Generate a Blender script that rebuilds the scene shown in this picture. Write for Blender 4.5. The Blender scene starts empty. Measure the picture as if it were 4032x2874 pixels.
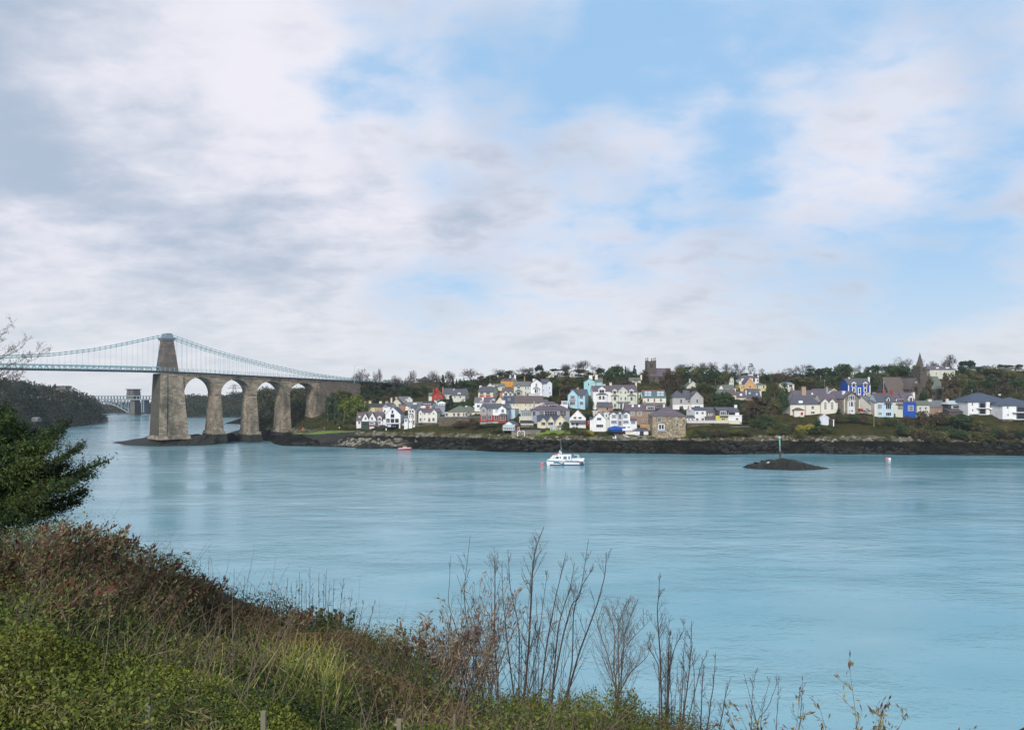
import bpy, math, random
import numpy as np
from mathutils import Vector
S = bpy.context.scene
C = S.collection
rnd = random.Random(7)
rng = np.random.default_rng(7)
R = math.radians
# ------------------------------------------------------------------ camera
F, HZ, CH = 3136.0, 1551.0, 26.0          # focal length in photo pixels, horizon row, eye height above low water
cam = bpy.data.cameras.new('camera'); cam_o = bpy.data.objects.new('camera', cam); C.objects.link(cam_o)
cam.sensor_width = 36; cam.lens = 28; cam.shift_y = (HZ - 1437) / 4032
cam.clip_start = 0.3; cam.clip_end = 20000
cam_o.location = (0, 0, CH); cam_o.rotation_euler = (R(90), 0, 0)
S.camera = cam_o
S.render.resolution_x, S.render.resolution_y = 1024, 729
S.view_settings.view_transform = 'Standard'; S.view_settings.look = 'None'
S.view_settings.exposure = 0.0; S.view_settings.gamma = 1.0; S.view_settings.use_curve_mapping = False
S.cycles.use_denoising = True; S.cycles.use_adaptive_sampling = False
S.cycles.max_bounces = 6; S.cycles.diffuse_bounces = 2; S.cycles.glossy_bounces = 3; S.cycles.transparent_max_bounces = 6
S.cycles.volume_bounces = 0; S.cycles.volume_step_rate = 4
# ------------------------------------------------------------------ sun
SUN_EL, SUN_AZ = R(27), R(195)             # azimuth clockwise from +Y: behind the camera, a little to the left
sl = bpy.data.lights.new('sun', 'SUN'); sl.energy = 3.1; sl.angle = R(12); sl.color = (1.0, 0.93, 0.84)
so = bpy.data.objects.new('sun', sl); C.objects.link(so)
sd = Vector((math.sin(SUN_AZ)*math.cos(SUN_EL), math.cos(SUN_AZ)*math.cos(SUN_EL), math.sin(SUN_EL)))
so.rotation_euler = sd.to_track_quat('Z', 'Y').to_euler(); so.location = (0, -50, 200)
# ------------------------------------------------------------------ sky with a broken cloud deck
w = bpy.data.worlds.new('World'); S.world = w; w.use_nodes = True
nt = w.node_tree; N = nt.nodes; L = nt.links; N.clear()
SKY = 0.10
def nd(t, **k):
    n = N.new(t)
    for a, b in k.items(): setattr(n, a, b)
    return n
def mth(op, a, b=None, c=None, clamp=False):
    n = nd('ShaderNodeMath', operation=op); n.use_clamp = clamp
    for i, x in enumerate((a, b, c)):
        if x is None: continue
        if isinstance(x, (int, float)): n.inputs[i].default_value = x
        else: L.new(x, n.inputs[i])
    return n.outputs[0]
tc = nd('ShaderNodeTexCoord'); dirv = tc.outputs['Generated']
sep = nd('ShaderNodeSeparateXYZ'); L.new(dirv, sep.inputs[0])
zc = mth('ADD', mth('MAXIMUM', sep.outputs[2], 0.0), 0.27)
cmb = nd('ShaderNodeCombineXYZ')
L.new(mth('DIVIDE', sep.outputs[0], zc), cmb.inputs[0]); L.new(mth('DIVIDE', sep.outputs[1], zc), cmb.inputs[1])
def noise(vec, scale, detail, rough, dist, off=(0, 0, 0), sc=(1, 1, 1)):
    m = nd('ShaderNodeMapping'); m.inputs['Location'].default_value = off; m.inputs['Scale'].default_value = sc
    L.new(vec, m.inputs[0])
    n = nd('ShaderNodeTexNoise'); n.inputs['Scale'].default_value = scale; n.inputs['Detail'].default_value = detail
    n.inputs['Roughness'].default_value = rough; n.inputs['Distortion'].default_value = dist
    L.new(m.outputs[0], n.inputs['Vector']); return n.outputs['Fac']
big = noise(cmb.outputs[0], 1.5, 6, 0.5, 0.25, (3.1, 1.7, 0))
fin3 = noise(cmb.outputs[0], 9.5, 7, 0.58, 0.3, (1.3, 5.4, 0), (0.85, 1.0, 1))
fin = noise(cmb.outputs[0], 3.6, 8, 0.56, 0.15, (7.3, 0.4, 2), (0.9, 1.0, 1))
def blob(px, py, rx):
    d = Vector(((px-2016)/F, 1, (HZ-py)/F)).normalized()
    n = nd('ShaderNodeVectorMath', operation='DOT_PRODUCT'); L.new(dirv, n.inputs[0]); n.inputs[1].default_value = d
    mr = nd('ShaderNodeMapRange', interpolation_type='SMOOTHSTEP')
    mr.inputs[1].default_value = math.cos(rx/F); mr.inputs[2].default_value = 1.0 - (1-math.cos(rx/F))*0.12
    L.new(n.outputs['Value'], mr.inputs[0]); return mr.outputs[0]
def total(lst, start):
    acc = start
    for px, py, r, a in lst: acc = mth('MULTIPLY_ADD', blob(px, py, r), a, acc)
    return acc
dens0 = mth('MULTIPLY_ADD', mth('SUBTRACT', fin, 0.5), 1.35, mth('MULTIPLY_ADD', mth('SUBTRACT', big, 0.5), 0.9, mth('MULTIPLY_ADD', mth('SUBTRACT', fin3, 0.5), 0.6, 0.71)))
dens0 = total([(2520, 190, 330, -.40), (2000, 330, 330, -.30), (1130, 480, 300, -.34), (1480, 430, 260, -.24), (1700, 960, 420, -.22),
               (2300, 850, 420, -.22), (3000, 450, 380, -.16), (3600, 200, 420, -.22), (2750, 730, 350, -.2), (3500, 1010, 500, -.1),
               (400, 800, 1250, .5), (1850, 720, 520, .2), (3380, 560, 460, .2), (3350, 980, 800, -.16), (2900, 250, 700, -.10), (2350, 620, 380, -.12), (2600, 430, 300, .2), (600, 250, 700, .3), (1300, 620, 300, .12), (2400, 1200, 900, .15)], dens0)
cov = nd('ShaderNodeMapRange', interpolation_type='SMOOTHSTEP'); cov.inputs[1].default_value = 0.22; cov.inputs[2].default_value = 0.96; cov.inputs[3].default_value = 0.10
L.new(dens0, cov.inputs[0])
shade0 = mth('MULTIPLY_ADD', mth('SUBTRACT', fin, 0.5), -1.35, mth('MULTIPLY_ADD', mth('SUBTRACT', fin3, 0.5), -1.0, 0.5))
shade0 = total([(150, 900, 900, -.34), (1500, 1020, 620, -.22), (1950, 760, 420, -.12), (0, 200, 560, -.2), (900, 1080, 500, -.16), (3000, 1250, 700, -.12),
                (650, 330, 520, .4), (1150, 300, 380, .25), (1500, 560, 420, .3), (2700, 480, 350, .2), (700, 480, 420, .2), (3330, 560, 470, .38), (2650, 470, 420, .1), (2400, 1050, 420, .16),
                (1560, 930, 160, .2), (100, 1230, 520, .35), (1300, 1380, 900, .25)], shade0)
shade0 = mth('MULTIPLY_ADD', mth('SUBTRACT', dens0, 0.85), -0.30, shade0)
shade = nd('ShaderNodeMapRange', interpolation_type='SMOOTHSTEP'); L.new(shade0, shade.inputs[0]); shade.inputs[1].default_value = -0.35; shade.inputs[2].default_value = 1.06
def mixc(f, a, b):
    m = nd('ShaderNodeMix', data_type='RGBA')
    for sck, x in ((m.inputs[0], f), (m.inputs[6], a), (m.inputs[7], b)):
        if isinstance(x, (int, float)): sck.default_value = x
        elif isinstance(x, tuple): sck.default_value = (*x, 1)
        else: L.new(x, sck)
    return m.outputs[2]
k = 1/SKY
cloud = mixc(shade.outputs[0], tuple(k*v for v in (0.44, 0.53, 0.67)), tuple(k*v for v in (0.87, 0.86, 0.94)))
st = nd('ShaderNodeTexSky', sky_type='NISHITA'); st.sun_disc = False; st.sun_elevation = SUN_EL; st.sun_rotation = SUN_AZ
st.air_density = 1.0; st.dust_density = 0.6; st.ozone_density = 1.5
sb = nd('ShaderNodeMix', data_type='RGBA', blend_type='MULTIPLY'); sb.inputs[0].default_value = 1
L.new(st.outputs[0], sb.inputs[6]); sb.inputs[7].default_value = (1.0, 1.0, 1.0, 1)
blue = mixc(0.85, sb.outputs[2], tuple(k*v for v in (0.32, 0.60, 0.93)))
sky = mixc(cov.outputs[0], blue, cloud)
hz = nd('ShaderNodeMapRange', interpolation_type='SMOOTHSTEP'); L.new(sep.outputs[2], hz.inputs[0])
hz.inputs[1].default_value = 0.20; hz.inputs[2].default_value = -0.02; hz.inputs[3].default_value = 0.0; hz.inputs[4].default_value = 0.62
sky = mixc(hz.outputs[0], sky, tuple(k*v for v in (0.86, 0.88, 0.88)))
bg = nd('ShaderNodeBackground'); bg.inputs[1].default_value = SKY; L.new(sky, bg.inputs[0])
wo = nd('ShaderNodeOutputWorld'); L.new(bg.outputs[0], wo.inputs[0])

# ------------------------------------------------------------------ materials
MT = {}
def new_mat(name):
    m = bpy.data.materials.new(name); m.use_nodes = True; t = m.node_tree
    b = t.nodes['Principled BSDF']; MT[name] = m; return m, t, b
def nz(t, vec, scale, detail=4, rough=.55, sc=None):
    if sc:
        mp = t.nodes.new('ShaderNodeMapping'); mp.inputs['Scale'].default_value = sc; t.links.new(vec, mp.inputs[0]); vec = mp.outputs[0]
    n = t.nodes.new('ShaderNodeTexNoise'); n.inputs['Scale'].default_value = scale; n.inputs['Detail'].default_value = detail; n.inputs['Roughness'].default_value = rough
    t.links.new(vec, n.inputs['Vector']); return n.outputs['Fac']
def ramp(t, fac, stops):
    r = t.nodes.new('ShaderNodeValToRGB'); e = r.color_ramp.elements
    while len(e) < len(stops): e.new(0.5)
    for i, (p, c) in enumerate(stops): e[i].position = p; e[i].color = (*c, 1)
    t.links.new(fac, r.inputs[0]); return r.outputs[0]
def tmix(t, f, a, b, bt='MIX'):
    m = t.nodes.new('ShaderNodeMix'); m.data_type = 'RGBA'; m.blend_type = bt
    for sck, x in ((m.inputs[0], f), (m.inputs[6], a), (m.inputs[7], b)):
        if isinstance(x, (int, float)): sck.default_value = x
        elif isinstance(x, tuple): sck.default_value = (*x, 1)
        else: t.links.new(x, sck)
    return m.outputs[2]
def tmath(t, op, a, b):
    n = t.nodes.new('ShaderNodeMath'); n.operation = op
    for i, x in enumerate((a, b)):
        if isinstance(x, (int, float)): n.inputs[i].default_value = x
        else: t.links.new(x, n.inputs[i])
    return n.outputs[0]
def pos(t): return t.nodes.new('ShaderNodeNewGeometry').outputs['Position']
def bump(t, b, h, dist, strength=0.6):
    n = t.nodes.new('ShaderNodeBump'); n.inputs['Distance'].default_value = dist; n.inputs['Strength'].default_value = strength
    t.links.new(h, n.inputs['Height']); t.links.new(n.outputs[0], b.inputs['Normal'])
def mul(c, k): return tuple(min(1, x*k) for x in c)
def plain(name, c, rough=.7, var=.18, scale=.7, metal=0, streak=0):
    m, t, b = new_mat(name); p = pos(t)
    f = nz(t, p, scale, 5, .65)
    col = tmix(t, f, mul(c, 1-var), mul(c, 1+var))
    if streak:
        g = nz(t, p, 1.0, 4, .6, (1.6, 1.6, .18))
        g = ramp(t, g, [(.45, (0, 0, 0)), (.75, (1, 1, 1))])
        fm = tmath(t, 'MULTIPLY', g, streak)
        col = tmix(t, fm, col, mul(c, .45))
    t.links.new(col, b.inputs['Base Color']); b.inputs['Roughness'].default_value = rough; b.inputs['Metallic'].default_value = metal
    return m
def roofm(name, c, moss=0.25):
    m, t, b = new_mat(name); p = pos(t)
    f = nz(t, p, .5, 6, .7); col = tmix(t, f, mul(c, .65), mul(c, 1.35))
    sx = t.nodes.new('ShaderNodeSeparateXYZ'); t.links.new(p, sx.inputs[0])
    fr = tmath(t, 'FRACT', tmath(t, 'MULTIPLY', sx.outputs[2], 3.3), 0)
    col = tmix(t, tmath(t, 'MULTIPLY', tmath(t, 'LESS_THAN', fr, .28), .35), col, mul(c, .4))
    g = ramp(t, nz(t, p, .25, 5, .7), [(.5, (0, 0, 0)), (.72, (1, 1, 1))])
    col = tmix(t, tmath(t, 'MULTIPLY', g, moss), col, (.10, .11, .06))
    t.links.new(col, b.inputs['Base Color']); b.inputs['Roughness'].default_value = .55
    return m
def stone(name, a, b2, mortar, bw=.9, bh=.45, stain=.6, yaw=0):
    m, t, b = new_mat(name); p = pos(t)
    mp = t.nodes.new('ShaderNodeMapping'); mp.vector_type = 'TEXTURE'; mp.inputs['Rotation'].default_value = (0, 0, yaw); t.links.new(p, mp.inputs[0])
    sx = t.nodes.new('ShaderNodeSeparateXYZ'); t.links.new(mp.outputs[0], sx.inputs[0])
    cm = t.nodes.new('ShaderNodeCombineXYZ'); t.links.new(tmath(t, 'ADD', sx.outputs[0], sx.outputs[1]), cm.inputs[0]); t.links.new(sx.outputs[2], cm.inputs[1])
    br = t.nodes.new('ShaderNodeTexBrick'); t.links.new(cm.outputs[0], br.inputs['Vector'])
    br.inputs['Color1'].default_value = (*a, 1); br.inputs['Color2'].default_value = (*b2, 1); br.inputs['Mortar'].default_value = (*mortar, 1)
    br.inputs['Scale'].default_value = 1; br.inputs['Brick Width'].default_value = bw; br.inputs['Row Height'].default_value = bh; br.inputs['Mortar Size'].default_value = .05
    col = tmix(t, .75, br.outputs[0], tmix(t, nz(t, p, 1.1, 6, .7), (.25, .25, .25), (1, 1, 1)), 'MULTIPLY')
    g = ramp(t, nz(t, p, .16, 6, .7, (1, 1, .45)), [(.45, (0, 0, 0)), (.62, (1, 1, 1))])
    col = tmix(t, tmath(t, 'MULTIPLY', g, stain), col, (.055, .055, .04))
    g2 = ramp(t, nz(t, p, .23, 5, .7), [(.55, (0, 0, 0)), (.7, (1, 1, 1))])
    col = tmix(t, tmath(t, 'MULTIPLY', g2, .35), col, (.13, .14, .06))
    t.links.new(col, b.inputs['Base Color']); b.inputs['Roughness'].default_value = .9
    bump(t, b, br.outputs['Fac'], -.05)
    return m
def rubble(name, c1, c2, joint, size=1.6):
    m, t, b = new_mat(name); p = pos(t)
    v = t.nodes.new('ShaderNodeTexVoronoi'); v.inputs['Scale'].default_value = size; t.links.new(p, v.inputs['Vector'])
    hs = t.nodes.new('ShaderNodeSeparateColor'); t.links.new(v.outputs['Color'], hs.inputs[0])
    col = tmix(t, hs.outputs[0], c1, c2)
    e = t.nodes.new('ShaderNodeTexVoronoi'); e.feature = 'DISTANCE_TO_EDGE'; e.inputs['Scale'].default_value = size; t.links.new(p, e.inputs['Vector'])
    col = tmix(t, tmath(t, 'LESS_THAN', e.outputs['Distance'], .07), col, joint)
    col = tmix(t, .6, col, tmix(t, nz(t, p, .35, 5, .7), (.25, .25, .22), (1, 1, 1)), 'MULTIPLY')
    t.links.new(col, b.inputs['Base Color']); b.inputs['Roughness'].default_value = .9
    return m
def leafm(name, cols, scale=.25, jitter=.35, rough=.65, gain=1.5):
    cols = [mul(c, gain) for c in cols]
    m, t, b = new_mat(name); g = t.nodes.new('ShaderNodeNewGeometry')
    f = nz(t, g.outputs['Position'], scale, 4, .6)
    f = tmath(t, 'ADD', tmath(t, 'MULTIPLY', tmath(t, 'SUBTRACT', f, .5), 2.2), tmath(t, 'ADD', .5, tmath(t, 'MULTIPLY', tmath(t, 'SUBTRACT', g.outputs['Random Per Island'], .5), jitter)))
    n = len(cols); col = ramp(t, f, [((i+.5)/n, c) for i, c in enumerate(cols)])
    t.links.new(col, b.inputs['Base Color']); b.inputs['Roughness'].default_value = rough
    b.inputs['Specular IOR Level'].default_value = .25
    return m
WALLC = dict(white=(.78, .79, .80), cream=(.66, .63, .50), pale=(.60, .61, .55), ivory=(.72, .70, .62), grey=(.32, .33, .33), bluegrey=(.27, .31, .37),
             orange=(.62, .30, .04), yellow=(.62, .52, .20), paleyellow=(.62, .58, .33), lightblue=(.38, .60, .72), turq=(.33, .60, .64), royal=(.006, .075, .42),
             palegreen=(.60, .64, .53), tan=(.40, .29, .20), pinkbrick=(.36, .19, .14), red=(.42, .03, .02), darkwood=(.05, .04, .035), darkgreen=(.03, .06, .045),
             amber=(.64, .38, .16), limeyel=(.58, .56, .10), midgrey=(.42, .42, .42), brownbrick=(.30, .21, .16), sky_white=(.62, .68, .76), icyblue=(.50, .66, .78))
for kk, cc in WALLC.items(): plain('wall_' + kk, mul(cc, .96), .8, .13, .5, streak=.34)
roofm('slate', (.085, .09, .11)); roofm('blue_slate', (.055, .075, .115), .1); roofm('purple_slate', (.12, .095, .12)); roofm('dark_roof', (.035, .035, .035), .3)
roofm('grey_roof', (.15, .155, .16)); roofm('green_roof', (.13, .155, .125), .5); roofm('brown_roof', (.125, .095, .085)); roofm('red_roof', (.20, .09, .08)); roofm('teal_roof', (.09, .14, .16), .1)
plain('trim', (.82, .82, .82), .5, .05); plain('dark_trim', (.03, .03, .035), .5); plain('yellow_trim', (.6, .5, .22)); plain('blue_trim', (.02, .06, .18))
plain('brick_red', (.29, .055, .04), .85, .3, 2); plain('pot', (.32, .12, .07)); plain('lead', (.20, .24, .28), .5)
m, t, b = new_mat('glass'); b.inputs['Base Color'].default_value = (.018, .022, .03, 1); b.inputs['Roughness'].default_value = .12
m, t, b = new_mat('pale_glass'); b.inputs['Base Color'].default_value = (.16, .20, .22, 1); b.inputs['Roughness'].default_value = .1
m, t, b = new_mat('sky_glass'); b.inputs['Base Color'].default_value = (.42, .52, .56, 1); b.inputs['Roughness'].default_value = .2
stone('bridge_stone', (.56, .46, .34), (.27, .22, .165), (.11, .10, .08), 1.9, .95, .78, R(42))
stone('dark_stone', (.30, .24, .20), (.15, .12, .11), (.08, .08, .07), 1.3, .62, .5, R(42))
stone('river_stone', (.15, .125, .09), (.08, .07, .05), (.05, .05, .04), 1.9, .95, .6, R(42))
stone('church_stone', (.20, .165, .14), (.13, .11, .10), (.08, .07, .06), .8, .4, .3)
stone('far_stone', (.20, .19, .17), (.15, .14, .13), (.10, .10, .10), 3, 1.5, .3)
rubble('rubble', (.62, .50, .32), (.30, .25, .18), (.14, .12, .09), 1.1); rubble('rubble_grey', (.30, .27, .21), (.13, .12, .10), (.33, .31, .26), 1.3)
rubble('retaining', (.23, .18, .13), (.10, .085, .065), (.09, .08, .06), 1.4)
plain('steel_blue', (.16, .33, .37), .5, .15); plain('steel_dark', (.03, .045, .06), .6); plain('steel_pale', (.38, .50, .52), .6)
plain('bark', (.11, .09, .075), .9, .3, 3); plain('bark_dark', (.055, .043, .038), .9, .3, 3); plain('twig_pale', (.15, .115, .085), .9, .3, 3); plain('twig_far', (.065, .055, .048), .9, .25, .3)
plain('post_wood', (.19, .18, .13), .9, .3, 6); plain('rope', (.4, .4, .4)); plain('bollard', (.75, .75, .75)); plain('tarp', (.01, .07, .30), .6, .2, .8)
plain('tyre', (.02, .02, .02)); plain('buoy_red', (.70, .13, .14), .4, .05); plain('hull_white', (.80, .82, .85), .35, .04); plain('hull_red', (.40, .03, .05), .4)
plain('navy', (.01, .03, .09), .4); plain('teal_paint', (.02, .16, .25), .5, .4, 1.2); plain('skin', (.55, .35, .26)); plain('coat_orange', (.75, .13, .04)); plain('coat_pale', (.55, .53, .50)); plain('trousers', (.03, .03, .04))
plain('gull', (.8, .8, .8)); plain('beacon_green', (.10, .45, .35)); plain('beacon_grey', (.22, .22, .22)); plain('car_silver', (.45, .47, .5), .3); plain('car_navy', (.015, .03, .09), .3); plain('car_green', (.02, .05, .04), .3); plain('car_red', (.35, .02, .02), .3); plain('car_white', (.75, .75, .76), .3)
# rock and weed
m, t, b = new_mat('weed_rock'); p = pos(t)
col = ramp(t, nz(t, p, .45, 8, .75), [(.3, (.006, .007, .007)), (.5, (.022, .024, .017)), (.62, (.04, .042, .03)), (.78, (.085, .08, .062))])
t.links.new(col, b.inputs['Base Color']); b.inputs['Roughness'].default_value = .75; bump(t, b, nz(t, p, .9, 8, .8), 1.4, 1)
m, t, b = new_mat('pale_rock'); p = pos(t)
t.links.new(ramp(t, nz(t, p, .5, 6, .7), [(.3, (.09, .085, .06)), (.6, (.27, .25, .20)), (.8, (.42, .38, .31))]), b.inputs['Base Color']); b.inputs['Roughness'].default_value = .9
# foliage
leafm('ivy_dark', [(.007, .018, .010), (.018, .038, .015), (.035, .06, .02), (.05, .075, .025)], .22)
leafm('conifer_dark', [(.006, .016, .013), (.010, .028, .02), (.02, .045, .028)], .3)
leafm('olive_leaf', [(.02, .03, .012), (.045, .055, .02), (.075, .08, .028), (.10, .09, .035)], .22)
leafm('brown_leaf', [(.022, .020, .014), (.045, .036, .022), (.07, .055, .03), (.085, .07, .04)], .25)
leafm('bright_leaf', [(.06, .09, .014), (.12, .16, .018), (.17, .21, .03)], .3, gain=.95)
leafm('green_bramble', [(.035, .055, .014), (.065, .095, .016), (.10, .135, .02), (.16, .185, .028)], .6, .6, gain=1.0)
leafm('gorse', [(.10, .11, .02), (.38, .33, .04), (.50, .44, .06)], .6, gain=1)
leafm('wood_mix', [(.008, .016, .010), (.018, .028, .014), (.035, .04, .018), (.055, .045, .025), (.04, .055, .018)], .07, .4)
leafm('wood_far', [(.007, .018, .008), (.018, .032, .011), (.036, .042, .016), (.055, .048, .022)], .035, .3, gain=1.05)
leafm('yew_leaf', [(.008, .022, .008), (.018, .045, .012), (.04, .075, .016), (.07, .095, .018)], .55, .5, gain=1.0)
leafm('bramble', [(.14, .07, .03), (.10, .065, .026), (.06, .05, .022), (.035, .044, .014), (.028, .045, .013), (.062, .082, .016), (.10, .118, .018), (.15, .16, .025), (.08, .07, .02)], .20, .30, gain=1.55)
leafm("seed_dark", [(.055, .02, .018), (.11, .04, .028), (.05, .045, .03), (.11, .045, .03)], 1.2, .8)
leafm('shrub_leaf', [(.07, .085, .028), (.15, .11, .05), (.09, .10, .03), (.21, .18, .10), (.05, .07, .022)], .8, .8)
leafm('dry_grass', [(.13, .15, .02), (.22, .24, .04), (.36, .33, .14), (.12, .17, .02)], .5, .8)
leafm('pink_twig', [(.09, .06, .045), (.15, .115, .08), (.20, .17, .11)], .8, .8)
plain('steel_far', (.20, .25, .28), .7)
# ------------------------------------------------------------------ helpers
PAN = {0: (0, 0, 1.0), 'a': (0, 1200, 2.707), 'b': (600, 1250, 2.849), 3: (1340, 1380, 3.867), 4: (1780, 1380, 3.867), 5: (2200, 1380, 3.867), 6: (2600, 1380, 3.867),
       7: (3040, 1380, 3.866), 8: (3530, 1380, 3.608), 'm': (2080, 1720, 7.597), 'n': (2900, 1700, 3.453), 'g': (1120, 1620, 7.597), 'c': (0, 1500, 2.706), 's': (2380, 1660, 9.496)}
def PX(pan, x, y):
    o = PAN[pan]; return o[0] + x/o[2], o[1] + y/o[2]
def P(px, py, D): return Vector(((px-2016)/F*D, D, CH + (HZ-py)/F*D))
def PP(pan, x, y, D): return P(*PX(pan, x, y), D)
WP = ([600, 1000, 1137, 1340, 1500, 1800, 2100, 2400, 2800, 3200, 3600, 4032, 4600], [398, 398, 398, 392, 385, 370, 356, 350, 344, 348, 342, 333, 322])
def W(px): return float(np.interp(px, *WP))
def tag(o, label=None, cat=None, group=None, kind=None):
    if label: o['label'] = label
    if cat: o['category'] = cat
    if group: o['group'] = group
    if kind: o['kind'] = kind
    return o
def empty(name, loc, yaw=0, **k):
    o = bpy.data.objects.new(name, None); C.objects.link(o); o.location = loc; o.rotation_euler = (0, 0, yaw); o.empty_display_size = .5
    return tag(o, **k)
class MB:
    def __init__(s): s.v = []; s.f = []; s.m = []
    def add(s, vs, fs, mi=0):
        n = len(s.v); s.v += [tuple(v) for v in vs]; s.f += [tuple(i+n for i in f) for f in fs]; s.m += [mi]*len(fs); return s
    def box(s, x0, x1, y0, y1, z0, z1, mi=0):
        return s.add([(x0, y0, z0), (x1, y0, z0), (x1, y1, z0), (x0, y1, z0), (x0, y0, z1), (x1, y0, z1), (x1, y1, z1), (x0, y1, z1)],
                     [(3, 2, 1, 0), (4, 5, 6, 7), (0, 1, 5, 4), (1, 2, 6, 5), (2, 3, 7, 6), (3, 0, 4, 7)], mi)
    def frus(s, b, t, z0, z1, mi=0):      # b, t = (x0,x1,y0,y1)
        return s.add([(b[0], b[2], z0), (b[1], b[2], z0), (b[1], b[3], z0), (b[0], b[3], z0), (t[0], t[2], z1), (t[1], t[2], z1), (t[1], t[3], z1), (t[0], t[3], z1)],
                     [(3, 2, 1, 0), (4, 5, 6, 7), (0, 1, 5, 4), (1, 2, 6, 5), (2, 3, 7, 6), (3, 0, 4, 7)], mi)
    def exy(s, poly, y0, y1, mi=0):       # polygon in x,z extruded in y
        n = len(poly); vs = [(a, y0, z) for a, z in poly] + [(a, y1, z) for a, z in poly]
        return s.add(vs, [tuple(range(n)), tuple(range(2*n-1, n-1, -1))] + [(i, i+n, (i+1) % n+n, (i+1) % n) for i in range(n)], mi)
    def exx(s, poly, x0, x1, mi=0):       # polygon in y,z extruded in x
        n = len(poly); vs = [(x0, a, z) for a, z in poly] + [(x1, a, z) for a, z in poly]
        return s.add(vs, [tuple(range(n)), tuple(range(2*n-1, n-1, -1))] + [(i, i+n, (i+1) % n+n, (i+1) % n) for i in range(n)], mi)
    def tube(s, p0, p1, r0, r1=None, n=4, mi=0, cap=True):
        p0 = Vector(p0); p1 = Vector(p1); r1 = r0 if r1 is None else r1; d = (p1-p0).normalized()
        a = d.cross(Vector((0, 0, 1)) if abs(d.z) < .9 else Vector((1, 0, 0))).normalized(); c = d.cross(a)
        vs = [p+(a*math.cos(2*math.pi*(i+.5)/n)+c*math.sin(2*math.pi*(i+.5)/n))*r for p, r in ((p0, r0), (p1, r1)) for i in range(n)]
        fs = [(i, (i+1) % n, (i+1) % n+n, i+n) for i in range(n)]
        if cap: fs += [tuple(range(n-1, -1, -1)), tuple(range(n, 2*n))]
        return s.add(vs, fs, mi)
    def ball(s, c, r, n=8, k=5, mi=0, sc=(1, 1, 1)):
        vs = [(c[0], c[1], c[2]-r*sc[2])]
        for j in range(1, k):
            t = math.pi*j/k
            vs += [(c[0]+r*sc[0]*math.sin(t)*math.cos(2*math.pi*i/n), c[1]+r*sc[1]*math.sin(t)*math.sin(2*math.pi*i/n), c[2]-r*sc[2]*math.cos(t)) for i in range(n)]
        vs.append((c[0], c[1], c[2]+r*sc[2])); m = len(vs)-1
        fs = [(0, 1+(i+1) % n, 1+i) for i in range(n)] + [(m, m-n+i, m-n+(i+1) % n) for i in range(n)]
        for j in range(k-2):
            fs += [(1+j*n+i, 1+j*n+(i+1) % n, 1+(j+1)*n+(i+1) % n, 1+(j+1)*n+i) for i in range(n)]
        return s.add(vs, fs, mi)
    def obj(s, name, mats, parent=None, loc=None, smooth=False):
        if isinstance(mats, str): mats = [mats]
        me = bpy.data.meshes.new(name); me.from_pydata(s.v, [], s.f)
        for q in mats: me.materials.append(MT[q] if q in MT else MT['wall_'+q])
        if len(mats) > 1: me.polygons.foreach_set('material_index', s.m)
        if smooth: me.polygons.foreach_set('use_smooth', [True]*len(s.f))
        me.update(); o = bpy.data.objects.new(name, me); C.objects.link(o)
        if parent: o.parent = parent
        if loc is not None: o.location = loc
        return o
def npmesh(name, verts, k, mats, mi=None, smooth=False):
    """verts (n*k,3): n separate k-gons"""
    n = len(verts)//k; me = bpy.data.meshes.new(name)
    me.vertices.add(n*k); me.vertices.foreach_set('co', np.ascontiguousarray(verts, dtype=np.float32).ravel())
    me.loops.add(n*k); me.loops.foreach_set('vertex_index', np.arange(n*k, dtype=np.int32))
    me.polygons.add(n); me.polygons.foreach_set('loop_start', np.arange(0, n*k, k, dtype=np.int32))
    for q in ([mats] if isinstance(mats, str) else mats): me.materials.append(MT[q])
    if mi is not None: me.polygons.foreach_set('material_index', mi.astype(np.int32))
    me.update(calc_edges=True); return me
def linkmesh(name, me, parent=None, loc=(0, 0, 0), **k):
    o = bpy.data.objects.new(name, me); C.objects.link(o); o.location = loc
    if parent: o.parent = parent
    return tag(o, **k)
def rdir(n, up=0):
    d = rng.normal(size=(n, 3)); d[:, 2] += up; return d/np.linalg.norm(d, axis=1, keepdims=True)
def leaves(cen, size, asp=.6, up=0, axis=None):
    """one quad leaf (rhombus) per centre"""
    n = len(cen); a = rdir(n) if axis is None else axis; nn = rdir(n, up); b = np.cross(nn, a); b /= np.linalg.norm(b, axis=1, keepdims=True)+1e-9
    s = (np.asarray(size)*np.ones(n))[:, None]*.5
    q = np.stack([cen-a*s, cen+b*s*asp, cen+a*s, cen-b*s*asp], axis=1); return q.reshape(-1, 3)
def prisms(p0, p1, r0, r1):
    """3-sided open sticks as separate quads"""
    d = p1-p0; d /= np.linalg.norm(d, axis=1, keepdims=True)+1e-9
    ref = np.where(np.abs(d[:, 2:3]) < .9, np.array([[0, 0, 1.]]), np.array([[1., 0, 0]])); a = np.cross(d, ref); a /= np.linalg.norm(a, axis=1, keepdims=True); c = np.cross(d, a)
    out = []
    ang = [0, 2*math.pi/3, 4*math.pi/3]
    ring = [a*math.cos(t)+c*math.sin(t) for t in ang]
    for i in range(3):
        j = (i+1) % 3
        out.append(np.stack([p0+ring[i]*r0[:, None], p0+ring[j]*r0[:, None], p1+ring[j]*r1[:, None], p1+ring[i]*r1[:, None]], axis=1))
    return np.concatenate(out, axis=0).reshape(-1, 3)
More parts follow.
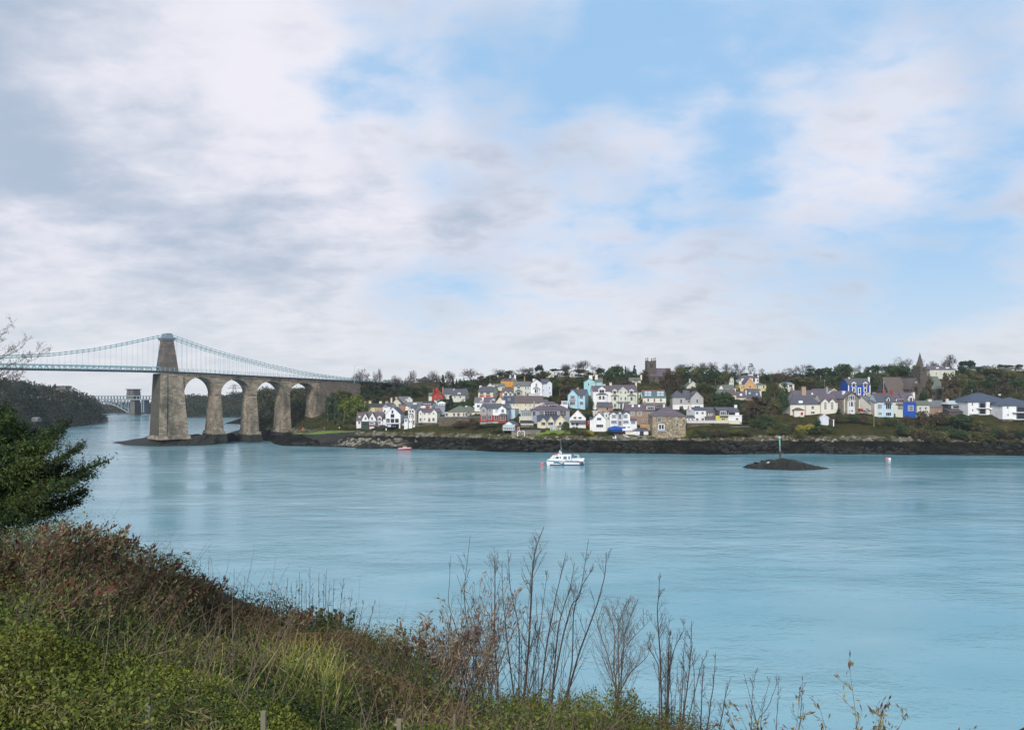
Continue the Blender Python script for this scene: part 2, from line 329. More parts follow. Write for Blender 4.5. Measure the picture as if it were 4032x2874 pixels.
# ------------------------------------------------------------------ frames: a vertical plane in the world, read off along sight lines
CAM = Vector((0, 0, CH))
class Frame:
    def __init__(s, A, yaw, pan):
        s.A = A; s.yaw = yaw; s.pan = pan; s.u = Vector((math.cos(yaw), math.sin(yaw), 0)); s.v = Vector((-math.sin(yaw), math.cos(yaw), 0))
    def hit(s, x, y, Q, n, pan=None):
        px, py = PX(s.pan if pan is None else pan, x, y); r = Vector(((px-2016)/F, 1, (HZ-py)/F))
        return CAM + r*((Q-CAM).dot(n)/r.dot(n)) - s.A
    def F(s, x, y, o=0, pan=None):
        q = s.hit(x, y, s.A-s.v*o, s.v, pan); return q.dot(s.u), q.z
    def G(s, x, y, su):                    # plane across at along-position su -> (depth, z)
        q = s.hit(x, y, s.A+s.u*su, s.u); return q.dot(s.v), q.z
    def world(s, a, b, z): return s.A + s.u*a + s.v*b + Vector((0, 0, z))
GROUND = []        # (x, y, z, radius)
FOOT = []          # building footprints (world x, y, radius)
class Bld(Frame):
    def __init__(s, name, label, cat, pan, x, yb, r, yaw=0, group=None):
        px, py = PX(pan, x, yb); s.D = W(px)+r
        Frame.__init__(s, P(px, py, s.D), R(yaw), pan)
        s.root = empty(name, s.A, s.yaw, label=label, cat=cat, group=group); s.last = s.main = None; s.blocks = []
    def block(s, x0, x1, ye, yr, dep, roof='side', wall='white', rm='slate', o=0, yb=None, oh=.35, t=.2, ground=True, trim=None, ext=-3.5, ins=None, wn='wall', rn='roof'):
        a0 = s.F(x0, ye, o)[0]; a1 = s.F(x1, ye, o)[0]; xm = (x0+x1)/2
        ze = s.F(xm, ye, o)[1]; zb = ext if yb is None else s.F(xm, yb, o)[1]; y0 = -o; y1 = y0+dep; ym = (y0+y1)/2; am = (a0+a1)/2
        wl = MB(); rf = MB(); tr = MB(); wm = 'wall_'+wall if 'wall_'+wall in MT else wall
        if roof == 'side':
            zr = s.F(xm, yr, -ym)[1]; sl = (zr-ze)/(ym-y0)
            wl.exx([(y0, zb), (y0, ze), (ym, zr), (y1, ze), (y1, zb)], a0, a1)
            c = .02
            rf.exx([(y0-oh, ze-oh*sl+c), (ym, zr+c), (y1+oh, ze-oh*sl+c), (y1+oh, ze-oh*sl+c+t), (ym, zr+c+t), (y0-oh, ze-oh*sl+c+t)], a0-oh*.6, a1+oh*.6)
        elif roof == 'gable':
            zr = s.F(xm, yr, o)[1]; sl = (zr-ze)/max(.1, am-a0); c = .02
            wl.exy([(a0, zb), (a1, zb), (a1, ze), (am, zr), (a0, ze)], y0, y1)
            rf.exy([(a0-oh, ze-oh*sl+c), (am, zr+c), (a1+oh, ze-oh*sl+c), (a1+oh, ze-oh*sl+c+t), (am, zr+c+t), (a0-oh, ze-oh*sl+c+t)], y0-oh, y1+.1)
            if trim:
                tr.exy([(a0-oh, ze-oh*sl-.12), (am, zr-.16), (a1+oh, ze-oh*sl-.12), (a1+oh, ze-oh*sl+.17), (am, zr+.17), (a0-oh, ze-oh*sl+.17)], y0-oh-.08, y0-oh-.01)
        elif roof == 'hip':
            zr = s.F(xm, yr, -ym)[1]; wl.box(a0, a1, y0, y1, zb, ze); i = dep/2 if ins is None else ins; i = min(i, (a1-a0)/2-.05); h = oh
            rf.add([(a0-h, y0-h, ze+.01), (a1+h, y0-h, ze+.01), (a1+h, y1+h, ze+.01), (a0-h, y1+h, ze+.01), (a0-h, y0-h, ze+.16), (a1+h, y0-h, ze+.16), (a1+h, y1+h, ze+.16), (a0-h, y1+h, ze+.16), (a0+i, ym, zr+.15), (a1-i, ym, zr+.15)],
                   [(3, 2, 1, 0), (0, 1, 5, 4), (1, 2, 6, 5), (2, 3, 7, 6), (3, 0, 4, 7), (4, 5, 9, 8), (5, 6, 9), (6, 7, 8, 9), (7, 4, 8)])
        elif roof == 'flat':
            zr = ze; wl.box(a0, a1, y0, y1, zb, ze); rf.box(a0-oh*.5, a1+oh*.5, y0-oh, y1, ze+.01, ze+.01+t)
        elif roof == 'mono':               # slopes down to the front
            zr = s.F(xm, yr, -y1)[1]; wl.exx([(y0, zb), (y0, ze), (y1, zr), (y1, zb)], a0, a1)
            sl = (zr-ze)/dep; rf.exx([(y0-oh, ze-oh*sl+.02), (y1, zr+.02), (y1, zr+.2), (y0-oh, ze-oh*sl+.2)], a0-oh*.5, a1+oh*.5)
        wo_ = wl.obj(wn, wm, s.root); ro = rf.obj(rn, rm, s.root)
        if tr.v: tr.obj('bargeboard', trim, s.root)
        s.last = dict(c=False, a0=a0, a1=a1, y0=y0, y1=y1, ze=ze, zr=zr, zb=zb, roof=ro, ym=ym, kind=roof)
        s.main = s.main or s.last; s.blocks.append(s.last)
        if yb is None and ground:
            for a in (a0, am, a1):
                q = s.world(a, y0-.6, 0); GROUND.append((q.x, q.y, s.A.z-.15, 7)); q = s.world(a, y1, 0); GROUND.append((q.x, q.y, s.A.z+.6, 7))
            for f in np.linspace(0, 1, max(2, int((a1-a0)/4)+1)):
                q = s.world(a0+(a1-a0)*f, ym, 0); FOOT.append((q.x, q.y, dep/2+1.2))
        return s
    def win(s, *rects, o=0, n=2, rows=1, fm='trim', gm='glass', th=.09, name='window', back=None):
        for x0, y0, x1, y1 in rects:
            a0, z1 = s.F(x0, y0, o); a1, z0 = s.F(x1, y1, o)
            s._frame(a0, a1, z0, z1, -o, n, rows, fm, gm, th, name)
    def _frame(s, a0, a1, z0, z1, y, n, rows, fm, gm, th, name):
        f = MB(); ya, yb = y-.11, y+.04
        f.box(a0, a0+th, ya, yb, z0, z1); f.box(a1-th, a1, ya, yb, z0, z1); f.box(a0+th, a1-th, ya, yb, z1-th, z1); f.box(a0+th, a1-th, ya-.05, yb, z0, z0+th)
        for i in range(1, n):
            c = a0+(a1-a0)*i/n; f.box(c-th*.36, c+th*.36, ya+.01, yb, z0+th, z1-th)
        for i in range(1, rows):
            c = z0+(z1-z0)*i/rows; f.box(a0+th, a1-th, ya+.02, yb, c-th*.28, c+th*.28)
        w_ = f.obj(name, fm, s.root); MB().box(a0+th*.5, a1-th*.5, y-.05, y+.03, z0+th*.5, z1-th*.5).obj('pane', gm, w_)
    def door(s, *rects, o=0, m='red', name='door'):
        for x0, y0, x1, y1 in rects:
            a0, z1 = s.F(x0, y0, o); a1, z0 = s.F(x1, y1, o); f = MB(); y = -o
            f.box(a0-.1, a0, y-.1, y+.03, z0, z1+.1); f.box(a1, a1+.1, y-.1, y+.03, z0, z1+.1); f.box(a0, a1, y-.1, y+.03, z1, z1+.1)
            d = f.obj('door_frame', 'trim', s.root); mm = 'wall_'+m if 'wall_'+m in MT else m
            MB().box(a0, a1, y-.05, y+.02, z0, z1).obj(name, mm, d)
    def panel(s, x0, y0, x1, y1, m, o=0, t=.06, name='wall_panel', roof=False):
        a0, z1 = s.F(x0, y0, o); a1, z0 = s.F(x1, y1, o); mm = 'wall_'+m if 'wall_'+m in MT else m
        MB().box(a0, a1, -o-t, -o+.02, z0, z1).obj(name, mm, s.root)
    def rwin(s, *rects, n=1, a=None, fm='trim'):
        a = s.last['a1'] if a is None else a
        for x0, y0, x1, y1 in rects:
            d0, z1 = s.G(x0, y0, a); d1, z0 = s.G(x1, y1, a)
            if d1 < d0: d0, d1 = d1, d0
            f = MB(); th = .1
            f.box(a-.02, a+.09, d0, d0+th, z0, z1); f.box(a-.02, a+.09, d1-th, d1, z0, z1); f.box(a-.02, a+.09, d0+th, d1-th, z0, z0+th); f.box(a-.02, a+.09, d0+th, d1-th, z1-th, z1)
            w_ = f.obj('window', fm, s.root); MB().box(a-.01, a+.04, d0+.05, d1-.05, z0+.05, z1-.05).obj('pane', 'glass', w_)
    def chim(s, x0, x1, yt, y=None, m='white', pots=2, dep=.9):
        l = s.main if not s.last.get('c') else s.last; y = l['ym'] if y is None else y
        a0 = s.F(x0, yt, -y)[0]; a1, z1 = s.F(x1, yt, -y); mm = 'wall_'+m if 'wall_'+m in MT else m
        c = MB(); zb = l['ze']+.2; c.box(a0, a1, y-dep/2, y+dep/2, zb, z1-.25); c.box(a0-.08, a1+.08, y-dep/2-.08, y+dep/2+.08, z1-.25, z1-.05)
        c = c.obj('chimney', mm, l['roof'])
        for i in range(pots):
            a = a0+(a1-a0)*(i+.5)/pots; MB().tube((a, y, z1-.06), (a, y, z1+.5), .16, .12, 6).obj('chimney_pot', 'pot', c)
    def light(s, *rects, fr=.3, m='sky_glass', name='skylight'):   # roof windows on the front slope of the last side/hip/gable block
        for x0, y0, x1, y1 in rects:
          for l in s.blocks[::-1]:
            if l['kind'] not in ('side', 'hip', 'gable') or l['zr'] <= l['ze']: continue
            sl = (l['zr']-l['ze'])/(l['ym']-l['y0'])
            def on(x, y):
                lo, hi = l['y0']-.3, l['ym']
                for _ in range(24):
                    md = (lo+hi)/2; z = s.F(x, y, -md)[1]
                    if z > l['ze']+sl*(md-l['y0']): lo = md
                    else: hi = md
                a, z = s.F(x, y, -lo); return a, lo, l['ze']+sl*(lo-l['y0'])
            q = [on(x0, y1), on(x1, y1), on(x1, y0), on(x0, y0)]
            if not (q[0][0] > l['a0']-.3 and q[1][0] < l['a1']+.3 and q[0][1] > l['y0']-.2 and q[2][1] < l['ym']-.05): continue
            up = [(a, b-.05, z+.33) for a, b, z in q]; dn = [(a, b, z+.15) for a, b, z in q]
            MB().add(dn+up, [(4, 5, 6, 7), (0, 1, 5, 4), (1, 2, 6, 5), (2, 3, 7, 6), (3, 0, 4, 7)]).obj(name, m, l['roof']); break
    def dorm(s, x0, x1, ytop, ye, yb, back=.8, dep=3, wall='white', rm='slate', kind='gable', n=2, fm='trim', trim='trim', oh=.2):
        keep = s.last; s.block(x0, x1, ye, ytop, dep, kind, wall, rm, o=-back, yb=yb, oh=oh, t=.14, trim=trim if kind == 'gable' else None, ground=False, wn='dormer', rn='dormer_roof')
        d = (x1-x0)*.14; s.win((x0+d, ye, x1-d, yb-1), o=-back, n=n, fm=fm, th=.09); s.last = keep
# ------------------------------------------------------------------ the town: every house read off its facade
H = 'house'
# --- west end (below the bridge approach)
b = Bld('cottage', 'white hipped cottage with grey slate roof at the left end of the upper row', H, 3, 150, 950, 40)
b.block(150, 388, 858, 797, 8, 'hip', 'white', 'slate'); b.win((203, 866, 240, 886), (270, 900, 297, 950), n=2); b.chim(355, 390, 780, m='white'); b.block(145, 236, 915, 893, 3, 'mono', 'darkgreen', 'dark_roof', o=1.5, yb=950, ground=False)
b = Bld('terraced_house', 'pale yellow cottage with dark roof and yellow chimney in the upper row', H, 3, 378, 948, 41)
b.block(378, 528, 858, 808, 8, 'side', 'paleyellow', 'dark_roof'); b.win((395, 868, 412, 890), (455, 865, 475, 890), (395, 912, 415, 938), (455, 912, 478, 938), n=1); b.chim(435, 472, 768, m='paleyellow')
b = Bld('terraced_house', 'tan brick cottage with dark roof beside the pale yellow cottage', H, 3, 530, 948, 41)
b.block(530, 645, 858, 808, 8, 'side', 'tan', 'dark_roof'); b.win((545, 868, 565, 890), (600, 868, 620, 890), (560, 905, 590, 938), n=2); b.chim(594, 632, 772, m='cream')
b = Bld('house', 'small white house with gable end, behind the big modern white house on its left', H, 3, 646, 950, 38, -14)
b.block(646, 760, 850, 803, 8, 'side', 'white', 'slate'); b.win((682, 848, 702, 872), (665, 905, 690, 940), n=1); b.chim(690, 732, 772, m='grey'); b.dorm(672, 715, 838, 850, 872, back=0)
b = Bld('house', 'tall narrow cream house with yellow gable end and two white chimneys', H, 3, 790, 865, 46)
b.block(790, 925, 800, 733, 9, 'gable', 'cream', 'slate'); b.chim(842, 866, 712, y=.8, m='pale'); b.block(755, 792, 800, 790, 8, 'flat', 'pale', 'slate'); b.chim(768, 792, 722, y=1, m='cream')
b = Bld('house', 'grey roofed house with white gable, high behind the cream gable house', H, 3, 880, 785, 62)
b.block(880, 1030, 770, 704, 8, 'side', 'pale', 'grey_roof'); b.block(1012, 1096, 752, 710, 7, 'gable', 'white', 'slate', o=.6, trim='trim'); b.win((1040, 745, 1062, 765), o=.6); b.dorm(985, 1030, 742, 757, 778)
b = Bld('house', 'low white house with broad white chimney above the narrow bay-windowed house', H, 3, 885, 885, 38)
b.block(975, 1240, 840, 786, 8, 'side', 'white', 'grey_roof'); b.win((1028, 845, 1060, 866), n=2); b.chim(1108, 1165, 797, y=1.5, m='white', pots=0)
b.block(885, 980, 828, 818, 5, 'mono', 'pinkbrick', 'brown_roof', o=1); b.win((888, 835, 925, 862), o=1, n=1)
b = Bld('house', 'white gable-ended house with five roof windows in its dark slate roof', H, 3, 1240, 890, 37, -16)
b.block(1240, 1385, 832, 785, 9, 'side', 'white', 'dark_roof'); b.light((1232, 815, 1252, 828), (1265, 815, 1285, 828), (1298, 815, 1318, 828), (1331, 815, 1351, 828), (1360, 815, 1378, 828)); b.win((1375-20, 845, 1375, 868), n=1); b.rwin((1440, 838, 1475, 850)); b.chim(1437, 1472, 765, y=7, m='white', pots=0)
b = Bld('summerhouse', 'grey summerhouse under a white hipped canopy roof', 'summerhouse', 3, 1480, 888, 36)
b.block(1482, 1592, 806, 780, 5, 'hip', 'sky_white', 'trim', ins=1.5); b.win((1500, 815, 1530, 838), (1540, 815, 1570, 838), n=2); b.block(1440, 1590, 845, 845, 4, 'flat', 'bluegrey', 'lead', o=2)
# front row, west
b = Bld('cottage', 'white semi-detached cottages with twin gables and red brick plinth', H, 3, 243, 1150, 20)
b.block(330, 640, 1058, 940, 8, 'side', 'white', 'purple_slate'); b.block(328, 432, 1050, 955, 7, 'gable', 'white', 'purple_slate', o=1, oh=.25); b.block(432, 545, 1050, 950, 7, 'gable', 'white', 'slate', o=1, oh=.25)
b.win((368, 1012, 400, 1058), (466, 1012, 498, 1058), o=1, n=2, rows=2); b.block(243, 330, 1062, 950, 7, 'side', 'white', 'brown_roof', o=.4); b.win((272, 1078, 304, 1118), o=.4, n=2); b.light((275, 1008, 310, 1030))
b.dorm(570, 628, 995, 1022, 1064, back=-.3); b.win((574, 1080, 616, 1115), n=3); b.door((552, 1082, 576, 1150), m='blue_trim'); b.panel(580, 1130, 640, 1158, 'brick_red', o=.1)
b.block(316, 438, 1085, 1075, 3, 'flat', 'darkgreen', 'teal_roof', o=3, ground=False); b.win((345, 1100, 410, 1130), o=3, fm='dark_trim', n=3); b.block(440, 524, 1082, 1076, 3, 'flat', 'sky_white', 'teal_roof', o=2.6, ground=False); b.win((450, 1092, 512, 1122), o=2.6, n=3); b.panel(442, 1130, 522, 1158, 'brick_red', o=2.6)
b.block(645, 690, 1040, 1000, 6, 'side', 'white', 'dark_roof', o=-.5)
b = Bld('modern_house', 'large modern white gabled house on posts with square dark windows', H, 3, 688, 1178, 16)
b.block(688, 916, 975, 868, 17, 'gable', 'white', 'blue_slate', yb=1116, oh=.05, ground=False)
for rr in ((780, 910, 805, 956), (768, 967, 821, 1021), (699, 1038, 752, 1098), (767, 1038, 821, 1098), (835, 1038, 889, 1098)): b.win(rr, n=1, fm='dark_trim', th=.07)
b.panel(700, 1060, 740, 1096, 'pale_glass', o=.12, t=.01)
b.block(712, 900, 1118, 1118, 8, 'flat', 'bluegrey', 'dark_trim', o=-4, oh=0); b.block(688, 706, 1118, 1118, .8, 'flat', 'white', 'dark_trim', oh=0); b.block(893, 912, 1118, 1118, .8, 'flat', 'white', 'dark_trim', oh=0)
b.block(918, 968, 1103, 1103, 3, 'flat', 'white', 'dark_trim', o=-3)
b = Bld('house', 'small white flat-roofed house with glass terrace beside the modern gabled house', H, 3, 972, 1160, 17)
b.block(972, 1028, 1038, 1036, 5, 'flat', 'white', 'lead'); b.win((980, 1048, 1016, 1086), n=3); b.block(976, 1024, 1002, 1002, 3, 'flat', 'pale_glass', 'lead', o=-1.5, yb=1038, ground=False)
b = Bld('tall_house', 'tall narrow cream house with two tiny gables and a bay, between two white houses', H, 3, 1032, 1160, 19, -10)
b.block(1032, 1138, 912, 835, 12, 'side', 'ivory', 'slate', oh=.1); b.dorm(1046, 1084, 885, 905, 945, back=-.15, wall='ivory', n=1, dep=4); b.dorm(1086, 1124, 885, 905, 945, back=-.15, wall='ivory', n=1, dep=4)
b.block(1042, 1094, 975, 955, 3, 'hip', 'white', 'lead', o=1, ins=.7, ground=False); b.win((1046, 982, 1062, 1030), (1072, 982, 1088, 1030), o=1, n=1, rows=2); b.win((1108, 985, 1124, 1030), n=1, rows=2); b.win((1048, 1060, 1064, 1100), (1074, 1060, 1088, 1100), o=1, n=1); b.door((1110, 1062, 1130, 1130), m='darkwood')
b = Bld('house', 'long cream double-fronted house with reddish slate roof and red brick chimney', H, 3, 1192, 1096, 24, -8)
b.block(1192, 1470, 942, 882, 9, 'side', 'ivory', 'purple_slate'); b.block(1190, 1250, 942, 905, 5, 'gable', 'ivory', 'blue_slate', o=.5, oh=.2); b.block(1383, 1472, 945, 898, 6, 'gable', 'ivory', 'purple_slate', o=.5, oh=.2)
b.win((1211, 945, 1233, 979), o=.5); b.win((1273, 945, 1297, 979), (1341, 945, 1365, 979)); b.win((1408, 945, 1432, 979), (1400, 1022, 1438, 1078), o=.5); b.win((1205, 1025, 1239, 1075), o=.5); b.win((1273, 1025, 1297, 1060), (1338, 1024, 1374, 1088))
b.chim(1300, 1352, 842, m='brick_red')
b = Bld('bungalow', 'cream bungalow with broad greenish hipped roof and glazed veranda above the brown stone wall', 'bungalow', 4, -60, 1012, 33)
b.block(-56, 412, 937, 846, 10, 'hip', 'cream', 'green_roof', oh=.5); b.block(2, 236, 937, 850, 6, 'hip', 'cream', 'green_roof', o=1.3, oh=.4, ins=3.2)
b.win((15, 946, 48, 1004), (78, 946, 118, 1004), (163, 946, 190, 1004), (200, 946, 234, 1004), o=1.3, n=2); b.win((262, 946, 300, 1000), (340, 950, 380, 992)); b.light((205, 850, 228, 864), (322, 850, 345, 864), m='trim')
b.block(-108, -58, 948, 946, 5, 'flat', 'white', 'trim'); b.win((-104, 952, -62, 1000), n=3)
b = Bld('brick_house', 'bright red brick gabled house with red chimneys, high on the left', H, 3, 1345, 768, 62)
b.block(1393, 1566, 682, 616, 9, 'gable', 'red', 'red_roof', oh=.4, trim='dark_trim'); b.win((1440, 688, 1460, 715), (1520, 688, 1540, 715), n=1, fm='yellow_trim'); b.chim(1412, 1432, 585, y=3, m='red', pots=1); b.chim(1448, 1492, 572, y=4.5, m='red')
b.block(1345, 1395, 690, 650, 8, 'side', 'ivory', 'green_roof', o=-.3); b.block(1420, 1565, 742, 735, 2.5, 'mono', 'darkgreen', 'teal_roof', o=2); b.win((1430, 745, 1458, 765), (1480, 745, 1510, 765), o=2)
b = Bld('house', 'white house with dark slate roof directly right of the red brick house', H, 3, 1568, 722, 70)
b.block(1570, 1712, 662, 580, 9, 'side', 'pale', 'slate'); b.chim(1553, 1572, 560, m='pinkbrick'); b.chim(1728, 1748, 588, m='white'); b.win((1600, 675, 1625, 700), (1665, 675, 1690, 700))
b = Bld('stone_cottage', 'pale stone cottage in trees left of the cream house with red panels', 'cottage', 4, 0, 765, 58, -14)
b.block(5, 200, 680, 590, 8, 'side', 'pale', 'slate'); b.win((30, 690, 55, 725), (110, 690, 140, 725)); b.chim(24, 44, 588, m='white', pots=1); b.chim(192, 214, 584, y=5, m='white', pots=1); b.dorm(88, 132, 640, 655, 682, back=.2)
b = Bld('house', 'cream house with slate roof and dark red panels under its white windows', H, 4, 398, 712, 52, -14)
b.block(398, 625, 628, 552, 11, 'side', 'cream', 'slate', oh=.5); b.win((424, 632, 482, 672), (518, 632, 580, 672), n=4); b.panel(420, 678, 483, 704, 'red', o=.1); b.panel(515, 678, 580, 704, 'red', o=.1); b.chim(420, 452, 535, m='white', pots=1); b.chim(622, 655, 530, m='cream', pots=1); b.rwin((675, 640, 692, 672))
b = Bld('house', 'grey roofed house with a pale gable behind the cream house with red panels', H, 4, 524, 590, 68)
b.block(620, 800, 545, 510, 7, 'side', 'pale', 'green_roof'); b.block(524, 632, 548, 496, 8, 'gable', 'pale', 'slate', o=.5, oh=.2); b.chim(676, 705, 532, y=-1, m='white', pots=0)
b = Bld('house', 'bright amber orange house with grey hipped roof near the top of the hill', H, 4, 742, 548, 82)
b.block(742, 900, 462, 414, 8, 'hip', 'orange', 'purple_slate', oh=.4); b.block(893, 985, 462, 416, 9, 'hip', 'orange', 'grey_roof', o=.8, oh=.4, ins=3); b.win((846, 486, 862, 526), n=1, rows=2); b.win((764, 484, 782, 506), n=1); b.block(800, 842, 420, 418, 2.5, 'flat', 'darkwood', 'dark_roof', o=-1.5, yb=462, ground=False); b.chim(944, 972, 376, y=3, m='white', pots=0)
b = Bld('house', 'long cream house with one gablet and a round tree at its corner', H, 4, 938, 688, 64)
b.block(938, 1200, 543, 478, 9, 'side', 'pale', 'grey_roof'); b.dorm(982, 1042, 518, 536, 582, back=-.1, wall='pale', trim='dark_trim', n=2); b.win((1110, 554, 1131, 590), (1148, 554, 1169, 590), (1112, 626, 1132, 680), rows=2, n=1)
b.block(972, 1052, 620, 595, 2.5, 'hip', 'pale', 'green_roof', o=1.2, ins=1, ground=False); b.win((986, 626, 1044, 682), o=1.2, n=3); b.chim(1096, 1112, 402, y=7, m='brownbrick', pots=1)
b = Bld('tall_house', 'tall white house with dark roof and roofed bay at the edge of the woods', H, 4, 1200, 700, 62)
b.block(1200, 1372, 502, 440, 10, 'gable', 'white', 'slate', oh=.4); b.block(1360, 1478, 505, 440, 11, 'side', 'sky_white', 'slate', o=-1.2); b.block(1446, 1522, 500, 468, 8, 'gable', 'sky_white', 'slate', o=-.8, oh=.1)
b.win((1268, 500, 1296, 550), n=2, rows=2); b.block(1238, 1326, 582, 552, 3, 'hip', 'white', 'lead', o=1.2, ins=1.2, yb=650, ground=False); b.win((1256, 588, 1290, 645), (1294, 588, 1312, 645), o=1.2, n=1); b.win((1383, 592, 1396, 622), o=-1.2, n=1); b.win((1474, 548, 1488, 582), (1474, 632, 1488, 660), (1490, 632, 1502, 660), o=-.8, n=1)
b.chim(1228, 1268, 430, y=3, m='white', pots=0); b.block(1165, 1340, 660, 655, 4, 'flat', 'sky_white', 'trim', o=3)
b = Bld('house', 'dark roofed house with two steep gabled dormers, below the long cream house', H, 4, 765, 692, 52)
b.block(765, 935, 640, 572, 9, 'side', 'ivory', 'brown_roof'); b.dorm(784, 850, 610, 640, 690, back=-.4, trim='dark_trim'); b.dorm(862, 912, 618, 642, 690, back=-.4, trim='dark_trim'); b.light((808, 562, 838, 576), m='trim')
b = Bld('house', 'white house with half grey, half purple roof behind the red and white houses', H, 4, 343, 898, 38)
b.block(343, 480, 790, 717, 8, 'side', 'white', 'grey_roof'); b.block(470, 665, 790, 716, 8, 'side', 'white', 'purple_slate', o=-.15); b.win((378, 826, 422, 866), (482, 822, 520, 860)); b.dorm(428, 474, 768, 778, 798, back=.3); b.dorm(608, 648, 742, 752, 782, back=1); b.chim(455, 483, 712, y=2, m='white', pots=0)
b = Bld('terraced_house', 'long cream terrace with brown roof, above the grey house with the glazed front', 'terrace', 4, 790, 918, 42)
b.block(790, 945, 798, 695, 9, 'side', 'cream', 'blue_slate'); b.block(945, 1385, 798, 694, 9, 'side', 'cream', 'brown_roof', o=-.1); b.block(655, 800, 800, 704, 9, 'gable', 'cream', 'brown_roof', o=.6, oh=.2)
b.win(*[(x-9, 808, x+9, 840) for x in (895, 938, 990, 1120, 1188, 1250)], n=1, rows=2); b.win(*[(x-12, 880, x+12, 905) for x in (990, 1118, 1188)], n=2); b.block(848, 892, 728, 726, 2, 'flat', 'grey', 'lead', o=-1.2, yb=765, ground=False); b.win((854, 732, 888, 762), o=-1.2)
b.chim(1338, 1375, 642, y=5, m='white', pots=0); b.chim(725, 765, 640, y=6, m='pinkbrick'); b.block(1340, 1460, 790, 755, 6, 'side', 'white', 'purple_slate', o=.6)
b = Bld('semi_detached_houses', 'red brick house pair, upper storey grey at left, white at right', H, 4, 427, 1086, 26, -13)
b.block(427, 620, 888, 812, 11, 'side', 'grey', 'slate', oh=.3); b.block(620, 824, 888, 812, 11, 'side', 'icyblue', 'slate', oh=.3, o=-.02); b.block(427, 527, 888, 842, 6, 'gable', 'grey', 'slate', o=.8, oh=.25); b.block(700, 824, 890, 838, 7, 'gable', 'white', 'slate', o=.8, oh=.4, yb=985, ground=False)  # bluish right-hand walls have their shade painted in; front is faced white
b.panel(620, 895, 702, 985, 'white', o=.05); b.panel(620, 985, 704, 1086, 'brick_red', o=.06); b.panel(527, 980, 619, 1086, 'brick_red', o=.06); b.panel(427, 980, 527, 1088, 'brick_red', o=.9); b.block(704, 824, 986, 984, 1.5, 'flat', 'brick_red', 'lead', o=.86, ground=False, oh=0)
b.win((458, 893, 504, 948), o=.8, n=3, rows=2); b.win((553, 893, 598, 942), (651, 893, 694, 946), n=3, rows=2, o=.06); b.win((750, 893, 794, 946), o=.8, n=3, rows=2)
b.win((448, 990, 522, 1056), o=.96, n=3, rows=2); b.win((547, 987, 602, 1048), (647, 987, 706, 1057), o=.12, n=2, rows=2); b.win((735, 988, 812, 1060), o=.95, n=3, rows=2); b.block(730, 815, 985, 958, 1.2, 'hip', 'white', 'slate', o=1.2, yb=990, ins=.5, ground=False)
b.chim(576, 612, 752, m='bluegrey'); b.chim(758, 808, 757, m='white'); b.rwin((848, 905, 866, 935), (915, 905, 928, 940)); b.block(826, 960, 895, 893, 8, 'flat', 'icyblue', 'lead', o=-8)
b = Bld('house', 'low glass and white extension with flat roof beside the large grey hipped house', 'garden room', 4, 1045, 1008, 26)
b.block(1045, 1225, 920, 918, 6, 'flat', 'grey', 'lead'); b.win((1055, 930, 1205, 1002), n=5, gm='pale_glass')
b = Bld('house', 'large blue-grey house with wide slate hipped roof, two flat dormers and a glazed front', H, 4, 1222, 1003, 24)
b.block(1222, 1792, 908, 780, 12, 'hip', 'bluegrey', 'purple_slate', oh=.7, ins=8); b.win((1228, 920, 1275, 1000), n=2, rows=1); b.win((1326, 918, 1402, 990), (1408, 918, 1602, 990), (1634, 915, 1740, 1000), n=5, rows=2)
for xx in ((1364, 1432), (1470, 1602)): b.block(xx[0], xx[1], 824, 822, 3, 'flat', 'trim', 'slate', o=-2.2, yb=872, ground=False); b.win((xx[0]+4, 828, xx[1]-4, 868), o=-2.2, n=3)
b.light((1643, 835, 1672, 862), m='trim'); b.chim(1238, 1258, 770, y=3, m='bluegrey', pots=1)
b = Bld('boathouse', 'white boathouse with glazed gable front standing on dark piles', 'boathouse', 4, 772, 1222, 10, -12)
b.block(772, 958, 1142, 1078, 10, 'gable', 'white', 'slate', yb=1222, oh=.4, ground=False); b.block(775, 950, 1160, 1130, 2.4, 'mono', 'pale_glass', 'sky_glass', o=2.4, yb=1218, ground=False, oh=.1); b.win((778, 1164, 948, 1214), o=2.4, n=6, gm='pale_glass', th=.14)
for xx in (782, 850, 935): b.block(xx, xx+14, 1222, 1222, .6, 'flat', 'darkwood', 'dark_trim', ground=False, oh=0, ext=-6, wn='pile')
b = Bld('shed', 'small red-brown wooden shed beside the boathouse', 'shed', 4, 985, 1218, 14)
b.block(985, 1034, 1162, 1155, 2.5, 'mono', 'pinkbrick', 'brown_roof'); b.door((998, 1172, 1022, 1216), m='red')
b = Bld('bungalow', 'low dark stone bungalow with white fascia behind the red-brown shed', 'bungalow', 4, 1045, 1180, 19)
b.block(1045, 1240, 1128, 1068, 8, 'side', 'brownbrick', 'dark_roof', oh=.5); b.block(1048, 1236, 1120, 1118, .5, 'flat', 'trim', 'trim', o=.9, yb=1132, ground=False); b.win((1080, 1138, 1118, 1172), (1170, 1138, 1222, 1172), n=3)
b = Bld('terrace_wall', 'long white-topped terrace wall above the low dark bungalow', 'wall', 4, 1025, 1060, 24)
b.block(1025, 1290, 1016, 1014, 2, 'flat', 'cream', 'trim')
b = Bld('house', 'cream seafront house with three yellow-trimmed gables of rising size', H, 4, 1300, 1180, 20)
b.block(1300, 1700, 1078, 988, 9, 'side', 'cream', 'blue_slate'); b.block(1348, 1432, 1078, 1035, 5, 'gable', 'cream', 'teal_roof', o=.8, oh=.25, trim='yellow_trim'); b.block(1458, 1552, 1078, 1008, 6, 'gable', 'cream', 'purple_slate', o=1, oh=.3, trim='yellow_trim'); b.block(1578, 1734, 1072, 990, 8, 'gable', 'cream', 'purple_slate', o=1.4, oh=.35, trim='yellow_trim')
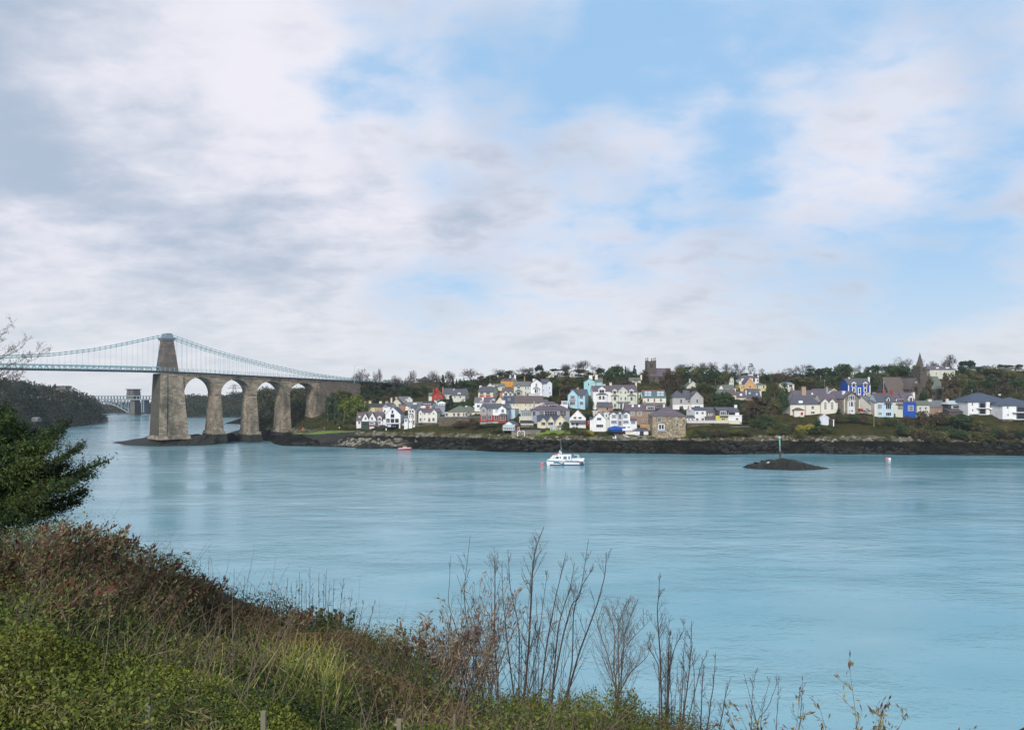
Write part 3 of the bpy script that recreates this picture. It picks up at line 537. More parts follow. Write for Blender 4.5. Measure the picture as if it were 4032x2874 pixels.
b.win((1357, 1086, 1421, 1141), o=.8, n=3); b.win((1461, 1086, 1543, 1141), o=1, n=4); b.win((1624, 1086, 1668, 1142), o=1.4, n=2)
b.block(1600, 1738, 1168, 1145, 3, 'mono', 'white', 'green_roof', o=3.6, ground=False); b.win((1608, 1176, 1638, 1210), (1650, 1176, 1698, 1244), (1705, 1176, 1732, 1210), o=3.6, n=2)
b.block(1497, 1592, 1168, 1148, 3, 'hip', 'white', 'sky_glass', o=4.2, ins=1.2, ground=False); b.win((1502, 1176, 1535, 1240), (1540, 1176, 1565, 1244), (1568, 1176, 1590, 1240), o=4.2, n=2, gm='pale_glass'); b.chim(1592, 1628, 950, y=5, m='red')
for i, xx in enumerate((1000, 1058)):
    a = PP(4, xx, 1298, W(2055)+6); g = MB(); wd, ht = 1.35, 2.5
    pts = [(0, 0), (0, ht*.72)] + [(wd/2-wd/2*math.cos(t), ht*.72+ht*.28*math.sin(t)) for t in np.linspace(.3, math.pi-.3, 5)] + [(wd, ht*.72), (wd, 0)]
    if i: pts = pts[3:]
    else: pts = pts[:-2]
    for p0, p1 in zip(pts, pts[1:]): g.tube((p0[0], 0, p0[1]), (p1[0], 0, p1[1]), .16, n=5)
    tag(g.obj('garden_arch', 'trim', loc=a-Vector((0, 0, .2))), ('white curved handrail on the left of the steps beside the boathouse', 'white curved handrail on the right of the steps beside the boathouse')[i], 'handrail')
# --- centre
b = Bld('house', 'small white glazed house front at the left edge of the light blue house', 'conservatory', 5, 42, 830, 38)
b.block(46, 138, 776, 770, 4, 'flat', 'white', 'trim'); b.win((55, 782, 132, 822), n=4, gm='pale_glass')
b = Bld('house', 'light blue gabled house with slate roof and white windows', H, 5, 138, 892, 44, -16)
b.block(160, 400, 682, 596, 9, 'side', 'lightblue', 'slate', o=-1.2, oh=.3); b.block(138, 288, 680, 598, 10, 'gable', 'lightblue', 'slate', oh=.3)
b.win((177, 684, 246, 736), (167, 778, 250, 830), n=4, rows=2); b.win((317, 684, 372, 736), (318, 776, 376, 826), o=-1.2, n=3, rows=2); b.panel(165, 740, 252, 776, 'bluegrey', o=.25); b.chim(275, 310, 566, y=6, m='tan')
b = Bld('house', 'turquoise gabled house with dark roof and two white chimneys, highest behind the white villa', H, 5, 383, 664, 64, -6)
b.block(383, 560, 482, 428, 12, 'gable', 'turq', 'green_roof', oh=.2); b.block(550, 668, 484, 424, 10, 'side', 'turq', 'green_roof', o=-1.5, oh=.2); b.win((444, 490, 466, 536), (482, 576, 498, 614), n=1, rows=2); b.chim(460, 512, 376, y=1, m='white', pots=0); b.chim(552, 594, 370, y=5, m='ivory', pots=1); b.block(660, 712, 512, 510, 5, 'flat', 'pale', 'lead', o=-1)
b = Bld('villa', 'tall white house with red-purple roof, one big gablet and a bay window', H, 5, 520, 882, 46)
b.block(520, 792, 622, 540, 10, 'side', 'white', 'purple_slate', oh=.3); b.dorm(603, 708, 554, 594, 648, back=-.3, n=2, trim='trim', dep=5); b.block(582, 736, 674, 654, 2.5, 'hip', 'white', 'slate', o=1.2, ins=1.2, ground=False); b.win((610, 688, 650, 746), (662, 688, 700, 746), o=1.2, n=1, rows=2); b.win((592, 695, 603, 740), (712, 695, 722, 740), o=1.2, n=1); b.chim(524, 541, 502, m='cream', pots=1)
b = Bld('villa', 'pale green-cream villa with three white gables, bays and a porch over two blue doors', H, 5, 792, 892, 47)
b.block(792, 1197, 630, 530, 10, 'side', 'palegreen', 'purple_slate', oh=.3); b.block(912, 1042, 618, 562, 7, 'gable', 'palegreen', 'purple_slate', o=.5, oh=.35, trim='trim'); b.dorm(820, 884, 590, 612, 664, back=-.2, wall='palegreen', n=1); b.dorm(1074, 1140, 590, 612, 664, back=-.2, wall='palegreen', n=1)
b.win((934, 622, 958, 656), (1000, 622, 1028, 662), (936, 706, 961, 756), (1001, 704, 1028, 758), o=.5, n=1, rows=2)
b.block(804, 906, 694, 680, 2, 'hip', 'palegreen', 'green_roof', o=1, ins=.9, ground=False); b.block(1060, 1162, 690, 674, 2, 'hip', 'palegreen', 'green_roof', o=1, ins=.9, ground=False); b.win((834, 702, 876, 760), (1088, 704, 1128, 762), (1140, 704, 1152, 762), (816, 704, 826, 760), o=1, n=1, rows=2, gm='glass')
b.win((836, 808, 873, 866), o=1, n=2, rows=2); b.block(884, 1082, 782, 774, 2, 'flat', 'trim', 'slate', o=1.8, yb=792, ground=False); b.door((934, 812, 966, 890), (1000, 812, 1028, 890), o=.5, m='blue_trim'); b.block(980, 988, 792, 792, .3, 'flat', 'trim', 'trim', o=1.7, ground=False, wn='post')
b.chim(772, 806, 492, m='cream'); b.chim(1164, 1189, 482, m='cream', pots=1)
b = Bld('outbuilding', 'pink brick outbuilding with grey roof in front of the tall white house', 'outbuilding', 5, 600, 985, 33)
b.block(600, 762, 862, 790, 7, 'side', 'tan', 'slate'); b.block(760, 822, 862, 792, 7, 'side', 'pinkbrick', 'purple_slate', o=-.1); b.win((728, 868, 752, 905), n=1, fm='dark_trim'); b.block(520, 610, 925, 922, 4, 'flat', 'pale', 'trim')
b = Bld('house', 'white house with eight skylights in its teal slate roof and a red ridge', H, 5, 1277, 885, 50)
b.block(1282, 1634, 716, 614, 9, 'side', 'ivory', 'teal_roof', oh=.3)
b.light(*[(x, y, x+46, y+27) for y in (632, 671) for x in (1307, 1362, 1497, 1552)])
l_ = b.last; MB().box(l_['a0'], l_['a1'], l_['ym']-.2, l_['ym']+.2, l_['zr']+.1, l_['zr']+.45).obj('ridge_tiles', 'brick_red', l_['roof'])
b.win((1347, 730, 1377, 778), (1443, 730, 1471, 778), (1540, 730, 1570, 778), n=1, rows=2); b.block(1300, 1450, 812, 797, 3, 'mono', 'midgrey', 'grey_roof', o=2.4); b.block(1466, 1630, 812, 797, 3, 'mono', 'darkwood', 'grey_roof', o=2.4); b.win((1480, 822, 1575, 870), o=2.4, n=3)
b.block(1590, 1618, 822, 822, .5, 'flat', 'white', 'trim', o=2.8, ground=False); b.block(1215, 1275, 640, 634, 4, 'flat', 'ivory', 'lead', o=-3)
b = Bld('terraced_house', 'brown pebbledash terrace with white arched windows and a wide white dormer', 'terrace', 5, 1020, 1112, 29)
b.block(1020, 1335, 917, 826, 8, 'side', 'brownbrick', 'purple_slate'); b.block(1335, 1470, 917, 830, 8, 'side', 'brownbrick', 'slate', o=-.1); b.win((1096, 926, 1148, 992), (1202, 926, 1266, 992), n=3, rows=2, th=.17); b.win((1346, 950, 1379, 1000), (1348, 1045, 1386, 1102), n=2); b.win((1255, 1050, 1280, 1085), (1290, 1050, 1315, 1085), n=1)
b.block(1338, 1458, 848, 846, 3, 'flat', 'white', 'lead', o=-.8, yb=904, ground=False); b.win((1345, 856, 1452, 896), o=-.8, n=4); b.light((1112, 838, 1140, 866), (1208, 838, 1238, 866), m='trim'); b.chim(1300, 1320, 782, m='brownbrick'); b.chim(1442, 1466, 792, m='brownbrick')
b = Bld('cottage', 'white gabled cottage with grey porch roof, left of the red shed', 'cottage', 5, 166, 1152, 21, -6)
b.block(166, 412, 1028, 905, 9, 'gable', 'white', 'red_roof', oh=.25); b.win((222, 1007, 271, 1041), (297, 1007, 349, 1041), n=2); b.block(178, 404, 1090, 1062, 2.6, 'mono', 'white', 'grey_roof', o=2.2, yb=1098, ground=False); b.win((190, 1100, 230, 1140), (262, 1100, 300, 1148))
b = Bld('shed', 'red shed between the two white gabled cottages', 'shed', 5, 416, 1112, 25)
b.block(416, 466, 1068, 1058, 4, 'mono', 'red', 'dark_roof'); b.door((430, 1076, 450, 1110), m='darkwood')
b = Bld('cottage', 'white gabled cottage with ivory windows and steep grey roof, nearest the small green shrub', 'cottage', 5, 510, 1235, 17, -6)
b.block(510, 720, 1052, 945, 10, 'gable', 'white', 'slate', oh=.2); b.win((579, 1020, 651, 1063), (569, 1122, 679, 1171), n=4, rows=1); b.block(474, 512, 1050, 1020, 8, 'side', 'white', 'slate', o=-1.2)
b = Bld('balcony_house', 'white seafront house with three gables and navy-framed balcony windows', H, 5, 776, 1218, 17)
b.block(776, 1086, 972, 925, 9, 'side', 'white', 'dark_roof', oh=.1); b.block(778, 886, 972, 938, 6, 'gable', 'white', 'slate', o=.9, oh=.35); b.block(892, 968, 970, 930, 7, 'gable', 'white', 'slate', o=1.3, oh=.3); b.block(974, 1086, 972, 938, 6, 'gable', 'white', 'slate', o=.9, oh=.35)
for q, oo, nn in (((808, 975, 871, 1030), .9, 3), ((903, 960, 958, 1046), 1.3, 2), ((986, 975, 1046, 1030), .9, 3), ((799, 1062, 879, 1114), .9, 3), ((902, 1062, 958, 1146), 1.3, 2), ((982, 1062, 1062, 1114), .9, 3), ((800, 1160, 880, 1206), .9, 3), ((980, 1160, 1016, 1206), .9, 2)):
    b.win(q, o=oo, n=1, fm='blue_trim', th=.16); q2 = (q[0]+7, q[1]+7, q[2]-7, q[3]-7); b.win(q2, o=oo+.12, n=nn, th=.12)
b.block(690, 778, 935, 930, 8, 'flat', 'pale', 'lead', o=-1.4); b.win((712, 970, 735, 1010), o=-1.4, n=1); b.block(1084, 1190, 1072, 1040, 6, 'side', 'white', 'slate', o=.2, oh=.2); b.win((1100, 1076, 1166, 1116), o=.2, n=1, fm='blue_trim', th=.16); b.win((1106, 1082, 1160, 1110), o=.32, n=3)
MB().ball((0, 0, 0), .55, 8, 5, sc=(1, .35, 1)).obj('satellite_dish', 'lead', b.root, loc=(b.F(757, 1028, -1.4)[0], 1.0, b.F(757, 1028, -1.4)[1]))
b = Bld('stone_building', 'big square rubble stone building with hipped slate roof at the water edge', 'warehouse', 5, 1428, 1338, 13, -3)
b.block(1428, 1936, 1003, 852, 15, 'hip', 'rubble', 'purple_slate', oh=.4, ins=7.3, ext=-5); b.win((1510, 1018, 1556, 1090), n=2, rows=1); b.win((1516, 1118, 1610, 1208), n=2, th=.3); b.win((1776, 1018, 1801, 1052), (1785, 1100, 1825, 1172), n=2); b.chim(1643, 1723, 930, y=3.4, m='pinkbrick', pots=0, dep=1.2); b.panel(1500, 1210, 1640, 1238, 'bluegrey', o=.5)
b = Bld('garage', 'low white flat-roofed boat store with a glazed door left of the stone building', 'garage', 5, 1130, 1312, 14)
b.block(1132, 1364, 1224, 1180, 6, 'mono', 'white', 'slate', oh=.35); b.win((1234, 1230, 1293, 1305), n=2, rows=2, fm='dark_trim'); b.block(1018, 1130, 1235, 1235, .25, 'flat', 'ivory', 'trim', o=-.5, wn='screen_wall')
b = Bld('retaining_wall', 'timber and orange panelled garden screen beside the stone building', 'fence', 5, 1255, 1190, 22)
b.block(1240, 1400, 1138, 1138, .4, 'flat', 'tan', 'yellow_trim'); b.panel(1268, 1142, 1335, 1168, 'orange', o=.1)
b = Bld('church', 'stone church with four-pinnacled square tower on the skyline', 'church', 5, 1345, 500, 118)
b.block(1347, 1480, 182, 182, 7, 'flat', 'church_stone', 'church_stone', oh=.2, t=.7, wn='tower', rn='parapet')
l_ = b.last
for a in (l_['a0']+.35, l_['a1']-.35):
    for y in (.35, 6.6):
        MB().frus((a-.55, a+.55, y-.55, y+.55), (a-.42, a+.42, y-.42, y+.42), -1, l_['ze']+1.5).frus((a-.42, a+.42, y-.42, y+.42), (a-.05, a+.05, y-.05, y+.05), l_['ze']+2.0, b.F(1412, 103)[1]).obj('pinnacle', 'church_stone', b.root)
MB().frus((l_['a1']/2-.4, l_['a1']/2+.4, -.4, .4), (l_['a1']/2-.05, l_['a1']/2+.05, -.05, .05), l_['ze']+.5, b.F(1412, 108)[1]).obj('pinnacle', 'church_stone', b.root)
b.win((1395, 205, 1432, 262), n=2, fm='church_stone'); b.block(1395, 1725, 388, 274, 11, 'side', 'church_stone', 'purple_slate', o=1.2); b.win((1525, 405, 1555, 455), (1440, 410, 1462, 450), (1610, 410, 1632, 450), o=1.2, n=2, fm='church_stone')
b.block(1385, 1600, 470, 460, 3, 'mono', 'church_stone', 'grey_roof', o=4)
b = Bld('cottage', 'low cottage with mossy green roof and a tall pale chimney below the church', 'cottage', 5, 1080, 480, 96)
b.block(1085, 1250, 455, 420, 7, 'side', 'pale', 'green_roof'); b.chim(1242, 1266, 372, m='ivory', pots=1)
# --- right of centre
b = Bld('semi_detached_houses', 'double house, grey above and white below, with a clipped gable and slate roof', H, 6, 188, 902, 50)
b.block(188, 384, 718, 612, 9, 'hip', 'midgrey', 'slate', oh=.35, ins=4.5); b.block(380, 465, 742, 612, 10, 'side', 'midgrey', 'slate', o=-.6); b.block(458, 656, 722, 622, 10, 'gable', 'midgrey', 'slate', o=.3, oh=.35)
b.win((299, 740, 333, 802), n=1, rows=2); b.win((410, 758, 461, 800), o=-.6, n=3); b.win((544, 740, 578, 797), o=.3, n=1, rows=2); b.panel(188, 826, 384, 902, 'white', o=.04); b.panel(384, 826, 458, 902, 'white', o=-.56); b.panel(458, 822, 656, 902, 'white', o=.34); b.win((288, 842, 350, 900), o=.06, n=3); b.win((518, 842, 606, 866), o=.36, n=3); b.door((416, 842, 438, 900), o=-.5, m='red')
b = Bld('cottage', 'square white cottage with four dark windows, just right of the stone building', 'cottage', 6, 525, 1092, 27, 10)
b.block(525, 698, 914, 868, 10, 'side', 'white', 'blue_slate', oh=.25); b.win((541, 932, 579, 970), (624, 932, 661, 970), (541, 1028, 581, 1068), (624, 1028, 663, 1068), n=2); b.chim(436, 468, 846, y=5, m='white', pots=1)
b.block(400, 520, 1022, 990, 4, 'side', 'white', 'slate', o=.4); b.win((420, 1035, 452, 1068), (470, 1035, 505, 1068), o=.4, n=3)
b = Bld('stone_cottage', 'grey stone cottage with slate roof between the white cottage and the yellow house', 'cottage', 6, 700, 1065, 29)
b.block(700, 842, 940, 868, 8, 'side', 'rubble_grey', 'slate'); b.win((732, 942, 789, 992), n=2, rows=2, th=.2); b.block(700, 862, 1052, 1010, 4, 'side', 'church_stone', 'purple_slate', o=3.2)
b = Bld('modern_house', 'house with bright yellow lower wall, brown balcony storey and white wing', H, 6, 842, 1100, 26)
b.block(865, 1036, 910, 868, 8, 'side', 'darkwood', 'slate', oh=.4); b.block(1030, 1200, 938, 868, 8, 'side', 'white', 'slate', o=-.2, oh=.3); b.panel(842, 992, 1034, 1068, 'limeyel', o=.3, t=.3); b.win((908, 922, 1004, 992), n=3, th=.2); b.win((928, 1030, 986, 1058), o=.6, n=2); b.win((1040, 944, 1138, 988), o=-.2, n=2, fm='dark_trim')
b.block(1036, 1242, 990, 988, 5, 'flat', 'white', 'trim', o=1.4); b.win((1148, 1026, 1188, 1060), o=1.4, n=2); b.block(912, 1032, 992, 990, 1.2, 'flat', 'darkwood', 'trim', o=1.6, yb=1010, ground=False, wn='balcony'); b.chim(1126, 1165, 826, m='white', pots=0); b.panel(1040, 1066, 1206, 1126, 'cream', o=1.5)
b = Bld('retaining_wall', 'brown stone retaining wall with white parapet below the white cottages', 'wall', 6, 405, 1165, 22)
b.block(405, 1042, 1108, 1106, 1.2, 'flat', 'retaining', 'lead'); b.block(402, 1042, 1070, 1068, .5, 'flat', 'ivory', 'trim', o=-.3, yb=1104, ground=False, wn='parapet')
b = Bld('retaining_wall', 'stone garden wall with a level grass lawn on top, right of the yellow house', 'wall', 6, 1045, 1190, 21)
b.block(1048, 1345, 1162, 1160, 1.0, 'flat', 'retaining', 'lead')
b = Bld('retaining_wall', 'brown stone retaining wall under the bungalow with the green roof', 'wall', 3, 1500, 1160, 22)
b.block(1500, 1790, 1014, 1012, 1.2, 'flat', 'retaining', 'lead')
b = Bld('retaining_wall', 'mossy stone garden wall in front of the long cream double-fronted house', 'wall', 3, 1150, 1158, 20)
b.block(1160, 1498, 1104, 1102, 1.0, 'flat', 'retaining', 'lead')
b = Bld('retaining_wall', 'ivy-grown stone wall between the green-roofed bungalow and the red and white houses', 'wall', 4, 30, 1160, 24)
b.block(10, 425, 1012, 1010, 1.2, 'flat', 'retaining', 'lead')
b = Bld('retaining_wall', 'low stone quay wall between the boathouse and the cream triple-gabled house', 'wall', 4, 905, 1300, 8)
b.block(905, 1345, 1222, 1220, 1.5, 'flat', 'rubble_grey', 'lead', ext=-2)
b = Bld('villa', 'yellow villa with steep central gable and white bargeboards among the hilltop trees', H, 6, 1195, 618, 96)
b.block(1278, 1452, 532, 418, 10, 'gable', 'amber', 'purple_slate', oh=.5, trim='trim'); b.block(1196, 1282, 520, 512, 7, 'flat', 'yellow', 'lead', o=-.8); b.block(1448, 1612, 528, 495, 8, 'hip', 'paleyellow', 'green_roof', o=-1, ins=3); b.win((1352, 532, 1379, 574), n=1, rows=2); b.win((1228, 545, 1252, 580), o=-.8); b.win((1470, 532, 1492, 575), (1560, 532, 1582, 575), (1540, 540, 1550, 575), o=-1, n=1); b.chim(1196, 1232, 466, y=4, m='ivory', pots=0)
b = Bld('hotel', 'white house with purple hipped roof and black-framed windows behind the yellow villa', H, 6, 1400, 500, 112)
b.block(1235, 1500, 420, 380, 12, 'hip', 'white', 'purple_slate', oh=.4, ins=3); b.win((1412, 425, 1440, 480), (1475, 440, 1490, 470), n=2, fm='dark_trim'); b.chim(1335, 1410, 362, m='white', pots=0); b.chim(1478, 1498, 378, m='white', pots=0)
b = Bld('terraced_house', 'low slate-roofed house with two roof windows left of the yellow villa front', H, 6, 1155, 762, 72)
b.block(1158, 1312, 712, 628, 9, 'side', 'cream', 'purple_slate'); b.light((1210, 668, 1246, 694), m='trim'); b.chim(1296, 1310, 602, m='white', pots=1)
b = Bld('terraced_house', 'slate-roofed house with three roof windows and white chimneys below the yellow villa', H, 6, 1312, 752, 74)
b.block(1314, 1532, 722, 618, 9, 'side', 'brownbrick', 'slate'); b.light((1345, 646, 1375, 670), (1455, 660, 1480, 685), m='sky_glass'); b.chim(1512, 1535, 615, m='white', pots=1); b.block(1340, 1520, 600, 586, 8, 'side', 'grey', 'purple_slate', o=-6)
b = Bld('house', 'brown-roofed house tucked in trees left of the two roof-window houses', H, 6, 1010, 745, 66)
b.block(1012, 1156, 672, 596, 8, 'side', 'pale', 'brown_roof'); b.win((1040, 685, 1062, 712), (1100, 685, 1122, 712)); b.chim(1130, 1146, 580, m='white', pots=1)
b = Bld('cottage', 'green-roofed cottage in trees right of the orange-brown shrub', 'cottage', 6, 890, 690, 74)
b.block(892, 1000, 640, 592, 7, 'side', 'pale', 'green_roof'); b.win((915, 650, 935, 672), (960, 650, 980, 672))
b = Bld('house', 'slate-roofed cream house behind the pink brick outbuilding and brown terrace', H, 5, 1210, 800, 56)
b.block(1205, 1280, 700, 650, 8, 'side', 'ivory', 'slate', o=-1); b.win((1225, 712, 1245, 745), o=-1)
b = Bld('house', 'pale cream gable end half hidden in the trees below the church wood', H, 6, 400, 570, 92)
b.block(402, 592, 545, 468, 9, 'gable', 'pale', 'green_roof', oh=.3); b.chim(440, 455, 432, y=2, m='pale', pots=1)
b = Bld('cottage', 'small white gabled cottage with green roof in the trees left of the yellow villa', 'cottage', 6, 890, 610, 88)
b.block(892, 958, 575, 532, 7, 'gable', 'white', 'green_roof', oh=.2); b.block(960, 1130, 575, 528, 7, 'side', 'pale', 'green_roof', o=-.6); b.win((1058, 580, 1098, 596), o=-.6, n=3)
b = Bld('house', 'tall stone house half hidden by bare trees left of the yellow villa', H, 6, 1042, 540, 104)
b.block(1045, 1120, 455, 392, 8, 'gable', 'pale', 'grey_roof', oh=.2); b.win((1055, 450, 1070, 485), (1090, 450, 1105, 485), n=1); b.chim(1098, 1112, 378, y=2, m='pale', pots=0)
# --- right
b = Bld('school_hall', 'long low white hall with purple slate roof, stone quoins and a red door porch', 'hall', 7, 278, 992, 36)
b.block(278, 745, 826, 700, 10, 'hip', 'ivory', 'slate', oh=.3, ins=3); b.block(340, 850, 700, 612, 9, 'side', 'grey', 'purple_slate', o=-8); b.win((596, 843, 638, 894), (590, 925, 650, 962), n=2, rows=2)
b.block(338, 488, 912, 874, 4, 'hip', 'ivory', 'brown_roof', o=2.4, ins=1.6); b.door((434, 938, 471, 985), o=2.4, m='red'); b.chim(448, 513, 553, y=9, m='tan', pots=3); b.chim(818, 845, 555, y=12, m='grey', pots=1)
for xx in (500, 732): b.panel(xx, 830, xx+12, 985, 'tan', o=.08)
b.light((405, 775, 465, 808), (600, 655, 622, 678), m='trim')
b = Bld('chapel', 'white chapel front with twin steep gables and tall arched windows', 'chapel', 7, 746, 932, 35)
b.block(746, 1000, 790, 665, 10, 'side', 'ivory', 'purple_slate', oh=.2); b.block(748, 864, 790, 735, 5, 'gable', 'ivory', 'purple_slate', o=.6, oh=.3); b.block(864, 968, 790, 735, 5, 'gable', 'ivory', 'purple_slate', o=.6, oh=.3)
for xx in (787, 890):
    b.win((xx, 812, xx+46, 900), o=.6, n=3, rows=2, th=.16); c0, z0 = b.F(xx+23, 812, .6); rr = b.F(xx+46, 812, .6)[0]-c0
    g = MB(); g.exy([(c0+rr*math.cos(t), z0+rr*math.sin(t)) for t in np.linspace(0, math.pi, 9)], -.7, -.55).obj('window_arch', 'pale_glass', b.root)
b = Bld('chapel', 'amber-coloured chapel gable with a round white window behind the twin-gabled hall', 'chapel', 7, 835, 790, 52, 24)
b.block(840, 1030, 655, 585, 14, 'gable', 'amber', 'slate', oh=.3, trim='trim'); c0, z0 = b.F(881, 650); MB().exy([(c0+1.1*math.cos(t), z0+1.1*math.sin(t)) for t in np.linspace(0, 2*math.pi, 13)[:-1]], -.15, .02).obj('round_window', 'trim', b.root); b.panel(850, 695, 1005, 704, 'trim', o=.05)
b = Bld('stone_house', 'brown stone house with dark gable, tall white bay windows and white chimney', H, 7, 1075, 936, 34, 16)
b.block(1078, 1335, 728, 622, 14, 'gable', 'rubble_grey', 'purple_slate', oh=.4, trim='dark_trim'); b.win((1167, 682, 1251, 753), n=3, th=.2); b.block(1162, 1262, 772, 765, 1.2, 'flat', 'white', 'trim', o=.9, ground=False); b.win((1170, 782, 1188, 852), (1194, 782, 1232, 852), (1240, 782, 1256, 852), (1172, 902, 1190, 932), (1200, 902, 1232, 932), o=.9, n=1, rows=2); b.chim(1072, 1103, 612, y=3, m='white', pots=0)
for xx in (1095, 1322): b.panel(xx, 745, xx+14, 935, 'cream', o=.06)
b = Bld('villa', 'royal blue house with white quoins, white window surrounds and slate roof', H, 7, 1157, 728, 78)
b.block(1157, 1498, 522, 428, 10, 'side', 'royal', 'slate', oh=.3); b.dorm(1212, 1274, 478, 500, 556, back=-.15, trim='trim', n=1); b.dorm(1388, 1448, 478, 500, 556, back=-.15, trim='trim', n=1)
for q in ((1221, 568, 1266, 636), (1397, 568, 1441, 634), (1310, 568, 1350, 664), (1310, 670, 1352, 728), (1397, 655, 1441, 705)): b.panel(q[0]-3, q[1]-3, q[2]+3, q[3]+3, 'trim', o=.05); b.win((q[0]+5, q[1]+4, q[2]-5, q[3]-5), o=.12, n=1, rows=2)
for xx in (1157, 1482): b.panel(xx, 525, xx+15, 725, 'trim', o=.09)
b.chim(1158, 1183, 408, m='white', pots=1); b.chim(1458, 1483, 404, m='white', pots=1); b.panel(1285, 525, 1291, 725, 'icyblue', o=.1, name='drainpipe')
b = Bld('terraced_house', 'grey-green terrace houses receding up the side street behind parked cars', 'terrace', 7, 1350, 915, 52, 30)
b.block(1350, 1488, 742, 690, 8, 'side', 'palegreen', 'slate'); b.win((1370, 775, 1395, 820), (1410, 775, 1435, 820), (1370, 850, 1395, 890), (1410, 850, 1435, 890), (1455, 780, 1470, 820)); b.chim(1462, 1485, 640, m='cream')
b = Bld('terraced_house', 'pale slate-roofed house at the side street corner, left of the light blue terrace', 'house', 7, 1488, 975, 42, 26)
b.block(1488, 1608, 815, 700, 10, 'side', 'ivory', 'grey_roof'); b.win((1500, 830, 1522, 870), (1500, 900, 1520, 945), n=2); b.chim(1535, 1572, 642, m='pale'); b.block(1590, 1682, 690, 668, 6, 'side', 'ivory', 'grey_roof', o=-9)
b = Bld('terraced_house', 'light blue terrace house with shallow bays, tall red chimneys and a dormer', 'house', 7, 1600, 1002, 38)
b.block(1600, 1845, 786, 655, 10, 'side', 'icyblue', 'slate', oh=.25); b.dorm(1745, 1792, 702, 726, 782, back=.4, n=1, trim='dark_trim')
b.win((1606, 815, 1671, 888), (1612, 936, 1672, 982), n=3, gm='pale_glass'); b.win((1728, 815, 1813, 892), (1730, 940, 1812, 992), n=3); b.block(1722, 1818, 815, 800, .9, 'hip', 'icyblue', 'slate', o=.5, yb=818, ins=.4, ground=False); b.chim(1685, 1722, 610, m='brick_red'); b.chim(1812, 1840, 600, m='brick_red'); b.block(1560, 1602, 800, 760, 9, 'side', 'ivory', 'grey_roof', o=-.4)
b = Bld('terraced_house', 'pale green terrace house between the light blue and the deep blue ones', 'house', 8, -60, 945, 40)
b.block(-62, 100, 732, 600, 10, 'side', 'palegreen', 'purple_slate', oh=.25); b.win((10, 768, 92, 842), n=4, rows=2, th=.16); b.block(-4, 98, 686, 682, 3, 'flat', 'trim', 'slate', o=-.4, yb=731, ground=False); b.win((2, 690, 94, 728), o=-.4, n=4); b.door((-40, 895, -14, 942), m='dark_trim'); b.block(2, 96, 768, 752, .8, 'hip', 'palegreen', 'grey_roof', o=.5, yb=770, ins=.4, ground=False)
b = Bld('terraced_house', 'deep blue end-of-terrace house with white gabled dormer and ivy-grown corner', 'house', 8, 100, 945, 40)
b.block(101, 272, 730, 602, 10, 'side', 'royal', 'purple_slate', oh=.2); b.dorm(172, 233, 648, 668, 730, back=.2, n=2); b.win((163, 782, 242, 856), n=4, rows=2, th=.16); b.chim(225, 256, 592, y=6, m='ivory', pots=0); b.chim(165, 215, 602, y=8, m='white', pots=0)
b = Bld('boat_shed', 'small grey-white gabled shed with lean-to porch on the shore grass', 'shed', 7, 722, 1118, 22, -14)
b.block(724, 862, 1022, 975, 8, 'gable', 'sky_white', 'brown_roof', oh=.3, trim='trim'); b.block(862, 944, 1052, 1030, 5, 'flat', 'darkwood', 'slate', o=-1); b.block(930, 944, 1058, 1056, .3, 'flat', 'trim', 'trim', o=.2, ground=False, wn='post')
b = Bld('house', 'cream house end in the trees left of the long white hall', H, 7, 205, 608, 82, 12)
b.block(208, 338, 520, 490, 8, 'side', 'ivory', 'pale_glass', oh=.1); b.win((262, 524, 306, 552), n=1, fm='dark_trim')
b = Bld('house', 'pale hipped house showing between dark evergreens above the royal blue house', H, 7, 1185, 400, 118)
b.block(1188, 1340, 320, 252, 10, 'hip', 'pale', 'grey_roof', oh=.4, ins=4); b.win((1215, 325, 1232, 380), (1245, 325, 1262, 380), n=1)
b = Bld('church', 'dark stone church with broach spire and steep slate roofs among trees', 'church', 8, 100, 690, 62)
b.block(-110, 150, 600, 385, 14, 'side', 'church_stone', 'brown_roof', o=-5); b.block(188, 372, 545, 395, 14, 'gable', 'church_stone', 'brown_roof', o=.4, oh=.2); b.win((252, 512, 300, 620), (205, 545, 225, 610), o=.4, n=3, fm='church_stone'); b.win((262, 440, 288, 465), o=.4, n=2)
b.block(500, 668, 540, 372, 12, 'side', 'church_stone', 'green_roof', o=0); b.win((520, 575, 552, 640), (612, 575, 638, 640), n=2, fm='church_stone')
l_ = b.block(338, 432, 235, 235, 7.5, 'flat', 'church_stone', 'church_stone', o=-3, oh=.2, wn='tower', rn='parapet').last
cx = (l_['a0']+l_['a1'])/2; zt = b.F(372, 22, -6)[1]; hw = (l_['a1']-l_['a0'])/2
g = MB(); n8 = 8; vs = [(cx+hw*1.05*math.cos(math.pi/8+math.pi/4*i), l_['ym']+hw*1.05*math.sin(math.pi/8+math.pi/4*i), l_['ze']+.6) for i in range(8)]+[(cx, l_['ym'], zt)]
g.add(vs, [(i, (i+1) % 8, 8) for i in range(8)]).obj('spire', 'church_stone', b.root); b.win((372, 250, 398, 300), o=-3, n=2, fm='church_stone')
b = Bld('hall_house', 'large cream house with purple hipped roof on the skyline right of the spire', H, 8, 470, 395, 112)
b.block(472, 830, 270, 216, 13, 'hip', 'pale', 'purple_slate', oh=.6, ins=6); b.win((546, 300, 580, 358), n=3, th=.2); b.light((562, 248, 600, 264), (700, 246, 745, 262), m='trim')
b = Bld('terraced_house', 'low stone cottages with mossy slate roofs behind the bare shrubs near the shore', 'cottage', 8, 290, 950, 40)
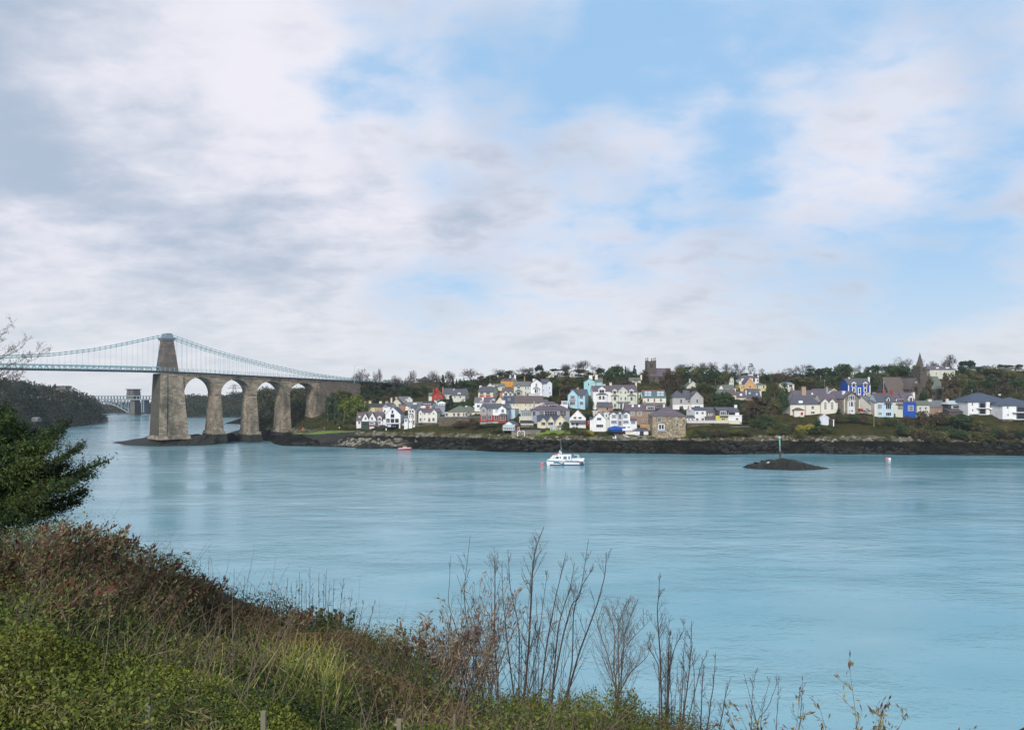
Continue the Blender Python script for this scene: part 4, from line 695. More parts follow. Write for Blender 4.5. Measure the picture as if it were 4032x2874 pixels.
b.block(292, 470, 775, 718, 8, 'side', 'pale', 'green_roof'); b.block(470, 705, 800, 712, 8, 'side', 'brownbrick', 'grey_roof', o=-.4); b.chim(444, 496, 690, m='pale', pots=1); b.win((320, 800, 350, 840), (400, 800, 430, 840), (600, 850, 620, 880), (690, 885, 715, 920), n=2); b.dorm(678, 738, 765, 785, 830, back=-.3, n=2)
b = Bld('garden_room', 'dark house with white-ribbed glass roof and one wide window', H, 8, 738, 900, 38)
b.block(738, 952, 765, 716, 7, 'hip', 'darkwood', 'sky_glass', ins=2.2); b.win((782, 780, 944, 824), n=1, th=.12); b.win((784, 788, 802, 820), (920, 788, 940, 820), n=1, th=.12, gm='pale_glass', o=.05); b.block(752, 1000, 868, 825, 5, 'mono', 'church_stone', 'slate', o=3.5); b.chim(702, 734, 686, m='cream', pots=1)
def flats(label, x0, x1, xw, ye, yr, r, yb, wins, slabs, ridge_i):
    b = Bld('apartment_block', label, 'apartments', 8, x0, yb, r)
    b.block(x0, x1, ye, yr, 18, 'hip', 'white', 'blue_slate', oh=.6, ins=ridge_i); b.block(xw[0], xw[1], ye+3, ye+3, .5, 'flat', 'bluegrey', 'bluegrey', o=.12, ground=False, oh=0, yb=yb-2, wn='cladding')
    for q in wins: b.win(q, o=.15, n=2, fm='dark_trim')
    for q in slabs: b.block(q[0], q[1], q[2], q[2], 1.8, 'flat', 'trim', 'trim', o=1.9, yb=q[2]+(q[3] if len(q) > 3 else 7), ground=False, oh=0, t=.05, wn='balcony')
    return b
b = flats('white and grey apartment block with hipped slate roof and balconies, the left of two', 1015, 1640, (1168, 1640), 735, 606, 32, 908, [(1184, 746, 1275, 813), (1328, 746, 1456, 813), (1186, 826, 1276, 904), (1328, 842, 1456, 904)], [(1168, 1326, 817), (1326, 1462, 815, 22), (1180, 1330, 906)], 9)
b.light(*[(x, 627, x+34, 645) for x in (1448, 1540, 1618, 1664, 1732)], m='sky_glass'); b.block(1276, 1326, 740, 738, 1.2, 'flat', 'white', 'trim', o=1.0, ground=False, oh=0); b.block(1325, 1490, 912, 908, 4, 'flat', 'rubble_grey', 'lead', o=2.2); b.win((1330, 930, 1432, 992), o=2.2, n=3)
b.panel(1072, 745, 1084, 780, 'dark_trim', o=.05); b.panel(1076, 835, 1088, 862, 'dark_trim', o=.05); b.block(1050, 1325, 908, 905, 3, 'flat', 'rubble_grey', 'lead', o=.5)
b = flats('white and grey apartment block cut off by the right edge, nearer than its twin', 1508, 2050, (1700, 2050), 786, 668, 25, 978, [(1713, 800, 1830, 872), (1713, 890, 1830, 972), (1870, 800, 2000, 872), (1870, 890, 2000, 972)], [(1678, 1850, 876), (1678, 1850, 976)], 13)
b.panel(1574, 795, 1586, 825, 'dark_trim', o=.05); b.panel(1578, 900, 1590, 930, 'dark_trim', o=.05); b.block(1510, 1900, 980, 978, 3, 'flat', 'rubble_grey', 'lead', o=.6)
# skyline houses
b = Bld('house', 'pointed-gable house with glazed gable on the wooded skyline, left of two', H, 4, 1425, 410, 122)
b.block(1424, 1552, 365, 305, 9, 'gable', 'pale', 'teal_roof', oh=.3, trim='trim'); b.win((1458, 340, 1512, 372), n=3)
b = Bld('house', 'low dormered house with pale roof on the wooded skyline beside the glazed gable house', H, 4, 1610, 392, 122)
b.block(1615, 1790, 372, 340, 8, 'side', 'grey', 'grey_roof'); b.dorm(1648, 1705, 318, 335, 365, back=-.2); b.dorm(1772, 1800, 300, 330, 365, back=-.2)
b = Bld('house', 'tiny white gabled house in hilltop trees above the long cream house', H, 4, 868, 415, 110)
b.block(872, 905, 405, 380, 6, 'gable', 'white', 'slate', oh=.2, trim='trim'); b.block(905, 945, 408, 390, 6, 'side', 'white', 'slate'); b.chim(944, 972, 372, m='white', pots=0)
b = Bld('house', 'dark hipped house roof on the skyline near the end of the bridge road', H, 3, 1180, 470, 125)
b.block(1178, 1365, 462, 398, 12, 'hip', 'darkwood', 'dark_roof', oh=.5, ins=6.5)
b = Bld('house', 'pale stone ruin-like house in the trees behind the turquoise house', H, 5, 165, 400, 118)
b.block(168, 238, 358, 305, 8, 'gable', 'pale', 'grey_roof', oh=.2); b.win((190, 352, 212, 378), n=1); b.block(238, 385, 395, 388, 6, 'flat', 'pale', 'lead', o=-.4)
for i, (x0, x1, yt, ye) in enumerate(((1138, 1222, 228, 250), (1268, 1352, 215, 240), (1560, 1650, 205, 222), (1620, 1700, 238, 262), (1700, 1800, 240, 265))):
    b = Bld('house', ('small dark-roofed house on the far right skyline, leftmost of that row', 'small dark-roofed house second from left in the far right skyline row', 'small dark-roofed house behind the round tree on the far right skyline', 'pale bungalow just below the far right skyline', 'pale bungalow nearest the right edge below the skyline')[i], H, 8, x0, ye+25, 150)
    b.block(x0, x1, ye, yt, 9, 'hip', 'pale', ('dark_roof', 'slate', 'dark_roof', 'grey_roof', 'grey_roof')[i], ins=2.5); b.win((x0+15, ye+2, x0+35, ye+14), (x1-35, ye+2, x1-15, ye+14), n=1)
# ------------------------------------------------------------------ ground of the far shore
PRX = np.array([850, 1008, 1045, 1137, 1400, 1700, 2000, 2400, 2900, 3300, 3700, 4100, 4800.])
PRR = np.array([-40, -12, 0, 6, 12, 22, 40, 60, 80, 105, 135, 175, 240, 400.])
PRZ = {  # height profile inland from the low water line
    850:  [-4, -4, -4, -4, -4, -4, -4, -4, -4, -4, -4, -4, -4, 8],
    1008: [-4, -4, -4, -4, -4, -4, -4, -4, -4, -4, -4, -4, -4, 8],
    1045: [-4, -4, -4, -3, -3, -2, -.5, 4, 9, 14, 20, 25, 28, 30],
    1137: [-4, -2, -.2, 1.5, 3.2, 4.2, 5.4, 9, 15, 20, 24, 27, 28, 28],
    1400: [-4, -2, 0, 1.5, 4.6, 8.0, 14.5, 19, 24, 27.5, 29.5, 29.5, 28, 26],
    1700: [-4, -2, 0, 2, 4.6, 9, 14.5, 19, 24, 28, 30, 30, 29, 27],
    2000: [-4, -2, 0, 3.2, 5.2, 8.6, 15, 20, 25, 31, 35, 36, 35, 33],
    2400: [-4, -2, 0, 4.2, 6, 9, 14, 19, 25, 31, 36, 36.5, 36, 34],
    2900: [-4, -2, 0, 4.2, 5.8, 9, 14, 19, 25, 31, 35.5, 36, 36, 34],
    3300: [-4, -2, 0, 4.2, 6.0, 9, 17.5, 20, 25, 31, 36, 37.5, 37, 35],
    3700: [-4, -2, 0, 4.2, 5.8, 9.5, 15.5, 20, 25, 30, 35, 38, 38, 36],
    4100: [-4, -2, 0, 4.2, 5.8, 10, 14.5, 20, 24, 29, 34, 39, 41, 41],
    4800: [-4, -2, 0, 4.2, 5.8, 10, 14.5, 20, 24, 29, 34, 39, 41, 41]}
PZ = np.array([PRZ[int(p)] for p in PRX])
def base_h(x, y):
    px = 2016 + F*x/y; r = y - np.interp(px, *WP)
    px = np.clip(px, PRX[0], PRX[-1]); r = np.clip(r, PRR[0], PRR[-1])
    i = np.clip(np.searchsorted(PRX, px)-1, 0, len(PRX)-2); j = np.clip(np.searchsorted(PRR, r)-1, 0, len(PRR)-2)
    fx = (px-PRX[i])/(PRX[i+1]-PRX[i]); fr = (r-PRR[j])/(PRR[j+1]-PRR[j])
    return (PZ[i, j]*(1-fx)+PZ[i+1, j]*fx)*(1-fr) + (PZ[i, j+1]*(1-fx)+PZ[i+1, j+1]*fx)*fr
def vnoise(x, y, s, seed=0):
    """cheap smooth value noise on arrays"""
    rs = np.random.default_rng(seed); g = rs.random((128, 128))
    u = x/s; v = y/s; i = np.floor(u).astype(int); j = np.floor(v).astype(int); fu = u-i; fv = v-j; fu = fu*fu*(3-2*fu); fv = fv*fv*(3-2*fv)
    a = g[i % 128, j % 128]; b_ = g[(i+1) % 128, j % 128]; c = g[i % 128, (j+1) % 128]; d = g[(i+1) % 128, (j+1) % 128]
    return (a*(1-fu)+b_*fu)*(1-fv)+(c*(1-fu)+d*fu)*fv - .5
GP = np.array(GROUND); GB = base_h(GP[:, 0], GP[:, 1]); GRES = GP[:, 2]-GB
def Hgt(x, y):
    x = np.atleast_1d(np.asarray(x, float)); y = np.atleast_1d(np.asarray(y, float)); h = base_h(x, y)
    n = np.zeros_like(h); s = np.full_like(h, .35)
    for (gx, gy, gz, gr), res in zip(GP, GRES):
        w_ = np.exp(-((x-gx)**2+(y-gy)**2)/(gr*gr)); n += w_*res; s += w_
    ro = np.clip(h/3, 0, 1)*np.clip((7.5-h)/2, 0, 1)
    h = h + vnoise(x, y, 13, 8)*1.9*np.clip(1-np.abs(h-1)/4.5, 0, 1) + n/s + vnoise(x, y, 3.1, 1)*1.3*ro + vnoise(x, y, 1.4, 2)*.7*ro + vnoise(x, y, 9, 3)*.9*np.clip(h/6, 0, 1)
    return h
def H1(x, y): return float(Hgt(x, y)[0])
def gridmesh(name, xs, ys, zf, mats, keep=None, smooth=True, **kw):
    X, Y = np.meshgrid(xs, ys); Z = zf(X.ravel(), Y.ravel()); v = np.stack([X.ravel(), Y.ravel(), Z], 1)
    nx, ny = len(xs), len(ys); i, j = np.meshgrid(np.arange(nx-1), np.arange(ny-1)); a = (j*nx+i).ravel()
    f = np.stack([a, a+1, a+1+nx, a+nx], 1)
    if keep is not None: f = f[keep(v[f].mean(1))]
    me = bpy.data.meshes.new(name); me.vertices.add(len(v)); me.vertices.foreach_set('co', v.astype(np.float32).ravel())
    me.loops.add(f.size); me.loops.foreach_set('vertex_index', f.astype(np.int32).ravel()); me.polygons.add(len(f)); me.polygons.foreach_set('loop_start', np.arange(0, f.size, 4, dtype=np.int32))
    me.polygons.foreach_set('use_smooth', np.full(len(f), smooth)); me.materials.append(MT[mats]); me.update(calc_edges=True)
    return linkmesh(name, me, **kw)
m, t, b_ = new_mat('shore_ground'); p = pos(t); sx = t.nodes.new('ShaderNodeSeparateXYZ'); t.links.new(p, sx.inputs[0])
n1 = nz(t, p, .35, 7, .72); n2 = nz(t, p, .12, 5, .65); n3 = nz(t, p, 1.1, 8, .75)
zz = tmath(t, 'ADD', sx.outputs[2], tmath(t, 'MULTIPLY', tmath(t, 'SUBTRACT', n1, .5), 2.2))
weed = ramp(t, tmath(t, 'ADD', tmath(t, 'MULTIPLY', n3, .55), tmath(t, 'MULTIPLY', nz(t, p, .10, 6, .75, (1, 1, 2.2)), .45)), [(.38, (.003, .005, .006)), (.48, (.010, .012, .010)), (.55, (.03, .029, .019)), (.63, (.085, .078, .052))])
grass = ramp(t, n2, [(.3, (.035, .040, .016)), (.5, (.06, .065, .02)), (.62, (.085, .065, .03)), (.75, (.09, .10, .03))])
stones = ramp(t, n3, [(.35, (.10, .09, .06)), (.5, (.26, .24, .18)), (.7, (.42, .39, .31))])
sm = ramp(t, nz(t, p, .22, 6, .8), [(.46, (0, 0, 0)), (.58, (1, 1, 1))])
upper = tmix(t, sm, grass, stones)
def step(a, lo, hi):
    r = t.nodes.new('ShaderNodeMapRange'); r.interpolation_type = 'SMOOTHSTEP'; r.inputs[1].default_value = lo; r.inputs[2].default_value = hi; t.links.new(a, r.inputs[0]); return r.outputs[0]
c1 = tmix(t, step(zz, 4.9, 5.6), weed, upper); c1 = tmix(t, step(zz, 6.6, 7.6), c1, grass)
# pale slab rock on the western beach
xm_ = tmath(t, 'MULTIPLY', step(sx.outputs[0], -92, -86), tmath(t, 'SUBTRACT', 1, step(sx.outputs[0], -62, -46)))
zb_ = tmath(t, 'MULTIPLY', step(zz, .3, .9), tmath(t, 'SUBTRACT', 1, step(zz, 3.0, 4.0)))
bm = tmath(t, 'MULTIPLY', tmath(t, 'MULTIPLY', xm_, zb_), ramp(t, nz(t, p, .5, 6, .75, (.35, 1.6, 1)), [(.42, (0, 0, 0)), (.52, (1, 1, 1))]))
c1 = tmix(t, bm, c1, tmix(t, n3, (.22, .18, .14), (.50, .44, .36)))
t.links.new(c1, b_.inputs['Base Color']); b_.inputs['Roughness'].default_value = 1; b_.inputs['Specular IOR Level'].default_value = .03; bump(t, b_, n3, 1.2, 1)
gridmesh('ground', np.arange(-250, 330, 1.6), np.concatenate([np.arange(318, 440, 1.5), np.arange(440, 780, 4)]), Hgt, 'shore_ground', keep=lambda c: c[:, 2] > -3, kind='structure')
# seabed sheet, so nothing is hollow below the water, and the water itself
MB().add([(-1800, -200, -6), (1800, -200, -6), (1800, 1700, -6), (-1800, 1700, -6)], [(0, 1, 2, 3)]).obj('seabed', 'weed_rock')['kind'] = 'structure'
m, t, b_ = new_mat('water'); p = pos(t)
big_ = nz(t, p, .012, 4, .6, (.8, 1.7, 1)); band = ramp(t, big_, [(.40, (0, 0, 0)), (.62, (1, 1, 1))])
patch = nz(t, p, .06, 6, .65, (.6, 1.3, 1))
w1 = nz(t, p, .9, 5, .62, (.75, 1.1, 1)); w2 = nz(t, p, .25, 4, .6, (.8, 1.15, 1)); w3 = nz(t, p, 2.6, 3, .6, (.6, 1.1, 1))
h_ = tmath(t, 'ADD', tmath(t, 'MULTIPLY', w2, .9), tmath(t, 'ADD', tmath(t, 'MULTIPLY', w1, .55), tmath(t, 'MULTIPLY', w3, .5)))
pr_ = ramp(t, patch, [(.36, (.10, .10, .10)), (.50, (.45, .45, .45)), (.66, (1, 1, 1))]); br2 = ramp(t, big_, [(.38, (.3, .3, .3)), (.60, (1, 1, 1))])
h_ = tmath(t, 'MULTIPLY', h_, tmath(t, 'MULTIPLY', pr_, br2))
col = tmix(t, band, (.145, .36, .43), (.26, .465, .53))
t.links.new(col, b_.inputs['Base Color']); b_.inputs['Roughness'].default_value = .09; b_.inputs['IOR'].default_value = 1.33
bump(t, b_, h_, .5, .6)
MB().add([(-1800, -200, 0), (1800, -200, 0), (1800, 1700, 0), (-1800, 1700, 0)], [(0, 1, 2, 3)]).obj('water', 'water')['kind'] = 'structure'
# ------------------------------------------------------------------ rocks
def mound(name, outline, top, z1, mat, seed, rough=1.0, base=-1.2, steps=7, kind='structure', **kw):
    """outline: closed list of world (x,y); rises to z1(x,y) at the middle line"""
    n = len(outline); O = np.array(outline, float); c = np.array(top, float); vs = []; rs = np.random.default_rng(seed)
    for s_ in range(steps+1):
        f = s_/steps
        for i in range(n):
            q = O[i]*(1-f)+c[i % len(c)]*f if len(c) == n else O[i]*(1-f)+c[0]*f
            z = base+(z1-base)*(1-(1-f)**2.2); jit = rs.normal(size=3)*rough*(.25+.75*math.sin(math.pi*min(1, f+.12)))*.45
            vs.append((q[0]+jit[0], q[1]+jit[1], z+jit[2]*.8))
    fs = [(s_*n+i, s_*n+(i+1) % n, (s_+1)*n+(i+1) % n, (s_+1)*n+i) for s_ in range(steps) for i in range(n)] + [tuple(steps*n+i for i in range(n))]
    o = MB().add(vs, fs).obj(name, mat); return tag(o, kind=kind, **kw)
def ell(pts_top, n=28):
    return pts_top
def isl(x0, x1, yw, yb, D0, n=36):      # ellipse-like outline between image x0..x1 with water line row yw
    pass
# ------------------------------------------------------------------ the suspension bridge
YB = R(42)
A0 = P(724.6, HZ, 405); A0 = Vector((A0.x, A0.y, 0))
B = Frame(A0, YB, 'b')
bridge = empty('suspension_bridge', A0, YB, label='stone suspension bridge with tapering tower, four tall arches and chain links across the strait', cat='bridge')
WB = 10.5
dk = [(0, 1446), (300, 1451), (610, 1457.5), (800, 1466), (900, 1471.5), (1150, 1485), (1397, 1498), (1560, 1508), (1700, 1516)]
dks, dkz = zip(*[B.F(x, y, 1.0, pan=0) for x, y in dk])
dks = list(dks); dkz = list(dkz); sl0 = (dkz[1]-dkz[0])/(dks[1]-dks[0]); dks.insert(0, dks[0]-80); dkz.insert(0, dkz[0]-80*sl0*.5)
def deck(s): return float(np.interp(s, dks, dkz))
S_T0, S_T1 = B.F(95, 600)[0], B.F(330, 600)[0]
ARCH = [(355, 710, 668), (770, 1105, 692), (1170, 1478, 715), (1540, 1835, 733)]
arcs = []
for x0, x1, yc in ARCH:
    s0, z0 = B.F(x0, 857); s1, z1 = B.F(x1, 857); zc = B.F((x0+x1)/2-4, yc)[1]; arcs.append((s0, s1, (z0+z1)/2, zc))
sp = MB(); n = 18; s_prev = S_T0+2
def strip(sa, sb, za):                  # solid wall piece from za up to the deck
    k_ = max(1, int((sb-sa)/3)); xs_ = np.linspace(sa, sb, k_+1)
    for a, c in zip(xs_, xs_[1:]):
        zt0, zt1 = deck(a)-1.4, deck(c)-1.4
        sp.add([(a, 0, za), (c, 0, za), (c, 0, zt1), (a, 0, zt0), (a, WB, za), (c, WB, za), (c, WB, zt1), (a, WB, zt0)], [(0, 1, 2, 3), (7, 6, 5, 4), (0, 4, 5, 1), (3, 2, 6, 7), (0, 3, 7, 4), (1, 5, 6, 2)])
for k_, (s0, s1, zs, zc) in enumerate(arcs):
    strip(s_prev, s0, zs-.05); sc_, hw_ = (s0+s1)/2, (s1-s0)/2
    pa = [(sc_-hw_*math.cos(math.pi*i/n), zs+(zc-zs)*math.sin(math.pi*i/n)) for i in range(n+1)]
    for (a, za), (c, zc2) in zip(pa, pa[1:]):
        sp.add([(a, 0, za), (c, 0, zc2), (c, 0, deck(c)-1.4), (a, 0, deck(a)-1.4), (a, WB, za), (c, WB, zc2), (c, WB, deck(c)-1.4), (a, WB, deck(a)-1.4)],
               [(0, 1, 2, 3), (7, 6, 5, 4), (0, 4, 5, 1), (3, 2, 6, 7)])
    ring = MB(); po = [(sc_-(hw_+.8)*math.cos(math.pi*i/n), zs+(zc-zs+.8)*math.sin(math.pi*i/n)) for i in range(n+1)]
    for i in range(n):
        ring.add([(pa[i][0], -.07, pa[i][1]), (pa[i+1][0], -.07, pa[i+1][1]), (po[i+1][0], -.07, po[i+1][1]), (po[i][0], -.07, po[i][1])], [(0, 1, 2, 3)])
        ring.add([(po[i][0], -.07, po[i][1]), (po[i+1][0], -.07, po[i+1][1]), (po[i+1][0], .02, po[i+1][1]), (po[i][0], .02, po[i][1])], [(0, 1, 2, 3)])
    ring.obj('arch_ring', 'bridge_stone', bridge); s_prev = s1
s_end = B.F(1875, 857)[0]; strip(s_prev, s_end, arcs[-1][2]-.05)
sp.obj('arcade_wall', 'bridge_stone', bridge)
# abutment beyond the last arch, buried in the hillside
ab = MB(); s_ab = B.F(2330, 760)[0]
for a, c in zip(np.linspace(s_end-.0, s_ab, 12), np.linspace(s_end-.0, s_ab, 12)[1:]):
    ab.add([(a, -.5, -1), (c, -.5, -1), (c, -.5, deck(c)-1.4), (a, -.5, deck(a)-1.4), (a, WB+.5, -1), (c, WB+.5, -1), (c, WB+.5, deck(c)-1.4), (a, WB+.5, deck(a)-1.4)], [(0, 1, 2, 3), (7, 6, 5, 4), (0, 4, 5, 1), (3, 2, 6, 7), (0, 3, 7, 4), (1, 5, 6, 2)])
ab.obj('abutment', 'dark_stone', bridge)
for xx in (1880, 1945, 2035):
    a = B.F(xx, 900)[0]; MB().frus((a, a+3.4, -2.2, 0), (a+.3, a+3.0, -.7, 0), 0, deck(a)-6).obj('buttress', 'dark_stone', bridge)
# piers
foot_y = 1.6
for k_, (xa, xb, xl, xr, yb_) in enumerate(((710, 770, 700, 803, 1283), (1105, 1170, 1100, 1200, 1290), (1478, 1540, 1476, 1562, 1262), (1835, 1866, 1842, 1870, 1228))):
    ta, zt = B.F(xa, 857); tb = B.F(xb, 857)[0]
    if k_ == 3: tb = s_end
    ba, zb = B.F(xl, yb_, foot_y); bb = B.F(xr, yb_, foot_y)[0]
    if k_ == 3: ba, bb = ta-1.4, tb+.4
    pr = MB().frus((ba, bb, -foot_y, WB+foot_y), (ta-.0, tb+.0, .03, WB-.03), zb, zt).obj('pier', 'bridge_stone', bridge)
    MB().box(ta-.35, tb+.35, -.35, WB+.35, zt-.55, zt-.06).obj('impost', 'bridge_stone', pr)
    if k_ < 3:
        MB().frus((ba-.9, bb+.9, -foot_y-.9, WB+foot_y+.9), (ba-.45, bb+.45, -foot_y-.45, WB+foot_y+.45), zb-1.2, zb+.5).obj('plinth', 'bridge_stone', pr)
        MB().frus((ba-1.9, bb+1.9, -foot_y-2.2, WB+foot_y+2), (ba-.8, bb+.8, -foot_y-.8, WB+foot_y+.8), -3, zb-.9).obj('footing', 'weed_rock', pr)
# main tower pier
zb = B.F(300, 1330, 1.6)[1]; bl = B.F(82, 1330, 1.8)[0]; br_ = B.F(405, 1330, 1.8)[0]
tp = MB().frus((bl, br_, -1.8, WB+1.8), (S_T0, B.F(338, 600)[0], -.25, WB+.25), zb, deck(S_T0)-1.4).obj('tower_pier', 'bridge_stone', bridge)
a0_, a1_ = B.F(95, 600)[0], B.F(163, 600)[0]; c0_, c1_ = bl, B.F(160, 1330, 2.3)[0]
MB().frus((c0_-.4, c1_, -2.4, -1.2), (a0_-.3, a1_, -.8, .1), zb, deck(S_T0)-1.4).obj('corner_pilaster', 'bridge_stone', bridge)
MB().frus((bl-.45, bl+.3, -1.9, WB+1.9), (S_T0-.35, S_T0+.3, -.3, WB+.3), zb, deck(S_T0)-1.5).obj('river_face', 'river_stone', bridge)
MB().frus((bl-1.2, br_+1.0, -3, WB+3), (bl-.7, br_+.6, -2.4, WB+2.4), zb-1.5, zb+.35).obj('plinth', 'bridge_stone', tp)
# string course, dentils, deck
co = MB(); dn = MB()
ss = np.arange(S_T0, s_ab, 1.2)
for a, c in zip(ss, ss[1:]):
    for zt0, zt1, yy in ((-1.4, -.95, .55), (-2.2, -1.95, .22)):
        co.add([(a, -yy, deck(a)+zt0), (c, -yy, deck(c)+zt0), (c, -yy, deck(c)+zt1), (a, -yy, deck(a)+zt1), (a, .02, deck(a)+zt0), (c, .02, deck(c)+zt0), (c, .02, deck(c)+zt1), (a, .02, deck(a)+zt1)], [(0, 1, 2, 3), (3, 2, 6, 7), (0, 4, 5, 1)])
    if a > arcs[0][0]: dn.box(a, a+.6, -.5, .01, deck(a)-1.95, deck(a)-1.4)
co.obj('cornice', 'bridge_stone', bridge); dn.obj('corbel_table', 'bridge_stone', bridge)
S0_ = dks[0]; s_far = dks[-1]
sl_ = MB(); xs_ = [S0_]+[s for s in np.linspace(dks[1], s_far, 60)]
for a, c in zip(xs_, xs_[1:]):
    for y0, y1, zlo, zhi in ((-1.0, WB+1, -.95, -.15), ):
        sl_.add([(a, y0, deck(a)+zlo), (c, y0, deck(c)+zlo), (c, y0, deck(c)+zhi), (a, y0, deck(a)+zhi), (a, y1, deck(a)+zlo), (c, y1, deck(c)+zlo), (c, y1, deck(c)+zhi), (a, y1, deck(a)+zhi)], [(0, 1, 2, 3), (7, 6, 5, 4), (0, 4, 5, 1), (3, 2, 6, 7)])
sl_.obj('deck', 'steel_dark', bridge)
def rail_run(mb, pts, y, r):
    for (a, za), (c, zc) in zip(pts, pts[1:]): mb.tube((a, y, za), (c, y, zc), r, n=4, cap=False)
# truss parapets of the main span
for y in (-.95, WB+.95):
    tr = MB(); q = np.arange(S_T0-.5, S0_, -1.25); hi = 1.75; lo = -.5
    for i, (a, c) in enumerate(zip(q, q[1:])):
        tr.add([(a, y-.12, deck(a)+hi-.35), (c, y-.12, deck(c)+hi-.35), (c, y-.12, deck(c)+hi), (a, y-.12, deck(a)+hi), (a, y+.12, deck(a)+hi-.35), (c, y+.12, deck(c)+hi-.35), (c, y+.12, deck(c)+hi), (a, y+.12, deck(a)+hi)], [(3, 2, 1, 0), (4, 5, 6, 7), (3, 7, 6, 2), (0, 1, 5, 4)])
        z0, z1 = (deck(a)+lo, deck(c)+hi-.3) if i % 2 else (deck(a)+hi-.3, deck(c)+lo)
        tr.tube((a, y, z0), (c, y, z1), .16, n=4, cap=False)
        if i % 4 == 0: tr.tube((a, y, deck(a)+lo), (a, y, deck(a)+hi), .14, n=4, cap=False)
    tr.obj('truss_parapet', 'steel_blue', bridge)
for y in (-.85, WB+.85):
    rl = MB(); q = np.arange(S_T0-.5, s_far-2, 2.3); 
    for hh, rr in ((1.55, .05), (.9, .03), (.25, .04)): rail_run(rl, [(a, deck(a)+hh) for a in q], y, rr)
    for a in q:
        near_t = a < S_T1+1; rl.box(a-.07, a+.07, y-.07, y+.07, deck(a)-.2, deck(a)+(1.7 if near_t else 1.6))
    rl.obj('railing', 'steel_pale', bridge)
# upper tower
ua, za_ = B.F(103, 575, -.9); ub = B.F(296, 575, -.9)[0]; uc, zc_ = B.F(133, 243, -2.2); ud = B.F(240, 243, -2.2)[0]
zd = deck(S_T0)-.2
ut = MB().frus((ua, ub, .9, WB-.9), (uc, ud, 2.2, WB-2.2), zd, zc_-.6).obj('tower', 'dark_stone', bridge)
MB().frus((uc-.25, ud+.25, 1.9, WB-1.9), (uc-.9, ud+.8, 1.3, WB-1.3), zc_-.6, zc_+.3).box(uc-1.0, ud+.9, 1.2, WB-1.2, zc_+.3, zc_+.9).obj('tower_cap', 'lead', ut)
ztop = B.F(205, 180, -2.5)[1]; sm_ = (uc+ud)/2
for y in (2.7, WB-2.7):
    MB().frus((sm_-2.3, sm_+2.3, y-1.1, y+1.1), (sm_-1.2, sm_+1.2, y-1.0, y+1.0), zc_+.9, ztop-.35).box(sm_-1.35, sm_+1.35, y-1.15, y+1.15, ztop-.35, ztop).obj('saddle_housing', 'lead', ut)
fr_ = lambda z: (z-zd)/(zc_-.6-zd)
def arch_open(yc, z0, z1, hw, nm='archway'):  # dark panels set proud of the wall, painting in the openings' shade
    g = MB(); pts = [(yc-hw, z0), (yc+hw, z0), (yc+hw, z1-hw)]+[(yc+hw*math.cos(t), z1-hw+hw*math.sin(t)) for t in np.linspace(0, math.pi, 7)[1:-1]]+[(yc-hw, z1-hw)]
    f0, f1 = fr_(z0), fr_(z1); x_ = lambda z: ua+(uc-ua)*fr_(z)
    vs = [(x_(z)-.06, y, z) for y, z in pts]+[(x_(z)+.4, y, z) for y, z in pts]; m_ = len(pts)
    g.add(vs, [tuple(range(m_-1, -1, -1))]+[(i, (i+1) % m_, (i+1) % m_+m_, i+m_) for i in range(m_)]); g.obj(nm, 'dark_trim', ut)
arch_open(3.3, zd, zd+4.8, .95); arch_open(7.2, zd, zd+4.8, .95); arch_open(4.1, zd+8.2, zd+11.2, .5, 'niche'); arch_open(6.4, zd+8.2, zd+11.2, .5, 'niche')
# chains
up = [B.F(x, y, -1.2) for x, y in ((225, 196), (250, 205), (480, 288), (690, 358), (905, 420), (1110, 475), (1310, 525), (1510, 570), (1700, 608), (1880, 637), (2100, 667), (2350, 700))]
dnl = [B.F(x, y, -1.2, pan='a') for x, y in ((1790, 312), (1700, 330), (1500, 372), (1220, 430), (1000, 468), (600, 515), (300, 533), (0, 541))]
lft = sorted(dnl); lft.insert(0, (lft[0][0]-60, lft[0][1]+2.0))
for y in (1.2, WB-1.2):
    for lo in (0, .95):
        for pts, step_ in ((up, 2.45), (lft, 2.45)):
            xs_ = [q[0] for q in pts]; zs_ = [q[1] for q in pts]; rng_ = np.arange(min(xs_), max(xs_), step_)
            ch = MB(); zz_ = [float(np.interp(a, xs_, zs_))-lo for a in rng_]
            for a, c, z0, z1 in zip(rng_, rng_[1:], zz_, zz_[1:]):
                ch.tube((a, y, z0), (c, y, z1), .15, n=4, cap=False)
            for a, z0 in zip(rng_, zz_):
                if z0 > deck(a)-.5: ch.box(a-.24, a+.24, y-.16, y+.16, z0-.27, z0+.27)
            ch.obj('chain', 'steel_blue', bridge)
nh = 0
for y in (1.2, WB-1.2):
    for pts in (up, lft):
        xs_ = [q[0] for q in pts]; zs_ = [q[1] for q in pts]
        for a in np.arange(min(xs_)+2.45*(1 if pts is lft else 2), max(xs_)-1, 2.45):
            z0 = float(np.interp(a, xs_, zs_))
            if z0-1 > deck(a)+1.8 and (a > S_T1+.5 or a < S_T0-.5) and a > -92 and nh < 99:
                MB().tube((a, y, deck(a)+.2), (a, y, z0-.9), .045, n=4, cap=False).obj('hanger', 'steel_blue', bridge); nh += 1
